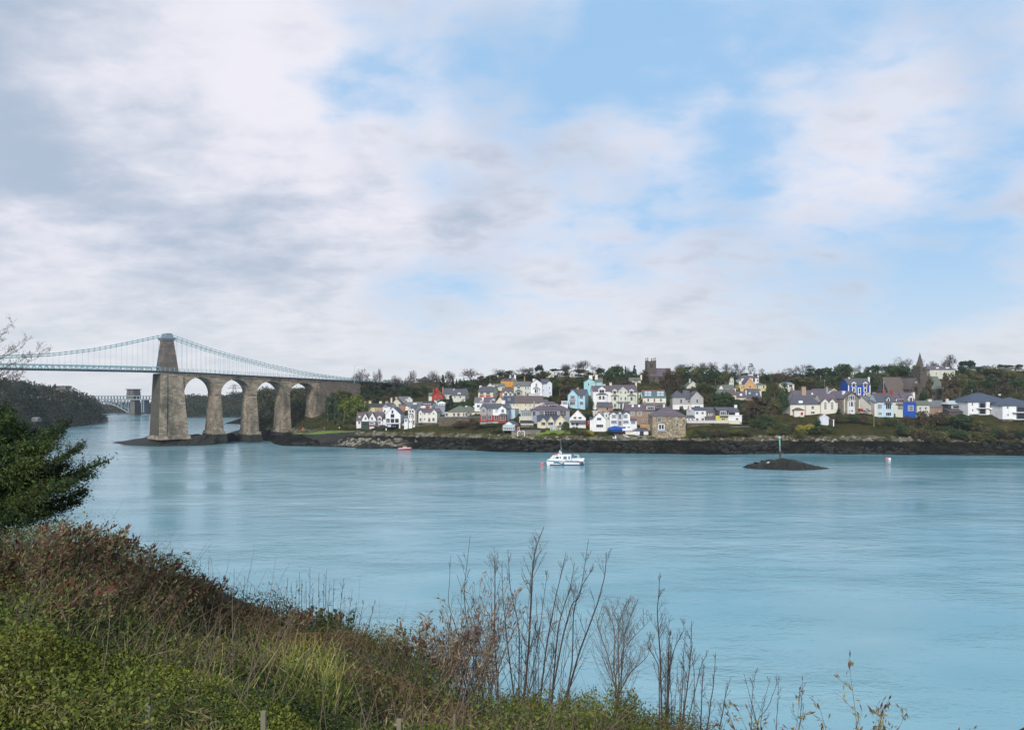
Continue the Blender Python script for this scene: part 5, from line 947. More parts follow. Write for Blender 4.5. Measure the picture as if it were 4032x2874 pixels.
# rocky islet round the tower foot
def rock(name, pan, pts, top_z, depth, mat, seed, dz=0, **kw):
    """ridge of rock: near water line given by image points; it reaches 'depth' metres back"""
    lo = []
    for x, y in pts:
        px, py = PX(pan, x, y); D = F*CH/(py-HZ); lo.append((P(px, py, D).x, D))
    n_ = len(lo); mb = MB(); rs = np.random.default_rng(seed); rows = 8; vs = []
    fine = []
    tt = np.linspace(0, n_-1, 46); X_ = np.interp(tt, range(n_), [q[0] for q in lo]); Y_ = np.interp(tt, range(n_), [q[1] for q in lo]); T_ = np.interp(tt, range(len(top_z)), top_z) if len(top_z) == n_ else None
    for r_ in range(rows):
        f = r_/(rows-1); prof = min(1, f*3.2) if f < .6 else max(0, (1-f)/.4)
        for i in range(46):
            j = rs.normal(size=3)*.65; zt = T_[i]
            vs.append((X_[i]+j[0]*.8, Y_[i]-1.2+depth*f*(.35+.65*min(1, zt/2))+j[1]*.5, -1.0+(zt+1)*prof*(.86+.28*rs.random()) if 0 < f < 1 else -1.2))
    fs = [(r_*46+i, r_*46+i+1, (r_+1)*46+i+1, (r_+1)*46+i) for r_ in range(rows-1) for i in range(45)]
    o = mb.add(vs, fs).obj(name, mat); return tag(o, kind='structure', **kw)
rock('rocky_islet', 'b', [(-470, 1405), (-330, 1432), (-120, 1442), (60, 1446), (280, 1443), (480, 1440), (640, 1432), (760, 1418), (828, 1398)], [.1, 2.2, 4.3, 4.9, 4.9, 4.6, 4.6, 4.4, 2.4], 34, 'weed_rock', 3)
rock('rock_shelf', 'b', [(800, 1340), (900, 1342), (1000, 1345), (1120, 1342), (1240, 1345)], [2, 3.5, 6.0, 3, 2], 30, 'weed_rock', 4)
rock('rock_shelf', 'b', [(1230, 1370), (1310, 1372), (1400, 1380), (1480, 1388), (1560, 1395)], [2.4, 4, 4.6, 4.6, 4.0], 26, 'weed_rock', 14)
rock('beacon_islet', 'n', [(118, 494), (250, 508), (450, 514), (640, 521), (830, 525), (1000, 522), (1150, 514), (1262, 503)], [.15, 1.5, 2.6, 3.3, 3.0, 1.9, .9, .15], 13, 'weed_rock', 5)
rock('beach_rock', 3, [(245, 1486), (330, 1492), (450, 1495), (560, 1493), (620, 1488)], [.2, 2.4, 2.8, 1.8, .3], 7, 'weed_rock', 6)
rock('beach_rock', 3, [(800, 1455), (900, 1462), (1050, 1465), (1200, 1470), (1290, 1470)], [.6, 3.0, 4.2, 2.6, .5], 9, 'weed_rock', 8)
# ------------------------------------------------------------------ quay under the bridge end with its bright lawn
q0 = [(1528, 1300), (1600, 1306), (1750, 1311), (1900, 1306), (2050, 1294), (2270, 1280)]
qp = []
for (x, y), yw in zip(q0, (1400, 1412, 1428, 1436, 1438, 1440)):
    px, py = PX('b', x, yw); D = F*CH/(py-HZ); qp.append((P(px, 0, D).x, D, CH-(PX('b', x, y)[1]-HZ)/F*(D+1.0)))
g = MB(); n_ = len(qp)
vs = [(x-1, D-1.0, -1.5) for x, D, z in qp]+[(x, D+1.0, z) for x, D, z in qp]+[(x*1.05-2, D+26, z+1.0) for x, D, z in qp]+[(x*1.05-4, D+27, -1.5) for x, D, z in qp]
g.add(vs, [(i, i+1, n_+i+1, n_+i) for i in range(n_-1)]+[(0, n_, 2*n_, 3*n_), (n_-1, 4*n_-1, 3*n_-1, 2*n_-1)], 0).add(vs, [(n_+i, n_+i+1, 2*n_+i+1, 2*n_+i) for i in range(n_-1)]+[(2*n_+i, 2*n_+i+1, 3*n_+i+1, 3*n_+i) for i in range(n_-1)], 1)
m, t, b_ = new_mat('lawn'); p = pos(t); t.links.new(ramp(t, nz(t, p, .3, 5, .6), [(.3, (.06, .12, .012)), (.55, (.15, .23, .02)), (.75, (.24, .25, .04))]), b_.inputs['Base Color']); b_.inputs['Roughness'].default_value = .95
m, t, b_ = new_mat('quay_stone'); p = pos(t); t.links.new(ramp(t, nz(t, p, .9, 7, .75), [(.35, (.008, .009, .012)), (.55, (.028, .028, .026)), (.75, (.08, .075, .06))]), b_.inputs['Base Color']); b_.inputs['Roughness'].default_value = .85; bump(t, b_, nz(t, p, 1.4, 5, .7), .5, 1)
tag(g.obj('quay', ['quay_stone', 'lawn']), kind='structure')
# slipway
m, t, b_ = new_mat('concrete'); p = pos(t); t.links.new(ramp(t, nz(t, p, .5, 6, .7), [(.3, (.07, .07, .07)), (.7, (.19, .185, .17))]), b_.inputs['Base Color']); b_.inputs['Roughness'].default_value = .9
gridmesh('slipway', np.arange(46.6, 52.4, .8), np.arange(W(2440)+6.5, W(2440)+19, 1.0), lambda x, y: base_h(x, y)+np.where(y < W(2440)+12, .75, .95)+vnoise(x, y, 3.1, 1)*.3, 'concrete', kind='structure')
gridmesh('garden_lawn', np.arange(11, 28, 1.0), np.arange(W(2180)+12.5, W(2180)+17.5, 1.0), lambda x, y: Hgt(x, y)+.25, 'lawn', kind='structure')
for (x, y), lb in (((832, 1332), 'round white ball marker left of the slipway foot'), ((1070, 1326), 'round white ball marker right of the slipway foot')):
    v = PP(5, x, y, W(2430)+10); tag(MB().ball((0, 0, 0), .42, 8, 6).tube((0, .1, -2), (0, .1, -.3), .08).obj('marker_ball', 'trim', loc=v), lb, 'marker')
v = PP(5, 866, 1355, W(2424)+9); tag(MB().frus((-.35, .35, -.12, .12), (-.35, .2, -.12, .12), -.6, 1.7).obj('white_board', 'trim', loc=v), 'upright white board at the top left of the slipway foot', 'board')
v0 = PP(5, 980, 1282, W(2452)+14); v1 = PP(5, 1052, 1312, W(2470)+9); tag(MB().tube((0, 0, 0), v1-v0, .28, n=4).obj('white_kerb', 'trim', loc=v0), 'sloping white kerb beam along the right side of the slipway', 'kerb')
# ------------------------------------------------------------------ boats, marks, people, cars
def boat_hull(mb, L_, Bm, hf, ha, mi=0, mk=1, stripe=None):
    st = [(-L_/2, .82, ha), (-L_*.3, .95, ha), (0, 1, ha*1.02), (L_*.25, .85, (ha+hf)/2), (L_*.4, .5, hf*.95), (L_/2, .04, hf)]   # bow at +x
    vs = []
    for x, w_, h in st: vs += [(x, -Bm/2*w_, h), (x-(.35 if x > L_*.3 else 0)*L_*.08, -Bm/2*w_*.8, .0), (x-(.6 if x > L_*.3 else 0)*L_*.1, 0, -.4), (x-(.35 if x > L_*.3 else 0)*L_*.08, Bm/2*w_*.8, .0), (x, Bm/2*w_, h)]
    fs = []
    for k in range(5):
        a = k*5; c = a+5; fs += [(a+i, a+i+1, c+i+1, c+i) for i in range(4)]; fs.append((a+4, a, c, c+4))
    fs.append((0, 4, 3, 2, 1)); fs.append((25, 26, 27, 28, 29)); mb.add(vs, fs, mi)
bx = PP('m', 1100, 812, 292); D_ = 292.0; u_ = D_/F/7.597     # metres per zoomed pixel
boat = empty('tour_boat', (bx.x, D_, 0), R(180), label='white cabin tour boat with a blue dolphin on its hull, moored in mid-channel', cat='boat')
X = lambda x: -(x-1100)*u_; Zz = lambda y: (815-y)*u_
Lb = 1130*u_; g = MB(); boat_hull(g, Lb, 3.8, Zz(682), Zz(705)); g.obj('hull', 'hull_white', boat)
for side in (-1, 1):
    yb = side*1.93; g = MB()
    for (x0, z0), (x1, z1) in zip(((540, 682), (700, 690), (1050, 700)), ((700, 690), (1050, 700), (1640, 706))): 
        w0 = 1.93*(1 if x0 > 800 else (.06 if x0 < 600 else .62)); w1 = 1.93*(1 if x1 > 800 else .62)
        g.tube((X(x0), side*w0, Zz(z0)), (X(x1), side*w1, Zz(z1)), .15, n=4)
    g.obj('rubbing_strake', 'navy', boat)
g = MB(); g.box(X(1640), X(640), -1.66, 1.66, -.3, .32).obj('boot_stripe', 'navy', boat)
MB().exy([(X(1275), Zz(702)), (X(1275), Zz(515)), (X(1000), Zz(508)), (X(740), Zz(530)), (X(640), Zz(640)), (X(560), Zz(672))][::-1], -1.45, 1.45).obj('cabin', 'hull_white', boat)
MB().box(X(1282), X(990), -1.55, 1.55, Zz(515), Zz(503)).box(X(992), X(880), -1.3, 1.3, Zz(510), Zz(484)).obj('cabin_roof', 'hull_white', boat)
for side in (-1, 1):
    for q in ([(790, 612), (835, 558), (903, 556), (905, 612)], [(933, 555), (965, 555), (965, 612), (933, 612)], [(1042, 550), (1145, 550), (1145, 640), (1042, 640)], [(1185, 548), (1245, 548), (1240, 638), (1192, 638)], [(728, 612), (772, 556), (795, 556), (752, 612)]):
        gl = 'glass' if q[0][0] < 1000 and q[0][0] != 728 else 'pale_glass'
        MB().exy([(X(x), Zz(y)) for x, y in q], side*1.46-.02, side*1.46+.02).obj('window', gl, boat)
MB().exy([(X(1640), Zz(706)), (X(1640), Zz(640)), (X(1570), Zz(615)), (X(1300), Zz(625)), (X(1275), Zz(706))], -1.7, 1.7).obj('aft_bulwark', 'hull_white', boat)
MB().ball((0, 0, 0), .5, 8, 6, sc=(1.2, 1, .8)).obj('outboard_cover', 'hull_white', boat, loc=(X(1640), 0, Zz(640)))
MB().ball((0, 0, 0), .55, 10, 6, sc=(1.6, 1.2, .45)).obj('life_raft', 'buoy_red', boat, loc=(X(833), 0, Zz(508)))
g = MB(); g.tube((X(983), 0, Zz(490)), (X(980), 0, Zz(300)), .09, .06).tube((X(980), 0, Zz(300)), (X(968), 0, Zz(40)), .05, .025); g.ball((X(985), 0, Zz(305)), .14); g.obj('mast', 'steel_pale', boat)
MB().box(X(1005), X(918), -.5, .5, Zz(458), Zz(428)).box(X(1000), X(925), -.4, .4, Zz(484), Zz(458), 1).ball((X(945), 0, Zz(395)), .24, mi=0).tube((X(945), 0, Zz(428)), (X(945), 0, Zz(395)), .06, mi=1).obj('radar', ['hull_white', 'navy'], boat)
g = MB()
for y in (-1.4, 1.4): g.tube((X(1475), y, Zz(650)), (X(1495), y, Zz(520)), .06); g.tube((X(1500), y, Zz(650)), (X(1520), y, Zz(525)), .06)
g.tube((X(1495), -1.4, Zz(520)), (X(1495), 1.4, Zz(520)), .06); g.tube((X(1495), -1.4, Zz(520)), (X(1375), -1.4, Zz(508)), .05); g.tube((X(1495), 1.4, Zz(520)), (X(1375), 1.4, Zz(508)), .05); g.tube((X(1375), -1.4, Zz(508)), (X(1375), 1.4, Zz(508)), .05); g.obj('stern_gantry', 'hull_white', boat)
g = MB()
for y in (-.75, .75):
    g.tube((X(640), y*1.5, Zz(660)), (X(560), y*.6, Zz(640)), .035); g.tube((X(560), y*.6, Zz(640)), (X(560), y*.6, Zz(672)), .035)
g.obj('bow_rail', 'steel_pale', boat)
MB().ball((0, 0, 0), .85, 10, 6, sc=(.85, .3, 1)).obj('fender', 'navy', boat, loc=(X(1592), 2.05, Zz(790)+.1)); MB().ball((0, 0, 0), .25).obj('lifebuoy', 'buoy_red', boat, loc=(X(1530), 1.95, Zz(728)))
dol = [(745, 728), (775, 705), (820, 706), (842, 692), (850, 706), (900, 715), (960, 745), (1010, 752), (1040, 730), (1075, 748), (1050, 770), (1070, 788), (1030, 790), (1000, 778), (940, 772), (880, 765), (840, 758), (800, 755), (770, 768), (765, 752), (745, 742)]
for side in (1, ):
    # the hull side leans in towards the keel; keep the painting just proud of it
    def hy(x, z): 
        fr = min(1, max(0, (x-600)/420)); top = 1.9*(.62+.38*fr) if x > 700 else 1.0; f = min(1, max(0, z/Zz(700))); return side*(top*(.8+.2*f)+.05)
    vs = [(X(x), hy(x, Zz(y)), Zz(y)) for x, y in dol]; MB().add(vs+[(a, c-.05, d) for a, c, d in vs], [tuple(range(len(vs))), tuple(range(2*len(vs)-1, len(vs)-1, -1))]).obj('dolphin_painting', 'teal_paint', boat)
def text(s, size, mat, parent, loc, rot, name='lettering'):
    cu = bpy.data.curves.new(name, 'FONT'); cu.body = s; cu.size = size; cu.extrude = .01; o = bpy.data.objects.new('tmp', cu); C.objects.link(o)
    dg = bpy.context.evaluated_depsgraph_get(); me = bpy.data.meshes.new_from_object(o.evaluated_get(dg)); bpy.data.objects.remove(o); bpy.data.curves.remove(cu)
    me.materials.clear(); me.materials.append(MT[mat]); q = bpy.data.objects.new(name, me); C.objects.link(q); q.parent = parent; q.location = loc; q.rotation_euler = rot; return q
text('Puffin Island Cruises', .62, 'navy', boat, (X(1095), 1.79, Zz(694)), (R(90), 0, R(180)))
v = PP('m', 420, 828, 292); tag(MB().ball((0, 0, .35), .66, 14, 9).obj('mooring_buoy', 'buoy_red', loc=(v.x, v.y, 0), smooth=True), 'pink-red round mooring buoy just ahead of the tour boat', 'buoy')
v = PP('m', 495, 810, 292); tag(MB().tube((-.1, 0, -.4), (.35, 0, 1.4), .1).obj('mooring_post', 'navy', loc=(v.x, v.y, 0)), 'thin dark leaning spar between the pink buoy and the tour boat bow', 'spar')
# small red boat at the beach
v = PP(3, 990, 1515, 372); rb = empty('motor_boat', (v.x, F*CH/(PX(3, 990, 1515)[1]-HZ), 0), 0, label='small red and white motor boat beside the western beach', cat='boat')
g = MB(); boat_hull(g, 6.4, 2.2, .95, .55); g.obj('hull', 'hull_red', rb); MB().exy([(-2.9, .62), (3.1, 1.0), (3.0, 1.2), (-2.8, .85)], -.9, .9).obj('gunwale', 'hull_white', rb)
MB().frus((-.9, 1.5, -.7, .7), (-.7, .9, -.55, .55), .8, 1.75).obj('cuddy', 'tan', rb); MB().box(-3.5, -3.15, -.25, .25, .2, 1.3).obj('outboard_motor', 'navy', rb)
# boats on shore
v = PP(5, 890, 1245, W(2430)+15); tb = empty('covered_boat', (v.x, v.y, v.z), R(8), label='boat on a trailer under a dark blue cover by the balcony house', cat='boat')
g = MB(); st = [(-4.6, .2, 1.9, .9), (-3.6, 1.1, 2.4, .35), (-1.2, 1.35, 3.0, .1), (1.2, 1.3, 2.6, .15), (3.4, .8, 2.3, .6), (4.7, .1, 2.1, 1.4)]
vs = []
for x, w_, zt, z0 in st: vs += [(x, -w_, (zt+z0)/2), (x, 0, zt), (x, w_, (zt+z0)/2), (x, w_*.5, z0), (x, -w_*.5, z0)]
g.add(vs, [(k*5+i, k*5+(i+1) % 5, k*5+5+(i+1) % 5, k*5+5+i) for k in range(5) for i in range(5)]+[(4, 3, 2, 1, 0), (25, 26, 27, 28, 29)]).obj('cover', 'tarp', tb)
g = MB(); g.box(-4, 4.6, -.08, .08, -.05, .12); g.obj('trailer', 'hull_red', tb)
for sx_ in (-1.0, .4):
    for y in (-.9, .9): MB().tube((sx_, y-.1, .1), (sx_, y+.1, .1), .38, n=10).obj('wheel', 'tyre', tb)
v = PP(5, 1066, 1222, W(2475)+15.6); wb = empty('small_boat', (v.x, v.y, v.z+.2), R(5), label='small white boat above the white screen wall beside the boat store', cat='boat')
g = MB(); boat_hull(g, 6.2, 2.1, 1.1, .9); g.obj('hull', 'hull_white', wb); MB().frus((-1.4, 1.2, -.8, .8), (-.9, .6, -.6, .6), .9, 1.9).obj('cabin', 'hull_white', wb); MB().box(-.8, .5, -.82, -.7, 1.2, 1.65).obj('window', 'glass', wb)
# beacon
v = PP('n', 592, 400, 276); z0 = CH+(HZ-PX('n', 592, 402)[1])/F*276; bz = lambda y: CH+(HZ-PX('n', 592, y)[1])/F*276
bc = empty('channel_beacon', (v.x, 276, 1.5), 0, label='pole beacon with green upper half and grey cone topmark on the weedy islet', cat='beacon')
MB().tube((0.1, 0, -.5), (0, 0, bz(262)-1.5), .26, n=8).obj('pole_base', 'bark_dark', bc); MB().tube((0, 0, bz(262)-1.5), (-.08, 0, bz(183)-1.5), .23, n=8).obj('pole', 'beacon_grey', bc)
MB().tube((-.08, 0, bz(183)-1.5), (-.15, 0, bz(85)-1.5), .24, n=8).obj('green_section', 'beacon_green', bc); MB().tube((-.15, 0, bz(85)-1.5), (-.15, 0, bz(52)-1.5), .62, .03, n=10).obj('cone_topmark', 'steel_pale', bc)
for x, y, lb in ((430, 430, 'white gull on the left slope of the weedy islet'), (640, 413, 'white gull just right of the beacon pole'), (782, 418, 'white gull on the right crest of the weedy islet')):
    v = PP('n', x, y, 276); g = MB().ball((0, 0, .32), .24, 8, 6, sc=(1.5, .8, .8)).ball((.34, 0, .56), .13).tube((.45, 0, .55), (.6, 0, .52), .03, n=4).tube((-.3, 0, .34), (-.62, 0, .3), .1, .02); g.tube((0, -.06, 0), (0, -.06, .2), .025).tube((0, .06, 0), (0, .06, .2), .025)
    tag(g.obj('gull', 'gull', loc=(v.x, 276, v.z)), lb, 'gull')
for x, y, mt_, lb in ((2045, 376, 'buoy_red', 'small faded red mooring float near the right shore'), (2081, 380, 'trim', 'small white mooring float beside the faded red one')):
    px, py = PX('n', x, y); D = F*CH/(py-HZ); v = P(px, py, D); tag(MB().ball((0, 0, .3), .55, 8, 6).obj('mooring_float', mt_, loc=(v.x, D, 0)), lb, 'buoy')
px, py = PX('g', 1555, 1048); D = F*CH/(py-HZ); tag(MB().ball((-.3, 0, .25), .45, 8, 6).ball((.5, 0, .2), .35, 8, 6).obj('mooring_float', 'trim', loc=(P(px, py, D).x, D, 0)), 'pair of lashed white floats at the beach under the quay', 'buoy')
# people on the quay lawn
def person(x, y, h, top, leg, label, lean=0, bend=0):
    D = W(PX('g', x, y)[0])+10; v = PP('g', x, y, D); k = h/1.75; me = bpy.data.meshes.new('person')
    V = [(0, 0, .92), (0, .02, 1.15), (0, .03, 1.40), (0, .0, 1.52), (0, -.02, 1.66), (-.19, .02, 1.38), (-.26, 0, 1.10), (-.22, -.10, .86), (.19, .02, 1.38), (.27, 0, 1.10), (.24, -.10, .86), (-.10, 0, .86), (-.11, -.03, .48), (-.12, .02, .05), (.10, 0, .86), (.12, .02, .48), (.14, .06, .05), (-.12, -.12, .03), (.14, -.08, .03)]
    E = [(0, 1), (1, 2), (2, 3), (3, 4), (2, 5), (5, 6), (6, 7), (2, 8), (8, 9), (9, 10), (0, 11), (11, 12), (12, 13), (0, 14), (14, 15), (15, 16), (13, 17), (16, 18)]
    me.from_pydata([(a*k, b_*k, c*k) for a, b_, c in V], E, []); o = bpy.data.objects.new('person', me); C.objects.link(o); o.location = v; o.rotation_euler = (0, 0, lean)
    sk = o.modifiers.new('skin', 'SKIN'); rr = [.16, .15, .17, .07, .115, .075, .055, .04, .075, .055, .04, .10, .075, .06, .10, .075, .06, .045, .045]
    for i, r_ in enumerate(rr): me.skin_vertices[0].data[i].radius = (r_*k, r_*k)
    me.skin_vertices[0].data[0].use_root = True; o.modifiers.new('sub', 'SUBSURF').levels = 1
    dg = bpy.context.evaluated_depsgraph_get(); m2 = bpy.data.meshes.new_from_object(o.evaluated_get(dg)); o.modifiers.clear(); o.data = m2
    m2.materials.clear(); [m2.materials.append(MT[q]) for q in (top, leg, 'skin')]
    for pl in m2.polygons:
        zc = pl.center.z/k; pl.material_index = 2 if zc > 1.53 or (zc < .9 and abs(pl.center.x) > .2*k and zc > .78) else (0 if zc > .86 else 1); pl.use_smooth = True
    GROUND.append((v.x, v.y, v.z, 4)); return tag(o, label, 'person')
person(550, 566, 1.7, 'coat_orange', 'coat_orange', 'person in bright orange clothes standing on the quay lawn by the bridge pier')
person(1645, 560, 1.95, 'coat_pale', 'trousers', 'person in a pale coat standing at the right end of the quay lawn', .6)
person(1192, 548, 1.35, 'coat_pale', 'trousers', 'small figure in pale top in the middle of the quay lawn', 2)
# cars
def car(x, y, r, mat, label, yaw, pan=7, parent=None):
    px, py = PX(pan, x, y); v = P(px, py, W(px)+r); c = empty('parked_car', v, R(yaw), label=label, cat='car', group='cars parked by the houses')
    g = MB(); g.exy([(-2.1, .3), (2.1, .3), (2.15, .75), (1.1, .92), (.55, 1.42), (-1.2, 1.45), (-1.9, .95), (-2.15, .85)], -.85, .85).obj('body', mat, c)
    for sd_ in (-1, 1): MB().exy([(.95, .95), (.48, 1.36), (-1.12, 1.38), (-1.6, .98)], sd_*.86-.02, sd_*.86+.02).obj('window', 'glass', c)
    for xx in (-1.3, 1.3):
        for sd_ in (-.8, .8): MB().tube((xx, sd_-.1, .32), (xx, sd_+.1, .32), .33, n=10).obj('wheel', 'tyre', c)
    for sd_ in (-.6, .6): MB().box(2.08, 2.18, sd_-.18, sd_+.18, .58, .74).obj('headlight', 'trim', c)
    MB().add([(.98, -.75, .96), (.98, .75, .96), (.56, .68, 1.38), (.56, -.68, 1.38)], [(0, 1, 2, 3)]).obj('windscreen', 'glass', c)
car(745, 1172, 15.2, 'car_silver', 'silver car parked under the front edge of the modern white house', -80, 3)
car(815, 1174, 17.5, 'car_navy', 'dark blue car parked deep under the modern white house', -75, 3)
car(655, 1176, 15, 'car_green', 'dark green car parked left of the modern white house', 20, 3)
car(1352, 930, 37, 'car_red', 'red car parked at the side street end by the brown stone house', -65)
car(1385, 930, 38, 'car_silver', 'pale silver car second in the side street row', -65)
car(1430, 932, 40, 'car_green', 'dark green car third in the side street row', -65)
# poles and lamps
def pole(x, yt, yb, r, label, pan=7, rad=.13, arm=0, name='telegraph_pole', cat='pole', mat='post_wood'):
    px, py = PX(pan, x, yb); D = W(px)+r; v = P(px, py, D); h = (yb-yt)/PAN[pan][2]/F*D; g = MB().tube((0, 0, -2), (0, 0, h), rad, rad*.7, 6)
    if arm: g.box(-arm, arm, -.08, .08, h-.6, h-.45)
    o = empty(name, v, label=label, cat=cat); g.obj('pole', mat, o)
    if name == 'street_lamp': MB().tube((0, 0, h-.05), (1.6, 0, h+.1), .06).obj('lamp_arm', mat, o); MB().box(1.3, 2.1, -.15, .15, h, h+.18).obj('lamp_head', 'steel_pale', o)
    else: MB().box(-.3, .3, -.1, .1, h-.5, h-.35).ball((0, 0, h+.1), .16).obj('crossarm', 'steel_pale', o)
    return o
pole(1550, 868, 1098, 26, 'pale wooden telegraph pole on the shore grass below the light blue terrace', rad=.2)
pole(740, 385, 560, 92, 'thin pole among the trees above the long white hall, left of two')
pole(797, 450, 590, 75, 'thin pole among the trees above the long white hall, right of two')
pole(1700, 470, 640, 70, 'thin grey pole above the tall red chimneys of the terrace', mat='steel_pale')
pole(1070, 560, 700, 60, 'short pole beside the bare trees left of the apartment roof', 8)
pole(216, 232, 445, 75, 'slim street lamp on the bridge road near its landward end', 3, .12, name='street_lamp', cat='street lamp', mat='steel_pale')
pole(578, 385, 500, 100, 'thin pole on the ridge left of the amber orange house', 4)
pole(172, 400, 520, 100, 'thin white pole on the ridge above the pale stone cottage', 4, mat='steel_pale')
# ------------------------------------------------------------------ the far steel arch bridge
D9 = 985.0; YY = 0
A9 = PP('a', 1392, 1170, D9); A9 = Vector((A9.x, A9.y, 0)); K = D9/F/2.707
fb = empty('arch_bridge', A9, 0, label='distant pale steel arch bridge with a stone tower beyond the wooded headland', cat='bridge')
fx = lambda x: (x-1392)*K; fz = lambda y: CH+(HZ-(1200+y/2.707))/F*D9
MB().frus((fx(1398), fx(1460), -6, 12), (fx(1405), fx(1452), -4, 10), -2, fz(1005)).frus((fx(1372), fx(1452), -7, 13), (fx(1378), fx(1446), -6, 12), fz(1005), fz(905)).box(fx(1370), fx(1454), -8, 14, fz(905), fz(897)).obj('tower', 'far_stone', fb)
for x in (1395, 1425): MB().box(fx(x), fx(x+12), -7.2, -5, fz(960), fz(925)).obj('tower_opening', 'dark_stone', fb)
MB().box(fx(930), fx(1850), -7.3, 12, fz(976), fz(968)).obj('road_deck', 'steel_far', fb); MB().box(fx(930), fx(1850), -7, 12, fz(1014), fz(1003)).obj('rail_deck', 'steel_far', fb)
for x in list(range(1040, 1380, 33))+list(range(1480, 1620, 33)): MB().box(fx(x), fx(x+8), -7, -5, fz(1003), fz(976)).obj('column', 'steel_far', fb)
pts = [(1040+i*35.6, 1032+118*((i/10)**2.1)) for i in range(11)]
g = MB()
for yy in (-6, 8):
    for (x0, y0), (x1, y1) in zip(pts, pts[1:]): g.tube((fx(x0), yy, fz(y0)), (fx(x1), yy, fz(y1)), .9, n=4)
g.obj('arch_rib', 'steel_far', fb)
for i, (x, y) in enumerate(pts[1:]):
    g = MB()
    for yy in (-6, 8): g.tube((fx(x), yy, fz(y)), (fx(x), yy, fz(1012)), .5, n=4)
    if i % 2: g.tube((fx(x), -6, fz(y)), (fx(x-35), -6, fz(1012)), .4, n=4)
    g.obj('spandrel_post', 'steel_far', fb)
for x in (1530, 1550, 1700, 1800): MB().box(fx(x), fx(x+9), -6, 8, fz(1145), fz(1014)).obj('approach_pier', 'steel_far', fb)
# pylon seen through the second arch
v = PP('b', 921, 870, 1150); h = 120/2.849/F*1150; g = MB()
for sx_ in (-1, 1):
    for sy in (-1, 1): g.tube((sx_*4, sy*4, -6), (sx_*.6, sy*.6, h), .35, .2)
for f in (.15, .35, .55, .75): g.tube((-4+3.4*f, -4, h*f), (4-3.4*f, -4, h*f), .2)
o = empty('pylon', v, label='lattice electricity pylon on the far ridge, seen through the second arch', cat='pylon'); g.obj('lattice_tower', 'steel_dark', o)
for f, w_ in ((.62, 16), (.80, 11), (.95, 7)): MB().box(-w_*.6, w_*.6, -.3, .3, h*f, h*f+.7).obj('crossarm', 'steel_dark', o)

# ------------------------------------------------------------------ loose rocks along the shore (uncountable)
def boulders(name, label, n, hlo, hhi, r0, r1, mat, seed, pxlo=1150, pxhi=4300):
    rs = np.random.default_rng(seed); px_ = rs.uniform(pxlo, pxhi, n*6); y = np.interp(px_, *WP)+rs.uniform(-1, 16, n*6); x = (px_-2016)/F*y; h = Hgt(x, y); k_ = (h > hlo) & (h < hhi) & (vnoise(x+500, y, 9, seed) > -.12) & clear_of_(x, y)
    x, y, h = x[k_][:n], y[k_][:n], h[k_][:n]; vs = []
    ico = np.array([(0, 0, 1), (.89, 0, .45), (.28, .85, .45), (-.72, .53, .45), (-.72, -.53, .45), (.28, -.85, .45), (.9, .3, -.5), (-.3, .9, -.5), (-.9, -.2, -.5), (.2, -.9, -.5)]); tri = [(0, 1, 2), (0, 2, 3), (0, 3, 4), (0, 4, 5), (0, 5, 1), (1, 6, 2), (2, 6, 7), (2, 7, 3), (3, 7, 8), (3, 8, 4), (4, 8, 9), (4, 9, 5), (5, 9, 1), (1, 9, 6)]
    for a, b_, c in zip(x, y, h):
        r_ = r0+(r1-r0)*rs.random()**2; q = ico*(r_*(.7+.6*rs.random((10, 1))))*[1.3, 1, .75]; q = q+[a, b_, c+r_*.1]; vs += [q[list(t_)] for t_ in tri]
    linkmesh(name, npmesh(name, np.concatenate(vs), 3, mat), kind='stuff', label=label, cat='rocks')
def clear_of_(x, y): return np.ones(len(x), bool)
boulders('shore_rocks', 'pale boulders scattered along the top of the tide band', 230, 4.9, 6.9, .25, 1.0, 'pale_rock', 61)
boulders('weedy_rocks', 'dark weed-covered rocks on the foreshore', 900, -.6, 4.8, .3, 1.3, 'weed_rock', 62)
boulders('beach_stones', 'pale flat stones on the western beach', 160, .5, 4.0, .3, 1.1, 'pale_rock', 63, 1330, 1640)
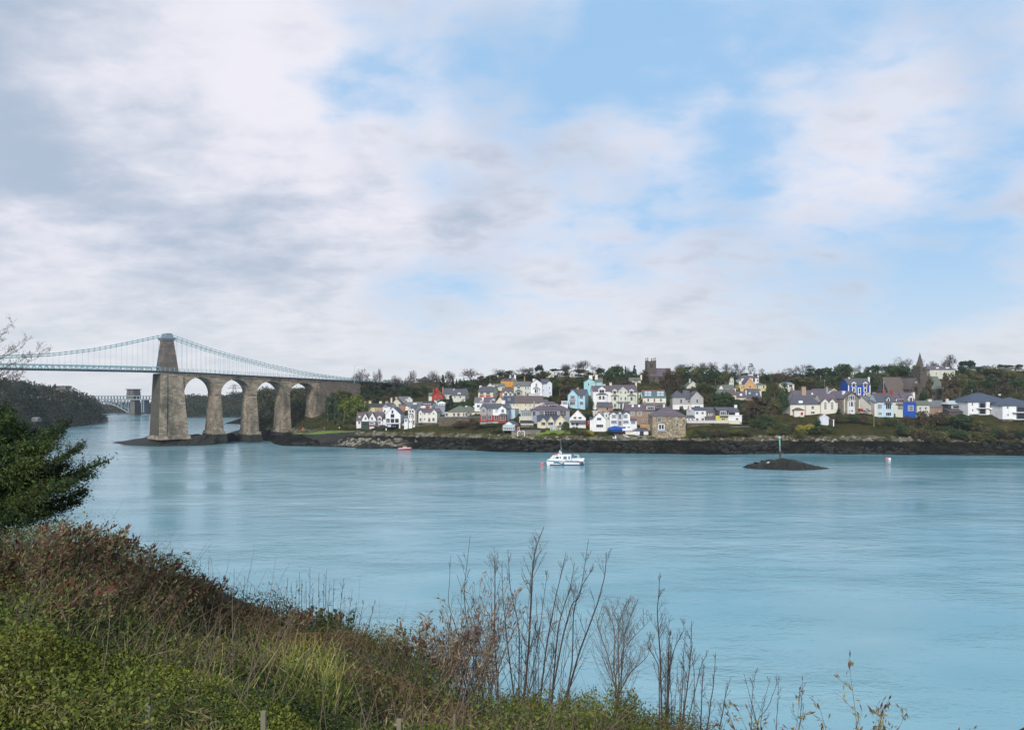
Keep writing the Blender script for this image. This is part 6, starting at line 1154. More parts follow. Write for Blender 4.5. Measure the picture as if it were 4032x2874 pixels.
# ------------------------------------------------------------------ trees of the far shore
def crown_quads(cen, rad, nper, size, asp=.75, shell=.55):
    """leafy clumps: quads scattered in the outer part of each clump's ball"""
    cen = np.asarray(cen, float); n = len(cen); d = rdir(n*nper, .15); f = (shell+(1-shell)*rng.random(n*nper))[:, None]
    c = np.repeat(cen, nper, 0)+d*f*np.repeat(np.asarray(rad)*np.ones(n), nper)[:, None]*np.array([1, 1, .85])
    return leaves(c, size*(.6+.8*rng.random(len(c))), asp)
def tmpl_leafy(kind, mat, seed):
    global rng
    rng = np.random.default_rng(seed); n = 34; out = []
    if kind == 'round': u = rdir(n, .3); r = rng.random(n)**.4; c = np.stack([u[:, 0]*r*.36, u[:, 1]*r*.36, .62+u[:, 2]*r*.28], 1); rad = .10+.07*rng.random(n)
    elif kind == 'tall': z = rng.random(n)*.8+.12; w_ = .30*np.sqrt(np.clip(1-((z-.5)/.55)**2, .05, 1)); a = rng.random(n)*6.28; rr = np.sqrt(rng.random(n)); c = np.stack([np.cos(a)*rr*w_, np.sin(a)*rr*w_, z], 1); rad = .08+.07*rng.random(n)
    elif kind == 'cone': z = rng.random(n*2)**.8*.86+.1; w_ = .42*(1.02-z)+.02; a = rng.random(n*2)*6.28; rr = .5+.5*rng.random(n*2); c = np.stack([np.cos(a)*rr*w_, np.sin(a)*rr*w_, z], 1); rad = .045+.04*rng.random(n*2)
    elif kind == 'cedar':
        c = []; 
        for k in range(9):
            z = .25+.75*k/9; w_ = .46*(1.04-z)**.8
            for j in range(7): a = rng.random()*6.28; q = w_*(.35+.75*rng.random()); c.append((math.cos(a)*q, math.sin(a)*q, z+rng.normal()*.012))
        c = np.array(c); rad = np.full(len(c), .07)
        v = crown_quads(c, rad, 26, .05, .7, .1); z0 = np.repeat(c[:, 2], 26*4)
        v[:, 2] = z0+(v[:, 2]-z0)*.45; me = npmesh('crown', v, 4, mat); return me
    elif kind == 'bush': a = rng.random(n)*6.28; q = np.sqrt(rng.random(n))*.4; c = np.stack([np.cos(a)*q, np.sin(a)*q, .15+.6*rng.random(n)*(1-q*q*3)], 1); rad = .12+.08*rng.random(n)
    elif kind == 'flat': a = rng.random(n)*6.28; q = np.sqrt(rng.random(n))*.42; c = np.stack([np.cos(a)*q, np.sin(a)*q, .86-.9*q*q+rng.normal(size=n)*.04], 1); rad = .09+.05*rng.random(n)
    v = crown_quads(c, rad, 60 if kind != 'cone' else 34, .055); return npmesh('crown', v, 4, mat)
def grow_tree(seed, levels, spread, upb, n0=3, l0=.26, flat=0, r0=.022, shrink=.72, kids=(3, 4), tipn=3):
    rs = np.random.default_rng(seed); P0 = []; P1 = []; R0 = []; R1 = []
    def seg(p, d, ln, r, rr):
        q = p; m_ = 3
        for i in range(m_):
            dd = d+rs.normal(size=3)*.10; dd /= np.linalg.norm(dd); e = q+dd*ln/m_
            a = r+(rr-r)*i/m_; c = r+(rr-r)*(i+1)/m_; P0.append(q); P1.append(e); R0.append(a); R1.append(c); q = e; d = dd
        return q, d
    def rec(p, d, ln, r, lv):
        e, d2 = seg(p, d, ln, r, r*.62)
        if lv == 0: return
        k = rs.integers(kids[0], kids[1]+1) if lv > 1 else tipn
        for i in range(k):
            a = rs.normal(size=3); a -= a.dot(d2)*d2; a /= np.linalg.norm(a); t_ = spread*(.6+.7*rs.random()); nd_ = d2*math.cos(t_)+a*math.sin(t_); nd_[2] = nd_[2]*(1-flat)+upb; nd_ /= np.linalg.norm(nd_)
            rec(e-d2*ln*.25*rs.random(), nd_, ln*shrink*(.75+.45*rs.random()), r*.6, lv-1)
    rec(np.array([0, 0, -.02]), np.array([0.02, 0, 1.]), l0, r0, levels)
    P0, P1 = np.array(P0), np.array(P1); zm = P1[:, 2].max(); w_ = max(np.ptp(P1[:, 0]), np.ptp(P1[:, 1])); s_ = np.array([1/w_, 1/w_, 1/zm])
    return P0*s_, P1*s_, np.array(R0), np.array(R1)
def tmpl_bare(seed, mat, **k):
    p0, p1, r0, r1 = grow_tree(seed, 5, **k)
    mn = .0034; big = r0 > .0085
    def mk(sel, nm): return npmesh(nm, prisms(p0[sel], p1[sel], np.maximum(r0[sel], mn), np.maximum(r1[sel], mn*.8)), 4, mat)
    return mk(big, 'trunk'), mk(~big, 'crown')
TM = {}
for i in range(3):
    TM['round', i] = tmpl_leafy('round', 'ivy_dark', 20+i); TM['olive', i] = tmpl_leafy('round', 'olive_leaf', 30+i); TM['brown', i] = tmpl_leafy('tall', 'brown_leaf', 40+i)
    TM['tall', i] = tmpl_leafy('tall', 'ivy_dark', 50+i); TM['bush', i] = tmpl_leafy('bush', 'ivy_dark', 60+i); TM['obush', i] = tmpl_leafy('bush', 'olive_leaf', 70+i); TM['bbush', i] = tmpl_leafy('bush', 'brown_leaf', 75+i)
    TM['cone', i] = tmpl_leafy('cone', 'conifer_dark', 80+i); TM['flat', i] = tmpl_leafy('flat', 'conifer_dark', 90+i)
    TM['bare', i] = tmpl_bare(100+i, 'twig_far', spread=.62, upb=.06, l0=.13, shrink=.80, kids=(3, 4)); TM['fan', i] = tmpl_bare(110+i, 'twig_far', spread=.70, upb=.04, l0=.12, shrink=.78)
TM['cedar', 0] = tmpl_leafy('cedar', 'conifer_dark', 99); TM['bright', 0] = tmpl_leafy('round', 'bright_leaf', 98); TM['gorse', 0] = tmpl_leafy('bush', 'gorse', 97); TM['bright', 1] = tmpl_leafy('bush', 'bright_leaf', 96)
rng = np.random.default_rng(7)
tk = MB().tube((0, 0, -.08), (0.01, 0, .55), .03, .014, 7); TRUNK = tk.obj('trunk', 'bark').data; bpy.data.objects.remove(bpy.data.objects['trunk'])
KIND = dict(round=('evergreen_tree', 'evergreen tree'), olive=('leafy_tree', 'tree'), brown=('brown_tree', 'tree'), tall=('ivy_tree', 'evergreen tree'), bush=('evergreen_bush', 'bush'), obush=('olive_bush', 'bush'), bbush=('brown_bush', 'bush'), cone=('conifer', 'conifer'),
            flat=('pine_tree', 'pine'), bare=('bare_tree', 'bare tree'), fan=('bare_tree', 'bare tree'), cedar=('cedar_tree', 'cedar'), bright=('yellow_green_tree', 'tree'), gorse=('gorse_bush', 'gorse bush'))
GRP = dict(round='rounded dark evergreens among the houses', olive='olive green trees on the town hillside', brown='brown leafless-looking trees on the town hillside', tall='ivy-clad dark trees on the town hillside', bush='dark green bushes between the houses',
           obush='olive green bushes along the town shore', bbush='brown bushes along the town shore', cone='dark pointed conifers above the town', flat='flat-topped dark pines on the skyline', bare='bare winter trees on the town skyline', fan='bare fan-shaped trees on the town skyline')
GLB = GRP
ti = 0
def tree(kind, pan, x, yt, yb, w_, r, label=None):
    global ti
    ti += 1; px, py = PX(pan, x, yb); D = W(px)+r; q = P(px, HZ, D); z0 = H1(q.x, D); zt = CH+(HZ-PX(pan, x, yt)[1])/F*D; h = max(1.2, zt-z0); wd = w_/PAN[pan][2]/F*D
    nv = sum(1 for k_ in TM if k_[0] == kind); i = ti % nv; nm, cat = KIND[kind]; v = rnd.uniform(0, 6.28)
    o = empty(nm, (q.x, D, z0), v, label=label or GLB[kind], cat=cat, group=None if label else GRP[kind])
    if kind in ('bare', 'fan'): ms = [('trunk', TM[kind, i][0], 1.15), ('crown', TM[kind, i][1], 1.15)]
    else:
        ms = [('crown', TM[kind, i], 1.2)]
        if 'bush' not in kind and kind != 'gorse': ms.append(('trunk', TRUNK, 1))
    for n_, me, kx in ms:
        c = linkmesh(n_, me, o); c.scale = (wd*kx, wd*kx, h) if n_ == 'crown' or kind in ('bare', 'fan') else (h, h, h)
T_ = tree
for a in ((350, 250, 440, 220), (530, 258, 470, 120), (597, 262, 470, 120), (800, 366, 500, 170), (915, 358, 500, 150), (1100, 286, 500, 190), (1370, 282, 480, 240), (1520, 330, 480, 150), (1650, 296, 480, 250), (255, 330, 440, 150), (1000, 370, 500, 130)): T_('bare', 3, *a, 92)
for a in ((1560, 368, 500, 130), (1715, 418, 510, 70), (1768, 430, 510, 45)): T_('cone', 3, *a, 100)
T_('bright', 3, 200, 600, 880, 380, 34, 'large rounded yellow-green tree beside the bridge abutment'); T_('bright', 3, 60, 700, 930, 200, 30, 'smaller yellow-green tree left of the large one at the bridge abutment')
for a in ((-190, 700, 860, 180, 40), (-90, 640, 860, 200, 44), (20, 560, 830, 220, 50), (-30, 760, 930, 200, 30), (110, 600, 800, 200, 58)): T_('tall' if a[0] < 0 else 'olive', 3, *a)
T_('cone', 3, 1680, 680, 860, 170, 46, 'dark conifer right of the white-canopied summerhouse')
for a in ((330, 700, 800, 160, 55), (560, 700, 800, 200, 62), (690, 690, 800, 140, 62), (1150, 560, 780, 240, 80), (1000, 540, 700, 240, 85), (760, 560, 700, 240, 85), (560, 540, 700, 260, 80), (1280, 540, 700, 160, 85), (400, 560, 720, 220, 75)): T_('tall' if a[0] % 3 else 'brown', 3, *a)
for a in ((120, 1085, 1165, 160, 20), (180, 1110, 1170, 120, 18), (60, 1000, 1150, 200, 26), (190, 960, 1080, 140, 27)): T_('obush', 3, *a)
for a in ((1230, 1080, 1110, 90, 22), (660, 890, 940, 50, 34), (150, 930, 1000, 160, 32), (250, 940, 990, 120, 32)): T_('bush', 3, *a)
for a in ((310, 258, 480, 330), (800, 268, 420, 240), (900, 290, 420, 150), (1060, 262, 420, 200), (1130, 240, 420, 200), (1205, 245, 400, 160), (1740, 186, 330, 150), (30, 310, 480, 160), (640, 350, 470, 120)): T_('bare', 4, *a, 118)
for a in ((12, 418, 500, 70), (65, 430, 500, 45), (122, 428, 505, 85), (180, 412, 505, 55)): T_('cone', 4, *a, 108)
for a in ((430, 380, 530, 170, 105, 'brown'), (600, 362, 500, 170, 112, 'round'), (740, 320, 470, 200, 116, 'olive'), (850, 306, 460, 200, 118, 'brown'), (200, 440, 600, 250, 92, 'round'), (330, 470, 620, 180, 88, 'tall'), (1400, 290, 450, 220, 110, 'olive'), (1290, 330, 450, 170, 105, 'brown'),
          (1560, 268, 380, 140, 125, 'flat'), (1325, 217, 330, 150, 114, 'flat'), (1640, 400, 720, 260, 72, 'olive'), (1560, 420, 700, 200, 80, 'tall'), (1740, 390, 700, 230, 84, 'brown'), (1690, 640, 760, 180, 58, 'brown'), (1180, 616, 688, 76, 63, 'bush'), (300, 640, 700, 120, 60, 'olive'), (230, 700, 830, 260, 45, 'bush'),
          (90, 760, 840, 140, 45, 'bush'), (600, 1095, 1230, 150, 21, 'bush'), (745, 1092, 1180, 170, 22, 'obush'), (470, 1120, 1250, 200, 20, 'bush'), (690, 1180, 1290, 160, 14, 'obush'), (350, 1120, 1260, 160, 18, 'bbush'), (1718, 1072, 1262, 110, 13, 'olive'), (1380, 1190, 1270, 90, 14, 'obush'),
          (1030, 380, 470, 150, 110, 'olive'), (520, 400, 500, 120, 110, 'tall'), (950, 1000, 1070, 70, 25, 'bush'), (1500, 660, 770, 100, 60, 'bush'), (150, 1020, 1150, 260, 22, 'bbush'), (330, 1000, 1120, 160, 23, 'bbush'), (1060, 340, 480, 180, 108, 'brown'), (1180, 330, 450, 200, 108, 'tall')): T_(a[5], 4, *a[:5])
for a in ((160, 186, 300, 210), (390, 138, 300, 300), (270, 160, 300, 180), (520, 200, 320, 160), (900, 195, 330, 180), (1060, 240, 350, 130), (1765, 202, 300, 140)): T_('bare', 5, *a, 128)
for a in ((630, 248, 380, 160, 122, 'round'), (100, 262, 400, 220, 124, 'brown'), (330, 270, 420, 260, 122, 'olive'), (470, 326, 430, 130, 115, 'olive'), (760, 280, 480, 160, 112, 'round'), (850, 222, 480, 200, 118, 'round'), (940, 240, 480, 170, 118, 'tall'), (800, 330, 520, 180, 104, 'tall'), (1015, 234, 420, 60, 120, 'cone'), (965, 226, 420, 60, 120, 'cone'), (1075, 300, 470, 130, 112, 'round'),
          (1155, 224, 430, 115, 116, 'cone'), (1290, 285, 420, 180, 108, 'brown'), (1040, 400, 520, 220, 90, 'bbush'), (1170, 470, 560, 200, 82, 'olive'), (1320, 500, 600, 220, 78, 'obush'), (1500, 520, 610, 240, 80, 'obush'), (1700, 480, 640, 220, 84, 'brown'), (1640, 290, 480, 180, 100, 'brown'), (1330, 380, 500, 130, 100, 'brown'),
          (490, 660, 860, 70, 44, 'bush'), (60, 640, 760, 160, 56, 'brown'), (330, 880, 980, 160, 34, 'bush'), (440, 900, 1060, 180, 30, 'bush'), (330, 400, 560, 160, 90, 'tall'), (250, 400, 560, 180, 90, 'olive'), (770, 1175, 1272, 96, 13, 'bush'), (110, 1062, 1240, 105, 13, 'round'), (250, 1108, 1222, 90, 15, 'bush'), (350, 1150, 1230, 150, 14, 'obush'),
          (1245, 660, 840, 70, 48, 'tall'), (1680, 600, 820, 120, 58, 'tall'), (870, 860, 920, 120, 42, 'bush'), (380, 1180, 1290, 200, 11, 'obush'), (560, 880, 960, 100, 34, 'bbush')): T_(a[5], 5, *a[:5])
T_('gorse', 5, 460, 1180, 1300, 140, 11, 'yellow flowering gorse bush on the bank left of the ivory-windowed cottage')
for a in ((270, 196, 400, 220), (430, 172, 400, 240), (540, 190, 400, 200), (640, 170, 420, 220), (760, 154, 420, 260), (880, 200, 430, 180), (1000, 186, 430, 200), (1110, 190, 420, 180), (1190, 166, 430, 260), (1535, 264, 420, 110), (360, 190, 400, 180), (1140, 380, 560, 200)): T_('fan' if a[0] % 20 else 'bare', 6, *a, 128)
for a in ((150, 270, 480, 280, 104, 'brown'), (300, 240, 480, 220, 112, 'olive'), (430, 240, 500, 220, 114, 'tall'), (560, 250, 500, 240, 112, 'olive'), (700, 260, 540, 260, 108, 'tall'), (840, 280, 540, 220, 106, 'round'), (980, 300, 560, 220, 104, 'olive'), (1100, 320, 560, 200, 106, 'tall'), (1290, 330, 430, 150, 125, 'round'), (60, 400, 600, 200, 90, 'brown'), (250, 440, 600, 220, 86, 'brown'),
          (1600, 357, 480, 210, 112, 'round'), (1760, 350, 500, 130, 118, 'brown'), (640, 480, 640, 220, 84, 'olive'), (760, 520, 660, 200, 80, 'olive'), (985, 600, 870, 280, 52, 'round'), (860, 640, 860, 240, 50, 'tall'), (1100, 700, 880, 200, 52, 'tall'), (715, 618, 760, 160, 66, 'bbush'), (560, 490, 600, 180, 86, 'obush'), (700, 820, 880, 200, 44, 'bush'),
          (1350, 740, 1060, 280, 38, 'brown'), (1480, 700, 1060, 300, 42, 'brown'), (1620, 680, 1000, 260, 44, 'olive'), (1300, 860, 1080, 180, 32, 'brown'), (1590, 960, 1290, 260, 18, 'tall'), (1460, 1040, 1290, 220, 18, 'round'), (1740, 480, 700, 200, 76, 'olive'), (1730, 960, 1290, 200, 18, 'olive'), (1690, 780, 960, 200, 34, 'brown'), (590, 1160, 1310, 220, 12, 'obush'), (700, 1190, 1320, 180, 12, 'bush'),
          (520, 1180, 1310, 140, 12, 'obush'), (820, 1150, 1320, 200, 12, 'bbush'), (950, 1200, 1330, 200, 11, 'bbush'), (1080, 1180, 1320, 200, 12, 'obush'), (1200, 1180, 1310, 200, 12, 'obush'), (1330, 1190, 1310, 180, 12, 'bbush'), (1280, 1046, 1112, 150, 24, 'bush'), (345, 900, 970, 150, 40, 'bush'), (280, 900, 950, 120, 42, 'bush'), (1200, 560, 640, 60, 94, 'cone'), (1180, 740, 900, 120, 48, 'tall')): T_(a[5], 6, *a[:5])
T_('cedar', 6, 1380, 182, 440, 200, 124, 'dark layered cedar standing alone on the skyline behind the yellow villa'); T_('bright', 6, 455, 1170, 1300, 130, 12, 'bright yellow-green shrub at the right foot of the stone building')
for a in ((240, 254, 420, 220), (400, 196, 420, 200), (500, 190, 420, 260), (590, 214, 420, 140), (130, 290, 420, 160)): T_('fan', 7, *a, 130)
for a in ((1350, 194, 330, 140), (1440, 230, 340, 110), (1690, 190, 360, 180), (1880, 152, 330, 160), (1800, 190, 330, 140)): T_('bare', 7, *a, 138)
for a in ((80, 348, 480, 120, 118, 'brown'), (600, 266, 440, 200, 124, 'tall'), (720, 256, 440, 200, 124, 'round'), (820, 244, 450, 180, 124, 'round'), (1080, 178, 540, 260, 108, 'round'), (980, 260, 540, 180, 104, 'tall'), (890, 260, 520, 200, 106, 'tall'), (1160, 240, 480, 150, 108, 'round'), (1350, 305, 560, 280, 98, 'round'), (1480, 250, 520, 220, 108, 'tall'), (1570, 204, 480, 170, 120, 'round'),
          (1700, 330, 620, 260, 90, 'olive'), (1580, 440, 640, 180, 82, 'round'), (1780, 210, 440, 220, 112, 'round'), (1880, 220, 400, 150, 120, 'olive'), (170, 480, 1000, 200, 38, 'tall'), (60, 690, 980, 200, 34, 'olive'), (420, 400, 620, 260, 92, 'olive'), (300, 420, 600, 220, 94, 'brown'), (560, 380, 620, 220, 94, 'olive'), (640, 420, 620, 180, 88, 'brown'), (760, 440, 640, 200, 82, 'tall'),
          (220, 380, 520, 200, 104, 'brown'), (680, 1000, 1150, 120, 18, 'bush'), (330, 1030, 1130, 160, 22, 'bbush'), (250, 1050, 1180, 200, 18, 'obush'), (120, 1050, 1260, 240, 14, 'obush'), (30, 1040, 1260, 200, 14, 'obush'), (1000, 945, 1080, 160, 26, 'bbush'), (1120, 940, 1090, 170, 26, 'obush'), (1240, 942, 1090, 180, 26, 'bush'), (1350, 945, 1090, 170, 26, 'bbush'), (1450, 975, 1095, 140, 27, 'obush'),
          (1640, 990, 1085, 110, 28, 'obush'), (1750, 990, 1085, 120, 28, 'bush'), (1850, 1000, 1100, 140, 28, 'obush'), (880, 960, 1060, 160, 28, 'bbush'), (600, 1120, 1250, 240, 14, 'bush'), (780, 1120, 1240, 240, 13, 'obush'), (420, 1150, 1270, 220, 12, 'obush'), (1500, 600, 680, 120, 62, 'obush'), (1010, 840, 930, 50, 33, 'bush'), (540, 560, 620, 120, 78, 'bush')): T_(a[5], 7, *a[:5])
T_('gorse', 7, 440, 1072, 1170, 150, 15, 'bright yellow gorse bush below the white hall, left of a close pair'); T_('gorse', 7, 560, 1066, 1165, 150, 15.5, 'bright yellow gorse bush below the white hall, right of a close pair'); T_('gorse', 7, 260, 682, 730, 95, 60, 'small yellow bush above the left end of the long white hall')
for a in ((200, 70, 330, 250), (60, 150, 330, 140), (470, 132, 320, 170), (600, 140, 320, 140), (770, 40, 320, 270), (690, 120, 320, 140), (290, 110, 320, 120)): T_('bare', 8, *a, 132)
for a in ((90, 186, 420, 230, 112, 'round'), (1000, 122, 330, 190, 126, 'flat'), (930, 200, 380, 150, 118, 'round'), (450, 325, 700, 160, 56, 'brown'), (400, 420, 690, 120, 54, 'bush'), (700, 300, 680, 150, 54, 'brown'), (790, 300, 690, 220, 60, 'brown'), (900, 300, 700, 220, 66, 'olive'), (270, 180, 400, 150, 110, 'olive'), (1180, 218, 300, 120, 140, 'round'), (1470, 190, 270, 90, 150, 'round'), (1600, 206, 280, 120, 148, 'flat'), (1740, 186, 280, 110, 150, 'round'), (1300, 240, 340, 200, 138, 'olive'),
          (1420, 235, 340, 220, 136, 'olive'), (1580, 240, 360, 220, 134, 'obush'), (1050, 270, 420, 200, 120, 'olive'), (1150, 330, 520, 260, 100, 'olive'), (1350, 340, 520, 260, 100, 'tall'), (1500, 400, 560, 260, 84, 'brown'), (1700, 380, 560, 260, 90, 'round'), (1050, 420, 640, 220, 78, 'tall'), (950, 560, 720, 200, 56, 'bush'), (600, 640, 720, 160, 54, 'bush'), (1250, 480, 640, 220, 76, 'bbush'),
          (600, 800, 990, 300, 26, 'bbush'), (380, 790, 980, 260, 26, 'bbush'), (180, 860, 980, 140, 28, 'bbush'), (900, 890, 1130, 260, 18, 'round'), (800, 900, 1100, 200, 20, 'olive'), (1050, 920, 1100, 200, 20, 'bush'), (480, 980, 1190, 240, 14, 'obush'), (250, 1000, 1190, 260, 13, 'obush'), (100, 980, 1180, 220, 16, 'bush'), (700, 1000, 1190, 220, 14, 'bush'), (900, 1060, 1210, 240, 11, 'bush'), (1150, 980, 1150, 240, 15, 'olive'),
          (1250, 1000, 1180, 220, 13, 'bbush'), (1400, 1040, 1200, 220, 12, 'bush'), (1620, 1050, 1220, 220, 11, 'bbush'), (1520, 1060, 1200, 160, 12, 'olive'), (1750, 1080, 1220, 200, 11, 'bush'), (1100, 1100, 1230, 220, 9, 'obush'), (1330, 1130, 1240, 200, 9, 'obush'), (380, 1080, 1210, 220, 9, 'bbush'), (620, 1090, 1210, 240, 9, 'obush'), (550, 640, 700, 160, 55, 'bush')): T_(a[5], 8, *a[:5])
# --- undergrowth on the whole slope, one uncountable mass
FT = np.array(FOOT)
def clear_of(x, y, extra=0):
    ok = np.ones(len(x), bool)
    for fx_, fy_, fr in FT: ok &= (x-fx_)**2+(y-fy_)**2 > (fr+extra)**2
    return ok
n_ = 17000; x = rng.uniform(-215, 320, n_); y = rng.uniform(350, 660, n_); px_ = 2016+F*x/y; r_ = y-np.interp(px_, *WP)
h = Hgt(x, y); ok = (h > 6.6) & clear_of(x, y, .5) & ~((px_ > 3270) & (px_ < 3560) & (r_ > 19) & (r_ < 31)) & ~((px_ > 2415) & (px_ < 2490) & (r_ < 22)) & ~((px_ > 2110) & (px_ < 2260) & (r_ < 18)) & ~((px_ > 1130) & (px_ < 1400) & (r_ < 25)) & (px_ < 4500)
front = (r_ < 40) | (rng.random(n_) < .8); ok &= front
x, y, h, r_ = x[ok], y[ok], h[ok], r_[ok]; hh = np.where(r_ > 70, rng.uniform(.6, 3.4, len(x)), rng.uniform(.3, 1.5, len(x))); hh *= np.where(r_ < 26, .6, 1)
c = np.stack([x, y, h+hh*.6], 1); v = crown_quads(c, .6+hh*.42, 15, .62, .8, .2)
linkmesh('undergrowth', npmesh('undergrowth', v, 4, 'wood_mix'), kind='stuff', label='dark green and brown scrub filling the slope between the houses', cat='scrub')
# --- masses of trees that read as one wood
def wood(name, label, pts, shore, depth, n, rad, nper, size, mat, base_drop=0, seed=1, ground='weed_rock', under=True):
    """pts: (px, row of the tree tops); shore: (px, distance of the shore)"""
    global rng
    rng = np.random.default_rng(seed); px_ = rng.uniform(pts[0][0], pts[-1][0], n); Ds = np.interp(px_, [q[0] for q in shore], [q[1] for q in shore]); f = rng.random(n)
    D = Ds+depth*f; yt = np.interp(px_, [q[0] for q in pts], [q[1] for q in pts]); top = CH+(HZ-yt)/F*(Ds+depth*.75)
    z = np.minimum(top, 1.5+(top-1.5)*np.clip(f/.7, 0, 1)**.6)-rad*.9+rng.normal(size=n)*rad*.28; c = np.stack([(px_-2016)/F*D, D, np.maximum(z, 1.2)], 1)
    v = crown_quads(c, rad*(.65+.6*rng.random(n)), nper, size, .8, .75)
    linkmesh(name, npmesh(name, v, 4, mat), kind='stuff', label=label, cat='woodland')
    g = MB(); k_ = 40; pp = np.linspace(pts[0][0], pts[-1][0], k_); rows = [(-.03, -1.5), (.0, .9), (.06, 2.2), (.3, .55), (.7, .86), (1.0, .88), (1.3, -.1)]
    vs = []
    for j, (f_, hz_) in enumerate(rows):
        for p_ in pp:
            ds = float(np.interp(p_, [q[0] for q in shore], [q[1] for q in shore])); dd = ds+depth*f_; tp_ = CH+(HZ-float(np.interp(p_, [q[0] for q in pts], [q[1] for q in pts])))/F*(ds+depth*.75)
            z_ = hz_ if j < 3 else max(2.0, (tp_-rad*1.6)*hz_); vs.append(((p_-2016)/F*dd+rng.normal()*.6, dd+rng.normal()*.8, z_+(rng.normal()*.6 if j else 0)))
    g.add(vs, [(j*k_+i, j*k_+i+1, (j+1)*k_+i+1, (j+1)*k_+i) for j in range(len(rows)-1) for i in range(k_-1)]); o = g.obj('shore_bank', ground); tag(o, kind='structure')
za = lambda *q: [(x/2.707, 1200+y/2.707) for x, y in q]; zb2 = lambda *q: [(600+x/2.849, 1250+y/2.849) for x, y in q]
wood('headland_wood', 'dark mixed woodland covering the headland on the left', [(-420, 1470)]+za((0, 775), (80, 790), (150, 800), (300, 830), (380, 850), (450, 855), (520, 868), (600, 885), (700, 890), (750, 893), (900, 955), (1000, 985), (1050, 1030), (1085, 1110), (1110, 1185)),
     [(-420, 470), (0, 530), (95, 562), (292, 628), (340, 660), (380, 700), (425, 745)], 95, 1500, 5.2, 34, 1.25, 'wood_far', seed=11)
wood('far_bank_wood', 'dark bluish conifer woodland on the far bank seen through the arches', zb2((100, 885), (355, 882), (440, 870), (520, 882), (620, 878), (760, 872), (830, 868), (880, 860), (930, 845), (960, 848), (1010, 842), (1150, 830), (1300, 790)),
     [(600, 900), (740, 886), (1010, 886), (1200, 900)], 190, 1300, 5.5, 26, 1.6, 'wood_far', seed=12)
wood('distant_wood', 'hazy distant wooded shore under the steel arch bridge', [(330, 1590), (400, 1588), (470, 1586), (520, 1583), (583, 1578), (700, 1575)], [(330, 1090), (700, 1040)], 260, 420, 7, 24, 2.4, 'wood_far', seed=13)
wood('bridge_wood', 'brown and dark green wood on the slope behind the last bridge arches', zb2((1160, 838), (1200, 835), (1260, 828), (1330, 828), (1400, 820), (1480, 815), (1560, 812), (1640, 818), (1700, 805), (1800, 790), (1900, 760), (2100, 720), (2300, 715), (2500, 718), (2900, 740), (3300, 745)),
     [(1000, 472), (1100, 462), (1200, 452), (1400, 452), (1760, 440)], 75, 1500, 3.8, 36, 1.0, 'wood_mix', seed=15)
# trees that stand out of those woods
def lone(kind, px, yt, D, wpx, zb_, label):
    q = P(px, HZ, D); o = empty(KIND[kind][0], (q.x, D, zb_), rnd.uniform(0, 6), label=label, cat=KIND[kind][1]); h = CH+(HZ-yt)/F*D-zb_; wd = wpx/F*D
    if kind in ('bare', 'fan'):
        for nn, me in zip(('trunk', 'crown'), TM[kind, 1]): linkmesh(nn, me, o).scale = (wd, wd, h)
    else: linkmesh('crown', TM[kind, 0], o).scale = (wd*1.2, wd*1.2, h); linkmesh('trunk', TRUNK, o).scale = (h, h, h)
lone('round', 1048, 1523, 600, 60, 12, 'broad rounded tree on the ridge seen through the third arch'); lone('bare', 1062, 1518, 610, 40, 12, 'bare tree on the ridge right of the rounded tree in the third arch')
lone('round', 990, 1550, 800, 30, 10, 'small dark tree at the left springing of the third arch'); lone('cone', 198, 1513, 625, 14, 22, 'small pointed conifer on the crest of the wooded headland, left of two'); lone('flat', 216, 1511, 640, 14, 22, 'small dark pine on the crest of the headland, beside the pale hilltop house')
lone('bare', 163, 1503, 610, 40, 22, 'bare tree on the crest of the wooded headland'); lone('bare', 70, 1488, 590, 46, 22, 'bare tree on the headland crest nearest the left edge')
hb = Bld('house', 'pale flat-roofed house on the crest of the wooded headland', 'house', 'a', 600, 900, 262, 5); hb.block(600, 695, 866, 866, 8, 'flat', 'far_stone', 'dark_roof', ground=False, ext=-.5); hb.win((650, 875, 690, 895), n=3)
hb = Bld('cottage', 'small pale cottage low on the wooded headland by the water', 'cottage', 'a', 332, 1238, 158, 5); hb.block(336, 400, 1216, 1200, 6, 'side', 'far_stone', 'grey_roof', ground=False, ext=-.5); hb.win((384, 1212, 398, 1228), n=1)

# ------------------------------------------------------------------ the near bank
rng = np.random.default_rng(21)
# ground surface of the near bank from sighted control points: (px, row, distance)
CP = [(-900, 2500, 9), (-300, 2700, 8), (600, 2950, 8), (1850, 3120, 8.5), (2200, 3260, 8.5), (3200, 3330, 9), (4600, 3450, 9), (-600, 2330, 13), (0, 2560, 12), (600, 2760, 12), (1300, 2800, 12), (1700, 2960, 12), (1950, 3080, 12), (2400, 3130, 12), (2900, 3160, 12), (3400, 3160, 12), (4600, 3260, 12),
      (-400, 2140, 19), (0, 2180, 18), (300, 2230, 18), (600, 2330, 18), (900, 2520, 18), (1400, 2570, 17), (1650, 2670, 17.5), (1800, 2860, 18), (1950, 2990, 18), (2500, 3030, 18), (2750, 3000, 17), (3100, 3120, 17), (3600, 3200, 17), (4200, 3280, 17),
      (-400, 2120, 24), (200, 2250, 24), (600, 2400, 24), (900, 2560, 24), (1400, 2540, 23), (1650, 2670, 23), (1800, 2830, 24), (1950, 2980, 24), (2300, 3010, 24), (2500, 3040, 24), (2750, 3050, 23), (3100, 3160, 23), (3600, 3240, 23), (4200, 3300, 23)]
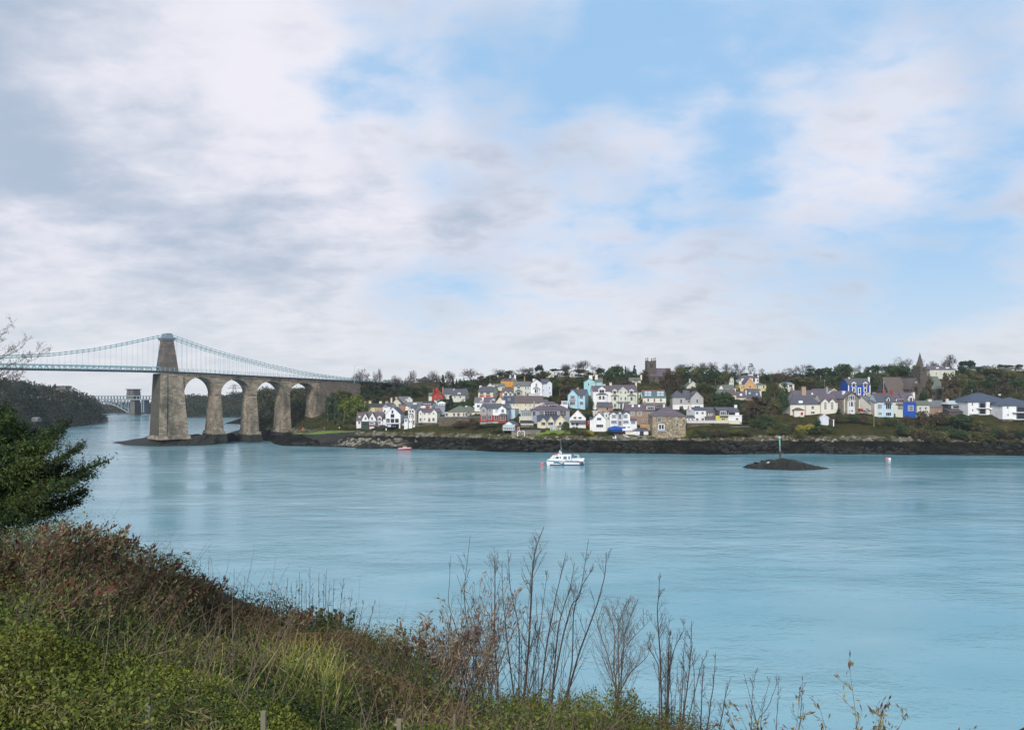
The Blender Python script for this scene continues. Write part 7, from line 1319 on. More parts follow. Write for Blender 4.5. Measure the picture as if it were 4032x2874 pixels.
cp = np.array([tuple(P(*q)) for q in CP]); cp = np.vstack([cp, [(x_, 1, 24.3) for x_ in (-12, -4, 4, 12)], [(x_, -6, 24.4) for x_ in (-14, 0, 14)], [(x_, 30, 8.8 if x_ > -5 else 13) for x_ in (-34, -25, -17, -9, -2, 4, 10, 17, 25, 34)], [(x_, 37, 5.5 if x_ > -12 else 9) for x_ in (-40, -30, -20, -10, 0, 10, 20, 30, 40)], [(x_, 50, 1.0) for x_ in (-50, -25, 0, 25, 50)], [(x_, 60, -3) for x_ in (-60, -25, 0, 25, 60)]])
def near_h(x, y):
    x = np.atleast_1d(x); y = np.atleast_1d(y); d2 = (x[:, None]-cp[None, :, 0])**2+(y[:, None]-cp[None, :, 1])**2+.6; w_ = d2**-2.4; return (w_*cp[None, :, 2]).sum(1)/w_.sum(1)+vnoise(x+200, y+200, 2.2, 5)*.45+vnoise(x+200, y+200, .9, 6)*.22
m, t, b_ = new_mat('bank_soil'); p = pos(t); t.links.new(ramp(t, nz(t, p, 1.2, 6, .7), [(.3, (.012, .010, .006)), (.55, (.03, .024, .014)), (.75, (.045, .045, .02))]), b_.inputs['Base Color']); b_.inputs['Roughness'].default_value = .95
gridmesh('near_bank', np.arange(-70, 75, .8), np.arange(-8, 62, .6), near_h, 'bank_soil', kind='structure')
def NH(x, y): return float(near_h(np.array([x]), np.array([y]))[0])
# bramble cover: leaves over a lumpy surface (uncountable)
EDGE = ([-900, 0, 300, 600, 850, 1080, 1250, 1400, 1600, 1750, 1850, 2050, 2250, 2500, 2600, 3000, 4600], [23, 23, 22, 21, 20, 20, 21, 22.5, 23, 23, 21, 23, 24, 24, 20, 16, 15])
def cover(n, ylo, yhi, size, mat, lift, name, label, cat, dens=None, asp=.7, up=.6, kind='stuff', aniso=None):
    Y = (ylo**-1+(yhi**-1-ylo**-1)*rng.random(n))**-1; px_ = rng.uniform(-500, 3500, n); X_ = (px_-2016)/F*Y; ok = Y < np.interp(px_, *EDGE)
    if dens is not None: ok &= rng.random(n) < dens(px_, Y, X_)
    X_, Y, px_ = X_[ok], Y[ok], px_[ok]; z = near_h(X_, Y)+lift(len(X_), X_, Y); c = np.stack([X_, Y, z], 1)
    v = leaves(c, size*(.55+.9*rng.random(len(c)))*(.7+Y/40), asp, up, aniso(len(c)) if aniso else None); return linkmesh(name, npmesh(name, v, 4, mat), kind=kind, label=label, cat=cat)
lump = lambda x, y: np.clip(y/17, .3, 1)*(0+.55*np.clip(vnoise(x+300, y+300, 1.5, 9)+.3, 0, 1)+.28*np.clip(vnoise(x+300, y+300, .5, 10)+.3, 0, 1))
cover(800000, 6.5, 25, .040, 'bramble', lambda n, x, y: rng.random(n)**.7*(.18+lump(x, y)*1.1), 'brambles', 'tangled green and brown brambles covering the near bank', 'brambles', asp=.5, up=.3)
cover(80000, 7, 24, .09, 'shrub_leaf', lambda n, x, y: .05+rng.random(n)*(.3+lump(x, y)*1.2), 'dead_bracken', 'brown dead fronds tangled in the near brambles', 'bracken', dens=lambda p_, Y, X_: (vnoise(X_+60, Y+60, 2.1, 15)+vnoise(X_+60, Y+60, .7, 16)*.6 > .08)*.9, asp=.14)
cover(50000, 7, 20, .045, 'green_bramble', lambda n, x, y: .1+rng.random(n)*.5+lump(x, y), 'ground_ivy', 'brighter yellow-green leaves scattered through the near brambles', 'ground cover', dens=lambda p_, Y, X_: ((vnoise(X_+100, Y+100, 1.6, 12) > .0) & (p_ < 1800) | (p_ > 1850) & (p_ < 2750)) * (Y < 22) * .8)
def stalks(n, name, label, mat, pxr, yr, ln, r, lean, seed):
    rs = np.random.default_rng(seed); Y = rs.uniform(*yr, n); px_ = rs.uniform(*pxr, n); X_ = (px_-2016)/F*Y; z = near_h(X_, Y)+.1; p = np.stack([X_, Y, z], 1); P0 = []; P1 = []; R0 = []; R1 = []
    d = np.stack([rs.normal(size=n)*lean+.15, rs.normal(size=n)*lean, np.ones(n)], 1); d /= np.linalg.norm(d, axis=1, keepdims=True); L_ = ln*(.5+rs.random(n)); bend = rs.normal(size=(n, 3))*[.35, .3, .1]-[0, 0, .12]
    for k in range(4):
        q = p+d*(L_/4)[:, None]; P0.append(p); P1.append(q); R0.append(np.full(n, r*(1-.2*k))); R1.append(np.full(n, r*(.8-.2*k))); p = q; d = d+bend*.4; d /= np.linalg.norm(d, axis=1, keepdims=True)
    v = prisms(np.concatenate(P0), np.concatenate(P1), np.concatenate(R0), np.concatenate(R1)); return linkmesh(name, npmesh(name, v, 4, mat), kind='stuff', label=label, cat='stems')
stalks(1500, 'bramble_stems', 'arching dead stems and twigs rising out of the near brambles', 'twig_pale', (-400, 2700), (8, 21), 1.0, .006, .5, 31)
stalks(520, 'dry_grass', 'long yellow-green grass in the brambles at the bottom left', 'dry_grass', (1080, 1330), (10.5, 14.5), .6, .007, .45, 32)
stalks(420, 'dry_grass', 'pale dead grass blades at the bottom left edge', 'dry_grass', (200, 1100), (9, 16), .55, .005, .6, 33)
# --- shrubs with dark seed heads leaning over the water
def shrub(name, label, px, yb, D, h, wd, n_st, leafmat, tipmat, lean, seed, group=None, leafn=22, stem='twig_pale', tip=.16, dens=1.0, lw=.28, leafs=.12, tipcount=3, cat='shrub'):
    rs = np.random.default_rng(seed); q = P(px, yb, D); x0, y0 = q.x, D; z0 = NH(x0, y0)-.1; P0 = []; P1 = []; R0 = []; R1 = []; LC = []; LA = []; TC = []; TA = []
    h = max(.6, (q.z-z0)*1.05)
    for i in range(n_st):
        b0 = np.array([rs.normal()*wd*.22, rs.normal()*wd*.22, 0]); d = np.array([rs.normal()*.32+lean*.3, rs.normal()*.32, 1.]); d /= np.linalg.norm(d); L_ = h*(.55+.5*rs.random()); p = b0; k_ = 7
        for k in range(k_):
            e = p+d*L_/k_; r = .012*(1-k/k_)+.003; P0.append(p); P1.append(e); R0.append(r); R1.append(r*.85)
            if k > 1:
                m_ = int(leafn/k_*dens)+1; f = rs.random((m_, 1)); LC.append(p+(e-p)*f+rs.normal(size=(m_, 3))*.09); a = d+rs.normal(size=(m_, 3))*.7; LA.append(a/np.linalg.norm(a, axis=1, keepdims=True))
                if rs.random() < .8:
                    sd_ = d+rs.normal(size=3)*.6; sd_ /= np.linalg.norm(sd_); ln = L_*.22*(1.2-k/k_); P0.append(e); P1.append(e+sd_*ln); R0.append(.005); R1.append(.003)
                    m_ = int(6*dens)+1; f = rs.random((m_, 1)); LC.append(e+sd_*ln*f+rs.normal(size=(m_, 3))*.05); a = sd_+rs.normal(size=(m_, 3))*.5; LA.append(a/np.linalg.norm(a, axis=1, keepdims=True)); TC.append(e+sd_*ln); TA.append(sd_)
            p = e; d = d+np.array([lean*.10+rs.normal()*.06, rs.normal()*.08, -.05*k/k_]); d /= np.linalg.norm(d)
        TC.append(p); TA.append(d)
    o = empty(name, (x0, y0, z0), 0, label=label, cat=cat, group=group); P0, P1, R0, R1 = map(np.array, (P0, P1, R0, R1))
    linkmesh('stems', npmesh('stems', prisms(P0, P1, R0, R1), 4, stem), o)
    if LC:
        c = np.concatenate(LC); linkmesh('leaves', npmesh('leaves', leaves(c, leafs*(.6+.8*rng.random(len(c))), lw, 0, np.concatenate(LA)), 4, leafmat), o)
    if tipmat:
        c = np.repeat(np.array(TC), tipcount, 0); a = np.repeat(np.array(TA), tipcount, 0)+rng.normal(size=(len(c), 3))*.22; a /= np.linalg.norm(a, axis=1, keepdims=True)
        linkmesh('seed_heads', npmesh('seed_heads', leaves(c+a*tip*.4, tip*(.7+.6*rng.random(len(c))), .26, 0, a), 4, tipmat), o, kind='stuff')
    return o
SL = [(120, 2050, 17, 2.6, 'leftmost, under the dark yew'), (250, 2050, 18, 2.5, 'second from the left, under the yew branches'), (380, 2085, 18.5, 2.3, 'third from the left, tips against the water'), (470, 2150, 18, 2.2, 'fourth from the left along the bank top'), (560, 2195, 18.5, 2.1, 'fifth from the left along the bank top'), (650, 2250, 18, 1.9, 'in the middle of the row along the bank top'),
      (740, 2305, 18.5, 1.8, 'just left of the first bare whips'), (830, 2360, 18.5, 1.6, 'among the first bare whips'), (920, 2410, 18.5, 1.5, 'right of the first bare whips'), (1010, 2450, 18.5, 1.5, 'deep red, left of the small dark holly'), (1100, 2530, 18.5, 1.2, 'lowest, at the foot of the whips by the holly'),
      (330, 2230, 15, 1.6, 'in front, below the yew'), (520, 2330, 15.5, 1.4, 'in front, half way along the bank'), (180, 2300, 13, 1.6, 'nearest, in the left corner of the bank'), (40, 2150, 14.5, 2.2, 'at the left edge of the view under the yew')]
for i, (px, yb, D, h, lb) in enumerate(SL):
    shrub('seedhead_shrub', 'reddish-brown shrub with dark seed heads, '+lb, px, yb, D, h, 1.7, 34, 'shrub_leaf', 'seed_dark', .8, 200+i, leafn=18, tip=.15, tipcount=2, leafs=.085)
shrub('holly_bush', 'small dark green holly bush among bare whips in the middle of the bank edge', 1285, 2390, 20, 1.45, .5, 16, 'ivy_dark', None, 0, 240, leafn=60, lw=.6, leafs=.11, cat='holly')
shrub('twiggy_shrub', 'pale brown twiggy shrub with dark seed heads left of the tall saplings', 1740, 2450, 20, 2.6, 1.3, 60, 'pink_twig', 'seed_dark', .1, 241, leafn=30, lw=.12, leafs=.17, tip=.14, tipcount=1, dens=1.1)
shrub('twiggy_shrub', 'pale brown twiggy shrub right beside the tall saplings, taller of the pair', 1870, 2340, 20.5, 3.0, 1.0, 46, 'pink_twig', 'seed_dark', .15, 242, leafn=22, lw=.12, leafs=.17, tip=.14, tipcount=1)
shrub('seedhead_shrub', 'dark-tipped shrub at the left foot of the pale twiggy shrub', 1630, 2480, 20, 1.1, 1.0, 26, 'shrub_leaf', 'seed_dark', 0, 243, leafn=14, tip=.17)
for i, (px, yb, h, lb) in enumerate(((3090, 2790, .85, 'low leafy seed-head shrub at the bottom edge, left of three on the right'), (3230, 2820, .8, 'low leafy seed-head shrub at the bottom edge, middle of three on the right'), (3390, 2710, 1.1, 'tall-stemmed seed-head shrub at the bottom right edge'), (3440, 2830, .75, 'sparse seed-head shrub furthest right along the bottom edge'))):
    shrub('seedhead_shrub', lb, px, yb, 15, h, .8, (22, 16, 7, 10)[i], 'shrub_leaf', 'seed_dark', .1, 250+i, leafn=12, tip=.16, tipcount=1)
for i, (px, yb, h, lb) in enumerate(((2180, 2770, .8, 'fresh green bramble bush at the foot of the tall saplings'), (2420, 2740, 1.1, 'fresh green bramble bush under the rounded bare bush'), (2560, 2800, 1.0, 'yellow-green leafy bush left of the right-hand saplings'), (1480, 2490, .9, 'brownish bramble hump on the bank edge left of the twiggy shrubs'), (1350, 2540, .8, 'brown bramble hump just right of the holly'), (2300, 2770, .8, 'green bramble bush between the leaning saplings'), (2080, 2800, .7, 'green bramble bush left of the sapling clump foot'))):
    shrub('bramble_bush', lb, px, yb, 20, h, 2.2, 60, 'green_bramble' if px > 2000 else 'shrub_leaf', None, 0, 260+i, leafn=46, lw=.6, leafs=.06, cat='bush')
# --- bare saplings, each from its foot to its tip as sighted
def sapling(name, label, pts, D, r0, side, seed, mat='bark_dark', group='bare saplings on the near bank', up=.95, bl=.24, cat='sapling', fork=0):
    rs = np.random.default_rng(seed); f0 = P(pts[0][0], pts[0][1], D); zb_ = NH(f0.x, D); A = []
    for k, (x, y) in enumerate(pts): q = P(x, y, D+rs.normal()*.12*(k > 0)); A.append(np.array([q.x-f0.x, q.y-D, q.z-zb_]))
    A.insert(0, np.array([0, 0, -.4])); A = np.array(A); tt = np.linspace(0, 1, len(A)); fine = np.linspace(0, 1, 26); C_ = np.stack([np.interp(fine, tt, A[:, i]) for i in range(3)], 1)
    C_[1:-1] = (C_[:-2]+C_[1:-1]*2+C_[2:])/4; C_ += np.cumsum(rs.normal(size=C_.shape)*.004, 0)*[1, 1, 0]; H_ = C_[-1, 2]; rad = np.maximum(r0*(1-.82*fine)**1.0, .004); P0 = [*C_[:-1]]; P1 = [*C_[1:]]; R0 = [*rad[:-1]]; R1 = [*rad[1:]]
    def twig(p, d, ln, r, lv):
        for k in range(4):
            e = p+d*ln/4; P0.append(p); P1.append(e); R0.append(r*(1-.17*k)); R1.append(r*(.83-.17*k))
            if lv and k < 3:
                for _ in range(rs.integers(1, 3)):
                    s_ = d+rs.normal(size=3)*.55; s_[2] = abs(s_[2])+.1; s_ /= np.linalg.norm(s_); twig(e, s_, ln*.42*(1-.15*k), r*.5, lv-1)
            d = d+np.array([0, 0, .10])+rs.normal(size=3)*.06; d /= np.linalg.norm(d); p = e
    for _ in range(side):
        f = .16+.80*rs.random()**.8; p = np.array([np.interp(f, fine, C_[:, i]) for i in range(3)]); a = rs.random()*6.28; d = np.array([math.cos(a)*.65, math.sin(a)*.45, up+.25*rs.random()]); d /= np.linalg.norm(d)
        twig(p, d, H_*bl*(1.15-f)*(.5+.7*rs.random()), max(.0045, r0*.38*(1-f)), 1)
    P0, P1, R0, R1 = map(np.array, (P0, P1, R0, R1)); v = prisms(P0, P1, np.maximum(R0, .0035), np.maximum(R1, .003)); nf = len(C_)-1
    o = empty(name, (f0.x, D, zb_), 0, label=label, cat=cat, group=None); ns = len(P0); idx = np.arange(ns); st_ = idx < nf
    for nm_, sel in (('stem', st_), ('twigs', ~st_)):
        if sel.any(): linkmesh(nm_, npmesh(nm_, prisms(P0[sel], P1[sel], np.maximum(R0[sel], .0048 if nm_ == 'stem' else .0032), np.maximum(R1[sel], .004 if nm_ == 'stem' else .0026)), 4, mat), o)
    o['group'] = group; return o
zs = lambda *q: [(1900+x/1.971, 2050+y/1.971) for x, y in q]
BIG = [([(320, 1450), (365, 900), (390, 420), (410, 240), (482, 48)], .045, 34, 'tallest bare sapling, in the middle of the left clump'), ([(125, 1430), (95, 900), (98, 500), (95, 300), (108, 262)], .030, 18, 'straight bare sapling at the left of the tall clump'),
       ([(250, 1430), (185, 950), (160, 600), (157, 315)], .030, 14, 'bare sapling second from the left, nearly vertical'), ([(290, 1430), (290, 820), (215, 520), (197, 222)], .028, 12, 'bare sapling kinked to the left low down'),
       ([(440, 1420), (500, 950), (570, 600), (645, 245)], .036, 20, 'bare sapling leaning right, first right of the tallest'), ([(540, 1400), (590, 800), (680, 520), (714, 320)], .032, 18, 'bare sapling leaning right, second right of the tallest'), ([(530, 1420), (620, 900), (690, 640), (745, 600), (815, 145)], .034, 18, 'bare sapling with a long upright tip between two leaning ones'),
       ([(650, 1390), (700, 1100), (712, 700), (770, 520), (858, 370)], .030, 14, 'bare sapling forking beside the far-leaning one'), ([(650, 1380), (760, 1000), (900, 640), (965, 420), (975, 238)], .038, 14, 'bare sapling leaning furthest right of the tall clump'), ([(330, 1440), (420, 1000), (470, 600), (505, 375)], .02, 14, 'thin bare sapling crossing behind the tallest'),
       ([(360, 1450), (480, 1260), (560, 1050), (610, 760)], .024, 12, 'bare sapling bending low to the right at the clump foot'), ([(80, 1430), (20, 1100), (-60, 800), (-200, 420)], .03, 12, 'bare sapling leaning left towards the twiggy shrubs'), ([(120, 1430), (60, 1000), (-60, 700), (-80, 500)], .022, 10, 'thin bare sapling left of the tall clump'),
       ([(20, 1400), (-100, 900), (-140, 560), (-85, 110)], .026, 10, 'bare sapling with long thin tip above the pale twiggy shrub'), ([(-50, 1400), (-170, 950), (-270, 640), (-245, 265)], .024, 8, 'bare sapling at the left end above the pale twiggy shrub')]
for i, (pt, r, sd_, lb) in enumerate(BIG): sapling('bare_sapling', lb, zs(*pt), 21+.5*(i % 3), r, sd_, 300+i)
ROUND = [[(1050, 1370), (1010, 1120), (1025, 900), (1000, 740), (1060, 650)], [(1050, 1370), (1085, 1150), (1110, 850), (1215, 590)], [(1060, 1370), (1060, 1000), (1055, 800), (1120, 620)], [(1045, 1370), (1130, 1180), (1260, 1060), (1310, 900)], [(1080, 1340), (1085, 1000), (1180, 900), (1320, 750)], [(1040, 1340), (960, 1000), (890, 800), (940, 650)]]
rbsh = ['upright stem on the left', 'long stem arching to the upper right', 'upright stem in the middle', 'stem sweeping low to the right', 'stem sweeping high to the right', 'stem spreading to the left']
for i, pt in enumerate(ROUND): sapling('bare_bush_stem' if 0 else 'bare_sapling', 'rounded bare bush right of the tall clump, '+rbsh[i], zs(*pt), 21.5, .024, 26, 330+i, mat='bark', bl=.34)
RG = [([(1390, 1600), (1375, 1000), (1350, 700), (1368, 400)], .034, 26, 'tallest bare sapling of the right-hand clump'), ([(1430, 1600), (1435, 1200), (1440, 900), (1465, 870)], .034, 22, 'stout short bare sapling right of the tallest one in the right clump'), ([(1430, 1250), (1490, 1000), (1560, 850), (1562, 790)], .02, 12, 'bare sapling forking out to the upper right in the right clump'),
      ([(1550, 1600), (1600, 1180), (1620, 950), (1622, 770)], .028, 18, 'bare sapling with candelabra twigs in the right clump'), ([(1540, 1600), (1570, 1100), (1580, 950)], .022, 12, 'short bare sapling in the middle of the right clump'), ([(1580, 1600), (1680, 1150), (1750, 1000)], .022, 10, 'bare sapling leaning right past the candelabra one'), ([(1690, 1600), (1705, 1250), (1720, 1100)], .026, 18, 'short dark bare sapling between the right clump and the fork'),
      ([(1740, 1620), (1790, 1300), (1812, 1020)], .028, 16, 'bare sapling last of the right-hand clump'), ([(1840, 1620), (1880, 1380), (1930, 1210)], .026, 16, 'low bushy bare sapling right of the right-hand clump'), ([(1370, 1120), (1280, 980), (1310, 880)], .018, 8, 'bare side stem reaching left from the right clump'), ([(1420, 1200), (1450, 760)], .014, 10, 'thin bare whip between the two stout ones'), ([(1640, 1600), (1650, 1150)], .014, 10, 'thin bare whip in the right clump'), ([(1480, 1600), (1510, 1100)], .014, 10, 'thin bare whip near the foot of the right clump')]
for i, (pt, r, sd_, lb) in enumerate(RG): sapling('bare_sapling', lb, zs(*pt), 19+.4*(i % 3), r, sd_, 350+i)
for i in range(26):
    rr_ = random.Random(500+i); xb = rr_.choice([rr_.uniform(20, 620), rr_.uniform(20, 620), rr_.uniform(1340, 1700)]); ht = rr_.uniform(500, 1050) if xb < 700 else rr_.uniform(350, 650); ln_ = rr_.uniform(-60, 170)*(xb-100)/400 if xb < 700 else rr_.uniform(-60, 90)
    sapling('bare_shoot', 'thin bare shoot among the saplings', zs((xb, 1450), (xb+ln_*.35, 1450-ht*.5), (xb+ln_, 1450-ht)), 20+.4*(i % 5), .013, 7, 520+i, group='thin bare shoots among the saplings', up=1.0, bl=.2)
z8 = lambda *q: [(2800+x/2.849, 2400+y/2.849) for x, y in q]
for i, (pt, r, sd_, lb) in enumerate((([(530, 1370), (525, 1260), (460, 1000), (385, 710)], .017, 3, 'left arm of the forked bare sapling at the bottom right'), ([(530, 1370), (530, 1250), (660, 1080), (735, 870), (752, 710)], .016, 4, 'right arm of the forked bare sapling at the bottom right'), ([(725, 1370), (738, 1100), (745, 830)], .014, 6, 'thin bare whip between the fork and the lone whip'), ([(975, 1370), (1000, 1100), (1008, 730)], .016, 9, 'lone bare whip left of the bottom right seed-head shrub'),
                                            ([(560, 1250), (600, 1020), (660, 760)], .012, 5, 'thin bare shoot inside the forked sapling'), ([(450, 980), (470, 850), (488, 675)], .010, 3, 'thin bare shoot above the left arm of the fork'))): sapling('bare_sapling', lb, z8(*pt), 17, r, sd_, 380+i)
z5 = lambda *q: [(1000+x/1.971, 2050+y/1.971) for x, y in q]
WH = [(110, 610, 150), (195, 510, 200), (160, 530, 190), (245, 440, 230), (320, 460, 300), (355, 400, 330), (375, 450, 350), (440, 358, 410), (455, 520, 430), (500, 400, 500), (568, 380, 530), (550, 450, 520), (630, 450, 610), (692, 445, 620), (760, 530, 700), (790, 620, 730), (860, 620, 780), (935, 610, 840), (400, 470, 400), (590, 480, 560), (285, 480, 300)]
for i, (xt, yt, xb) in enumerate(WH): sapling('bare_whip', 'thin bare whip in the row left of centre', z5((xb, 1010-20*(i % 3)), ((xb+xt)/2+4, (yt+1000)/2), (xt, yt)), 20.5+.5*(i % 3), .019, 8, 400+i, group='row of thin bare whips on the near bank', up=.9, bl=.24)
z4 = lambda *q: [(x/1.858, 2000+y/1.858) for x, y in q]
for i, (xt, yt, xb) in enumerate(((1528, 352, 1500), (1710, 445, 1700), (1785, 490, 1775), (1850, 555, 1760), (1650, 480, 1640), (1600, 500, 1590), (1860, 640, 1800), (1560, 470, 1530), (1960, 670, 2010), (1990, 590, 2040))): sapling('bare_whip', 'thin bare whip above the red-brown shrubs', z4((xb, 860), ((xb+xt)/2, (yt+860)/2), (xt, yt)), 21, .015, 5, 430+i, group='bare whips above the red-brown shrubs', up=.9, bl=.2)
# --- yew on the left: limbs reaching right with dense sprays
def limb_tree():
    D = 13.0; tr0 = P(-330, 2250, D); zg = NH(tr0.x, D); o = empty('yew_tree', (tr0.x, D, zg), 0, label='dark green yew with long feathery boughs reaching in from the left edge', cat='tree')
    org = np.array([tr0.x, D, zg]); MB().tube((0, 0, -1), (.3, 0, 3.2), .32, .2, 9).tube((.3, 0, 3.2), (.5, .2, 6.5), .2, .08, 9).obj('trunk', 'bark_dark', o)
    zc_ = lambda x, y: (x/2.706, 1500+y/2.706)
    BR = [((-500, 1300), (200, 1000), (720, 440)), ((-500, 1300), (300, 800), (600, 520)), ((-400, 1400), (400, 950), (880, 690)), ((-400, 1300), (500, 1130), (1110, 855)), ((-400, 1500), (500, 1150), (955, 985)), ((-400, 1500), (450, 1350), (905, 1180)), ((-500, 1100), (0, 700), (250, 500)), ((-500, 1100), (0, 600), (430, 560)),
          ((-500, 1500), (300, 1450), (820, 1300)), ((-400, 1250), (250, 900), (520, 700)), ((-400, 1350), (300, 1100), (700, 900)), ((-400, 1000), (-50, 600), (120, 420)), ((-500, 1500), (100, 1300), (600, 1150)), ((-500, 1200), (100, 980), (400, 840)), ((-300, 1500), (200, 1250), (760, 1080)), ((-500, 1600), (0, 1500), (500, 1420)), ((-300, 1000), (-60, 560), (40, 300)), ((-500, 1300), (100, 1000), (500, 620)), ((-500, 1400), (0, 1200), (600, 940)), ((-500, 1000), (0, 850), (300, 680)), ((-500, 1400), (0, 1150), (330, 1000))]
    rs = np.random.default_rng(9); P0, P1, R0, R1, LC, LA = [], [], [], [], [], []
    for bi, br_ in enumerate(BR):
        dj = rs.normal()*.9; A = [np.array(P(*zc_(*q), D+dj*(.4+.4*k)))-org for k, q in enumerate(br_)]; tt = np.linspace(0, 1, 26); C_ = np.array([(1-f)**2*A[0]+2*f*(1-f)*A[1]+f*f*A[2] for f in tt])
        for k in range(25):
            r = .05*(1-k/25)+.006; P0.append(C_[k]); P1.append(C_[k+1]); R0.append(r); R1.append(r*.95)
            if k < 5: continue
            d = C_[k+1]-C_[k]; L0 = np.linalg.norm(d); d /= L0; tap = (1-(k/25)**2.5)*.46+.10
            for s_ in range(4):
                sd_ = d*.9+rs.normal(size=3)*[.35, .6, .45]; sd_ /= np.linalg.norm(sd_); ln = tap*(.35+.7*rs.random()); base = C_[k]+d*L0*rs.random(); P0.append(base); P1.append(base+sd_*ln); R0.append(.006); R1.append(.003)
                m_ = int(60*ln/.6)+6; f = rs.random((m_, 1)); c = base+sd_*ln*f+rs.normal(size=(m_, 3))*.035; a = sd_*.7+rs.normal(size=(m_, 3))*.6; LC.append(c); LA.append(a/np.linalg.norm(a, axis=1, keepdims=True))
    P0, P1, R0, R1 = map(np.array, (P0, P1, R0, R1)); linkmesh('boughs', npmesh('boughs', prisms(P0, P1, R0, R1), 4, 'bark_dark'), o)
    c = np.concatenate(LC); linkmesh('foliage', npmesh('foliage', leaves(c, .05*(.6+.8*rng.random(len(c))), .34, 0, np.concatenate(LA)), 4, 'yew_leaf'), o)
limb_tree()
# bare tree whose outer branches enter at the top left
def bare_left():
    D = 15.0; b0 = P(-520, 2300, D); zg = NH(b0.x, D); o = empty('bare_tree', (b0.x, D, zg), 0, label='bare tree whose outer twigs enter at the left before the bridge deck', cat='bare tree'); org = np.array([b0.x, D, zg]); rs = np.random.default_rng(4); P0, P1, R0, R1 = [], [], [], []
    MB().tube((0, 0, -1), (.4, 0, 3.6), .2, .13, 9).obj('trunk', 'bark', o)
    za_ = lambda x, y: (x/2.707, 1200+y/2.707)
    def run(A, r, n=9, tw=2):
        C_ = np.array([(1-f)**2*A[0]+2*f*(1-f)*A[1]+f*f*A[2] for f in np.linspace(0, 1, n+1)]); C_[1:-1] += rs.normal(size=(n-1, 3))*.02
        for k in range(n):
            rr = r*(1-k/n)+.004; P0.append(C_[k]); P1.append(C_[k+1]); R0.append(rr); R1.append(rr*.9); d = C_[k+1]-C_[k]; d /= np.linalg.norm(d)
            if tw and k >= 2:
                for _ in range(2 if tw == 2 else 1):
                    s_ = d+rs.normal(size=3)*.5+[.0, 0, .22]; s_ /= np.linalg.norm(s_); ln = (.5 if tw == 2 else .22)*(.4+.7*rs.random())*(1.15-k/n); run([C_[k], C_[k]+s_*ln*.5, C_[k]+(s_+[0, 0, .25])*ln], rr*.5, 5, tw-1)
    for q in (((-600, 900), (-100, 500), (180, 150)), ((-600, 950), (50, 620), (340, 330)), ((-600, 950), (100, 720), (505, 420)), ((-600, 1000), (250, 720), (565, 450)), ((-600, 1050), (0, 850), (340, 680)), ((-600, 1050), (0, 760), (300, 780)), ((-600, 1000), (-50, 650), (200, 420))):
        dj = rs.normal()*.5; run([np.array(P(*za_(*p_), D+dj*k))-org for k, p_ in enumerate(q)], .018)
    P0, P1, R0, R1 = map(np.array, (P0, P1, R0, R1)); linkmesh('branches', npmesh('branches', prisms(P0, P1, R0*.36, R1*.36), 4, 'bark'), o)
bare_left()
# fence posts and a wire
for i, (px, yt, D, lb) in enumerate(((585, 2768, 7.5, 'weathered fence post in the brambles at the bottom left'), (1038, 2800, 7.5, 'weathered fence post second from the left at the bottom edge'), (1571, 2830, 8, 'weathered fence post third from the left at the bottom edge'), (1789, 2812, 9, 'thin weathered fence post under the twiggy shrub'), (296, 2650, 11, 'thin pale stake standing in the brambles on the left'))):
    v = P(px, yt, D); zg = NH(v.x, D); rr = .024 if i != 3 and i != 4 else .012; g = MB().frus((-rr, rr, -rr, rr), (-rr*.9, rr*.9, -rr*.9, rr*.9), zg-v.z-.4, 0); tag(g.obj('fence_post', 'post_wood', loc=v), lb, 'fence post')
# ------------------------------------------------------------------ air
m = bpy.data.materials.new('haze'); m.use_nodes = True; t = m.node_tree; t.nodes.clear(); pv = t.nodes.new('ShaderNodeVolumePrincipled'); ou = t.nodes.new('ShaderNodeOutputMaterial'); t.links.new(pv.outputs[0], ou.inputs['Volume'])
pv.inputs['Color'].default_value = (.78, .88, 1.0, 1); pv.inputs['Density'].default_value = HAZE = .00011; pv.inputs['Anisotropy'].default_value = .2; MT['haze'] = m
MB().box(-1850, 1850, -250, 1750, -7, 75).obj('haze', 'haze')['kind'] = 'stuff'

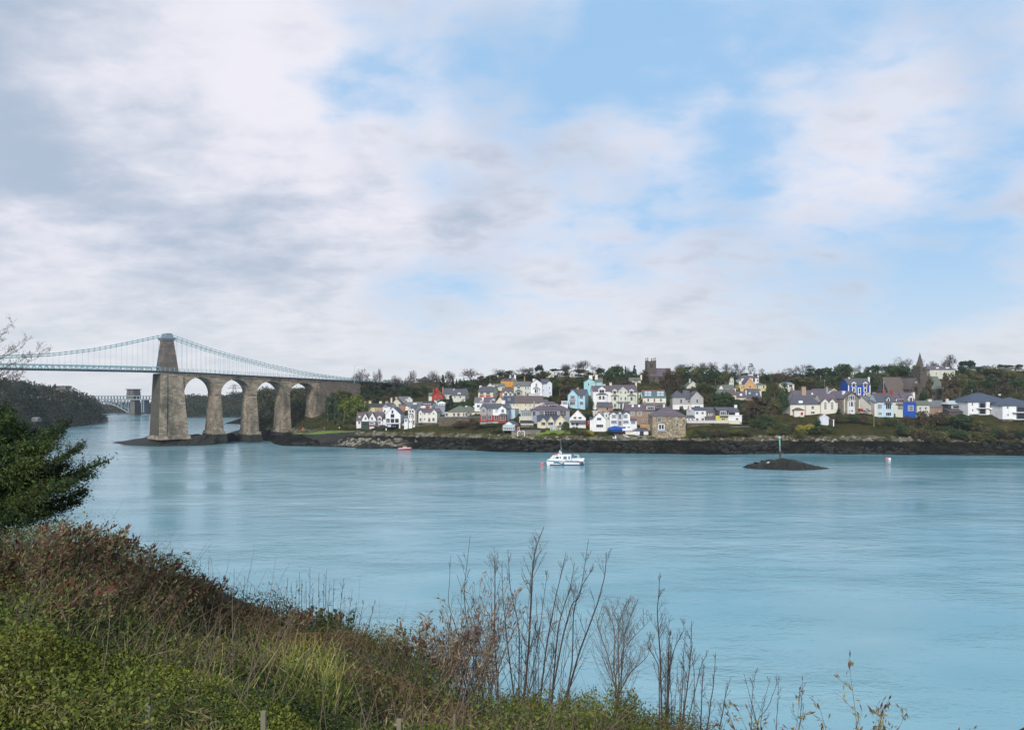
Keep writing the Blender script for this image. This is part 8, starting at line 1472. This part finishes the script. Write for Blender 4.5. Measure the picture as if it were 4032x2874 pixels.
# ------------------------------------------------------------------ descriptions that single each repeat out
KW = {GRP['round']: 'rounded evergreen tree', GRP['olive']: 'olive green tree', GRP['brown']: 'brown tree', GRP['tall']: 'dark ivy-clad tree', GRP['bush']: 'dark green bush', GRP['obush']: 'olive bush', GRP['bbush']: 'brown bush', GRP['cone']: 'pointed conifer', GRP['flat']: 'flat-topped pine', GRP['bare']: 'bare winter tree', GRP['fan']: 'bare fan-shaped tree'}
TOP = [o for o in C.objects if o.parent is None and o.get('label')]
HOUSES = [o for o in TOP if o.get('category') in ('house', 'cottage', 'terrace', 'church', 'chapel', 'hall', 'apartments', 'bungalow', 'warehouse', 'boathouse', 'wall', 'shed', 'garage', 'garden room')]
def short(l):
    for cut in (' with ', ',', ' in the ', ' behind ', ' beside ', ' standing ', ' above ', ' between ', ' on the ', ' below ', ' under ', ' among ', ' directly ', ' high ', ' showing ', ' cut ', ' at the ', ' over ', ' front ', ' half ', ' near ', ' left ', ' right ', ' that ', ' receding ', ' just ', ' visible '): l = l.split(cut)[0]
    return l
for o in TOP:
    if o.get('group') in GRP.values():
        x, y = o.location.x, o.location.y; pxo = x/y
        b = min(HOUSES, key=lambda h_: (1.0*(h_.location.x-x))**2+(h_.location.y-y)**2); dy = y-b.location.y; dx = pxo-b.location.x/b.location.y
        rel = 'behind' if dy > 9 else 'in front of' if dy < -4 else ('left of' if dx < 0 else 'right of')
        o['label'] = KW[o['group']]+' '+rel+' the '+' '.join(short(b['label']).split()[:4 if rel == 'in front of' else 5])
by = {}
for o in TOP: by.setdefault(o['label'], []).append(o)
ORD = ['leftmost', 'second', 'third', 'fourth', 'fifth', 'sixth', 'seventh', 'eighth', 'ninth', 'tenth', 'eleventh', 'twelfth', 'thirteenth', 'fourteenth', 'fifteenth', 'sixteenth', 'seventeenth', 'eighteenth', 'nineteenth', 'twentieth', 'twenty-first']+['twenty-'+q for q in ('second', 'third', 'fourth', 'fifth', 'sixth', 'seventh', 'eighth', 'ninth')]+['number %d' % i for i in range(30, 60)]
for l, os_ in by.items():
    if len(os_) > 1:
        os_.sort(key=lambda o: o.location.x/o.location.y)
        for i, o in enumerate(os_): o['label'] = l+', '+('leftmost' if i == 0 else 'rightmost' if i == len(os_)-1 else ORD[i]+' from left')+(' of %s' % {2: 'two', 3: 'three', 4: 'four', 5: 'five'}[len(os_)] if len(os_) < 6 else '')
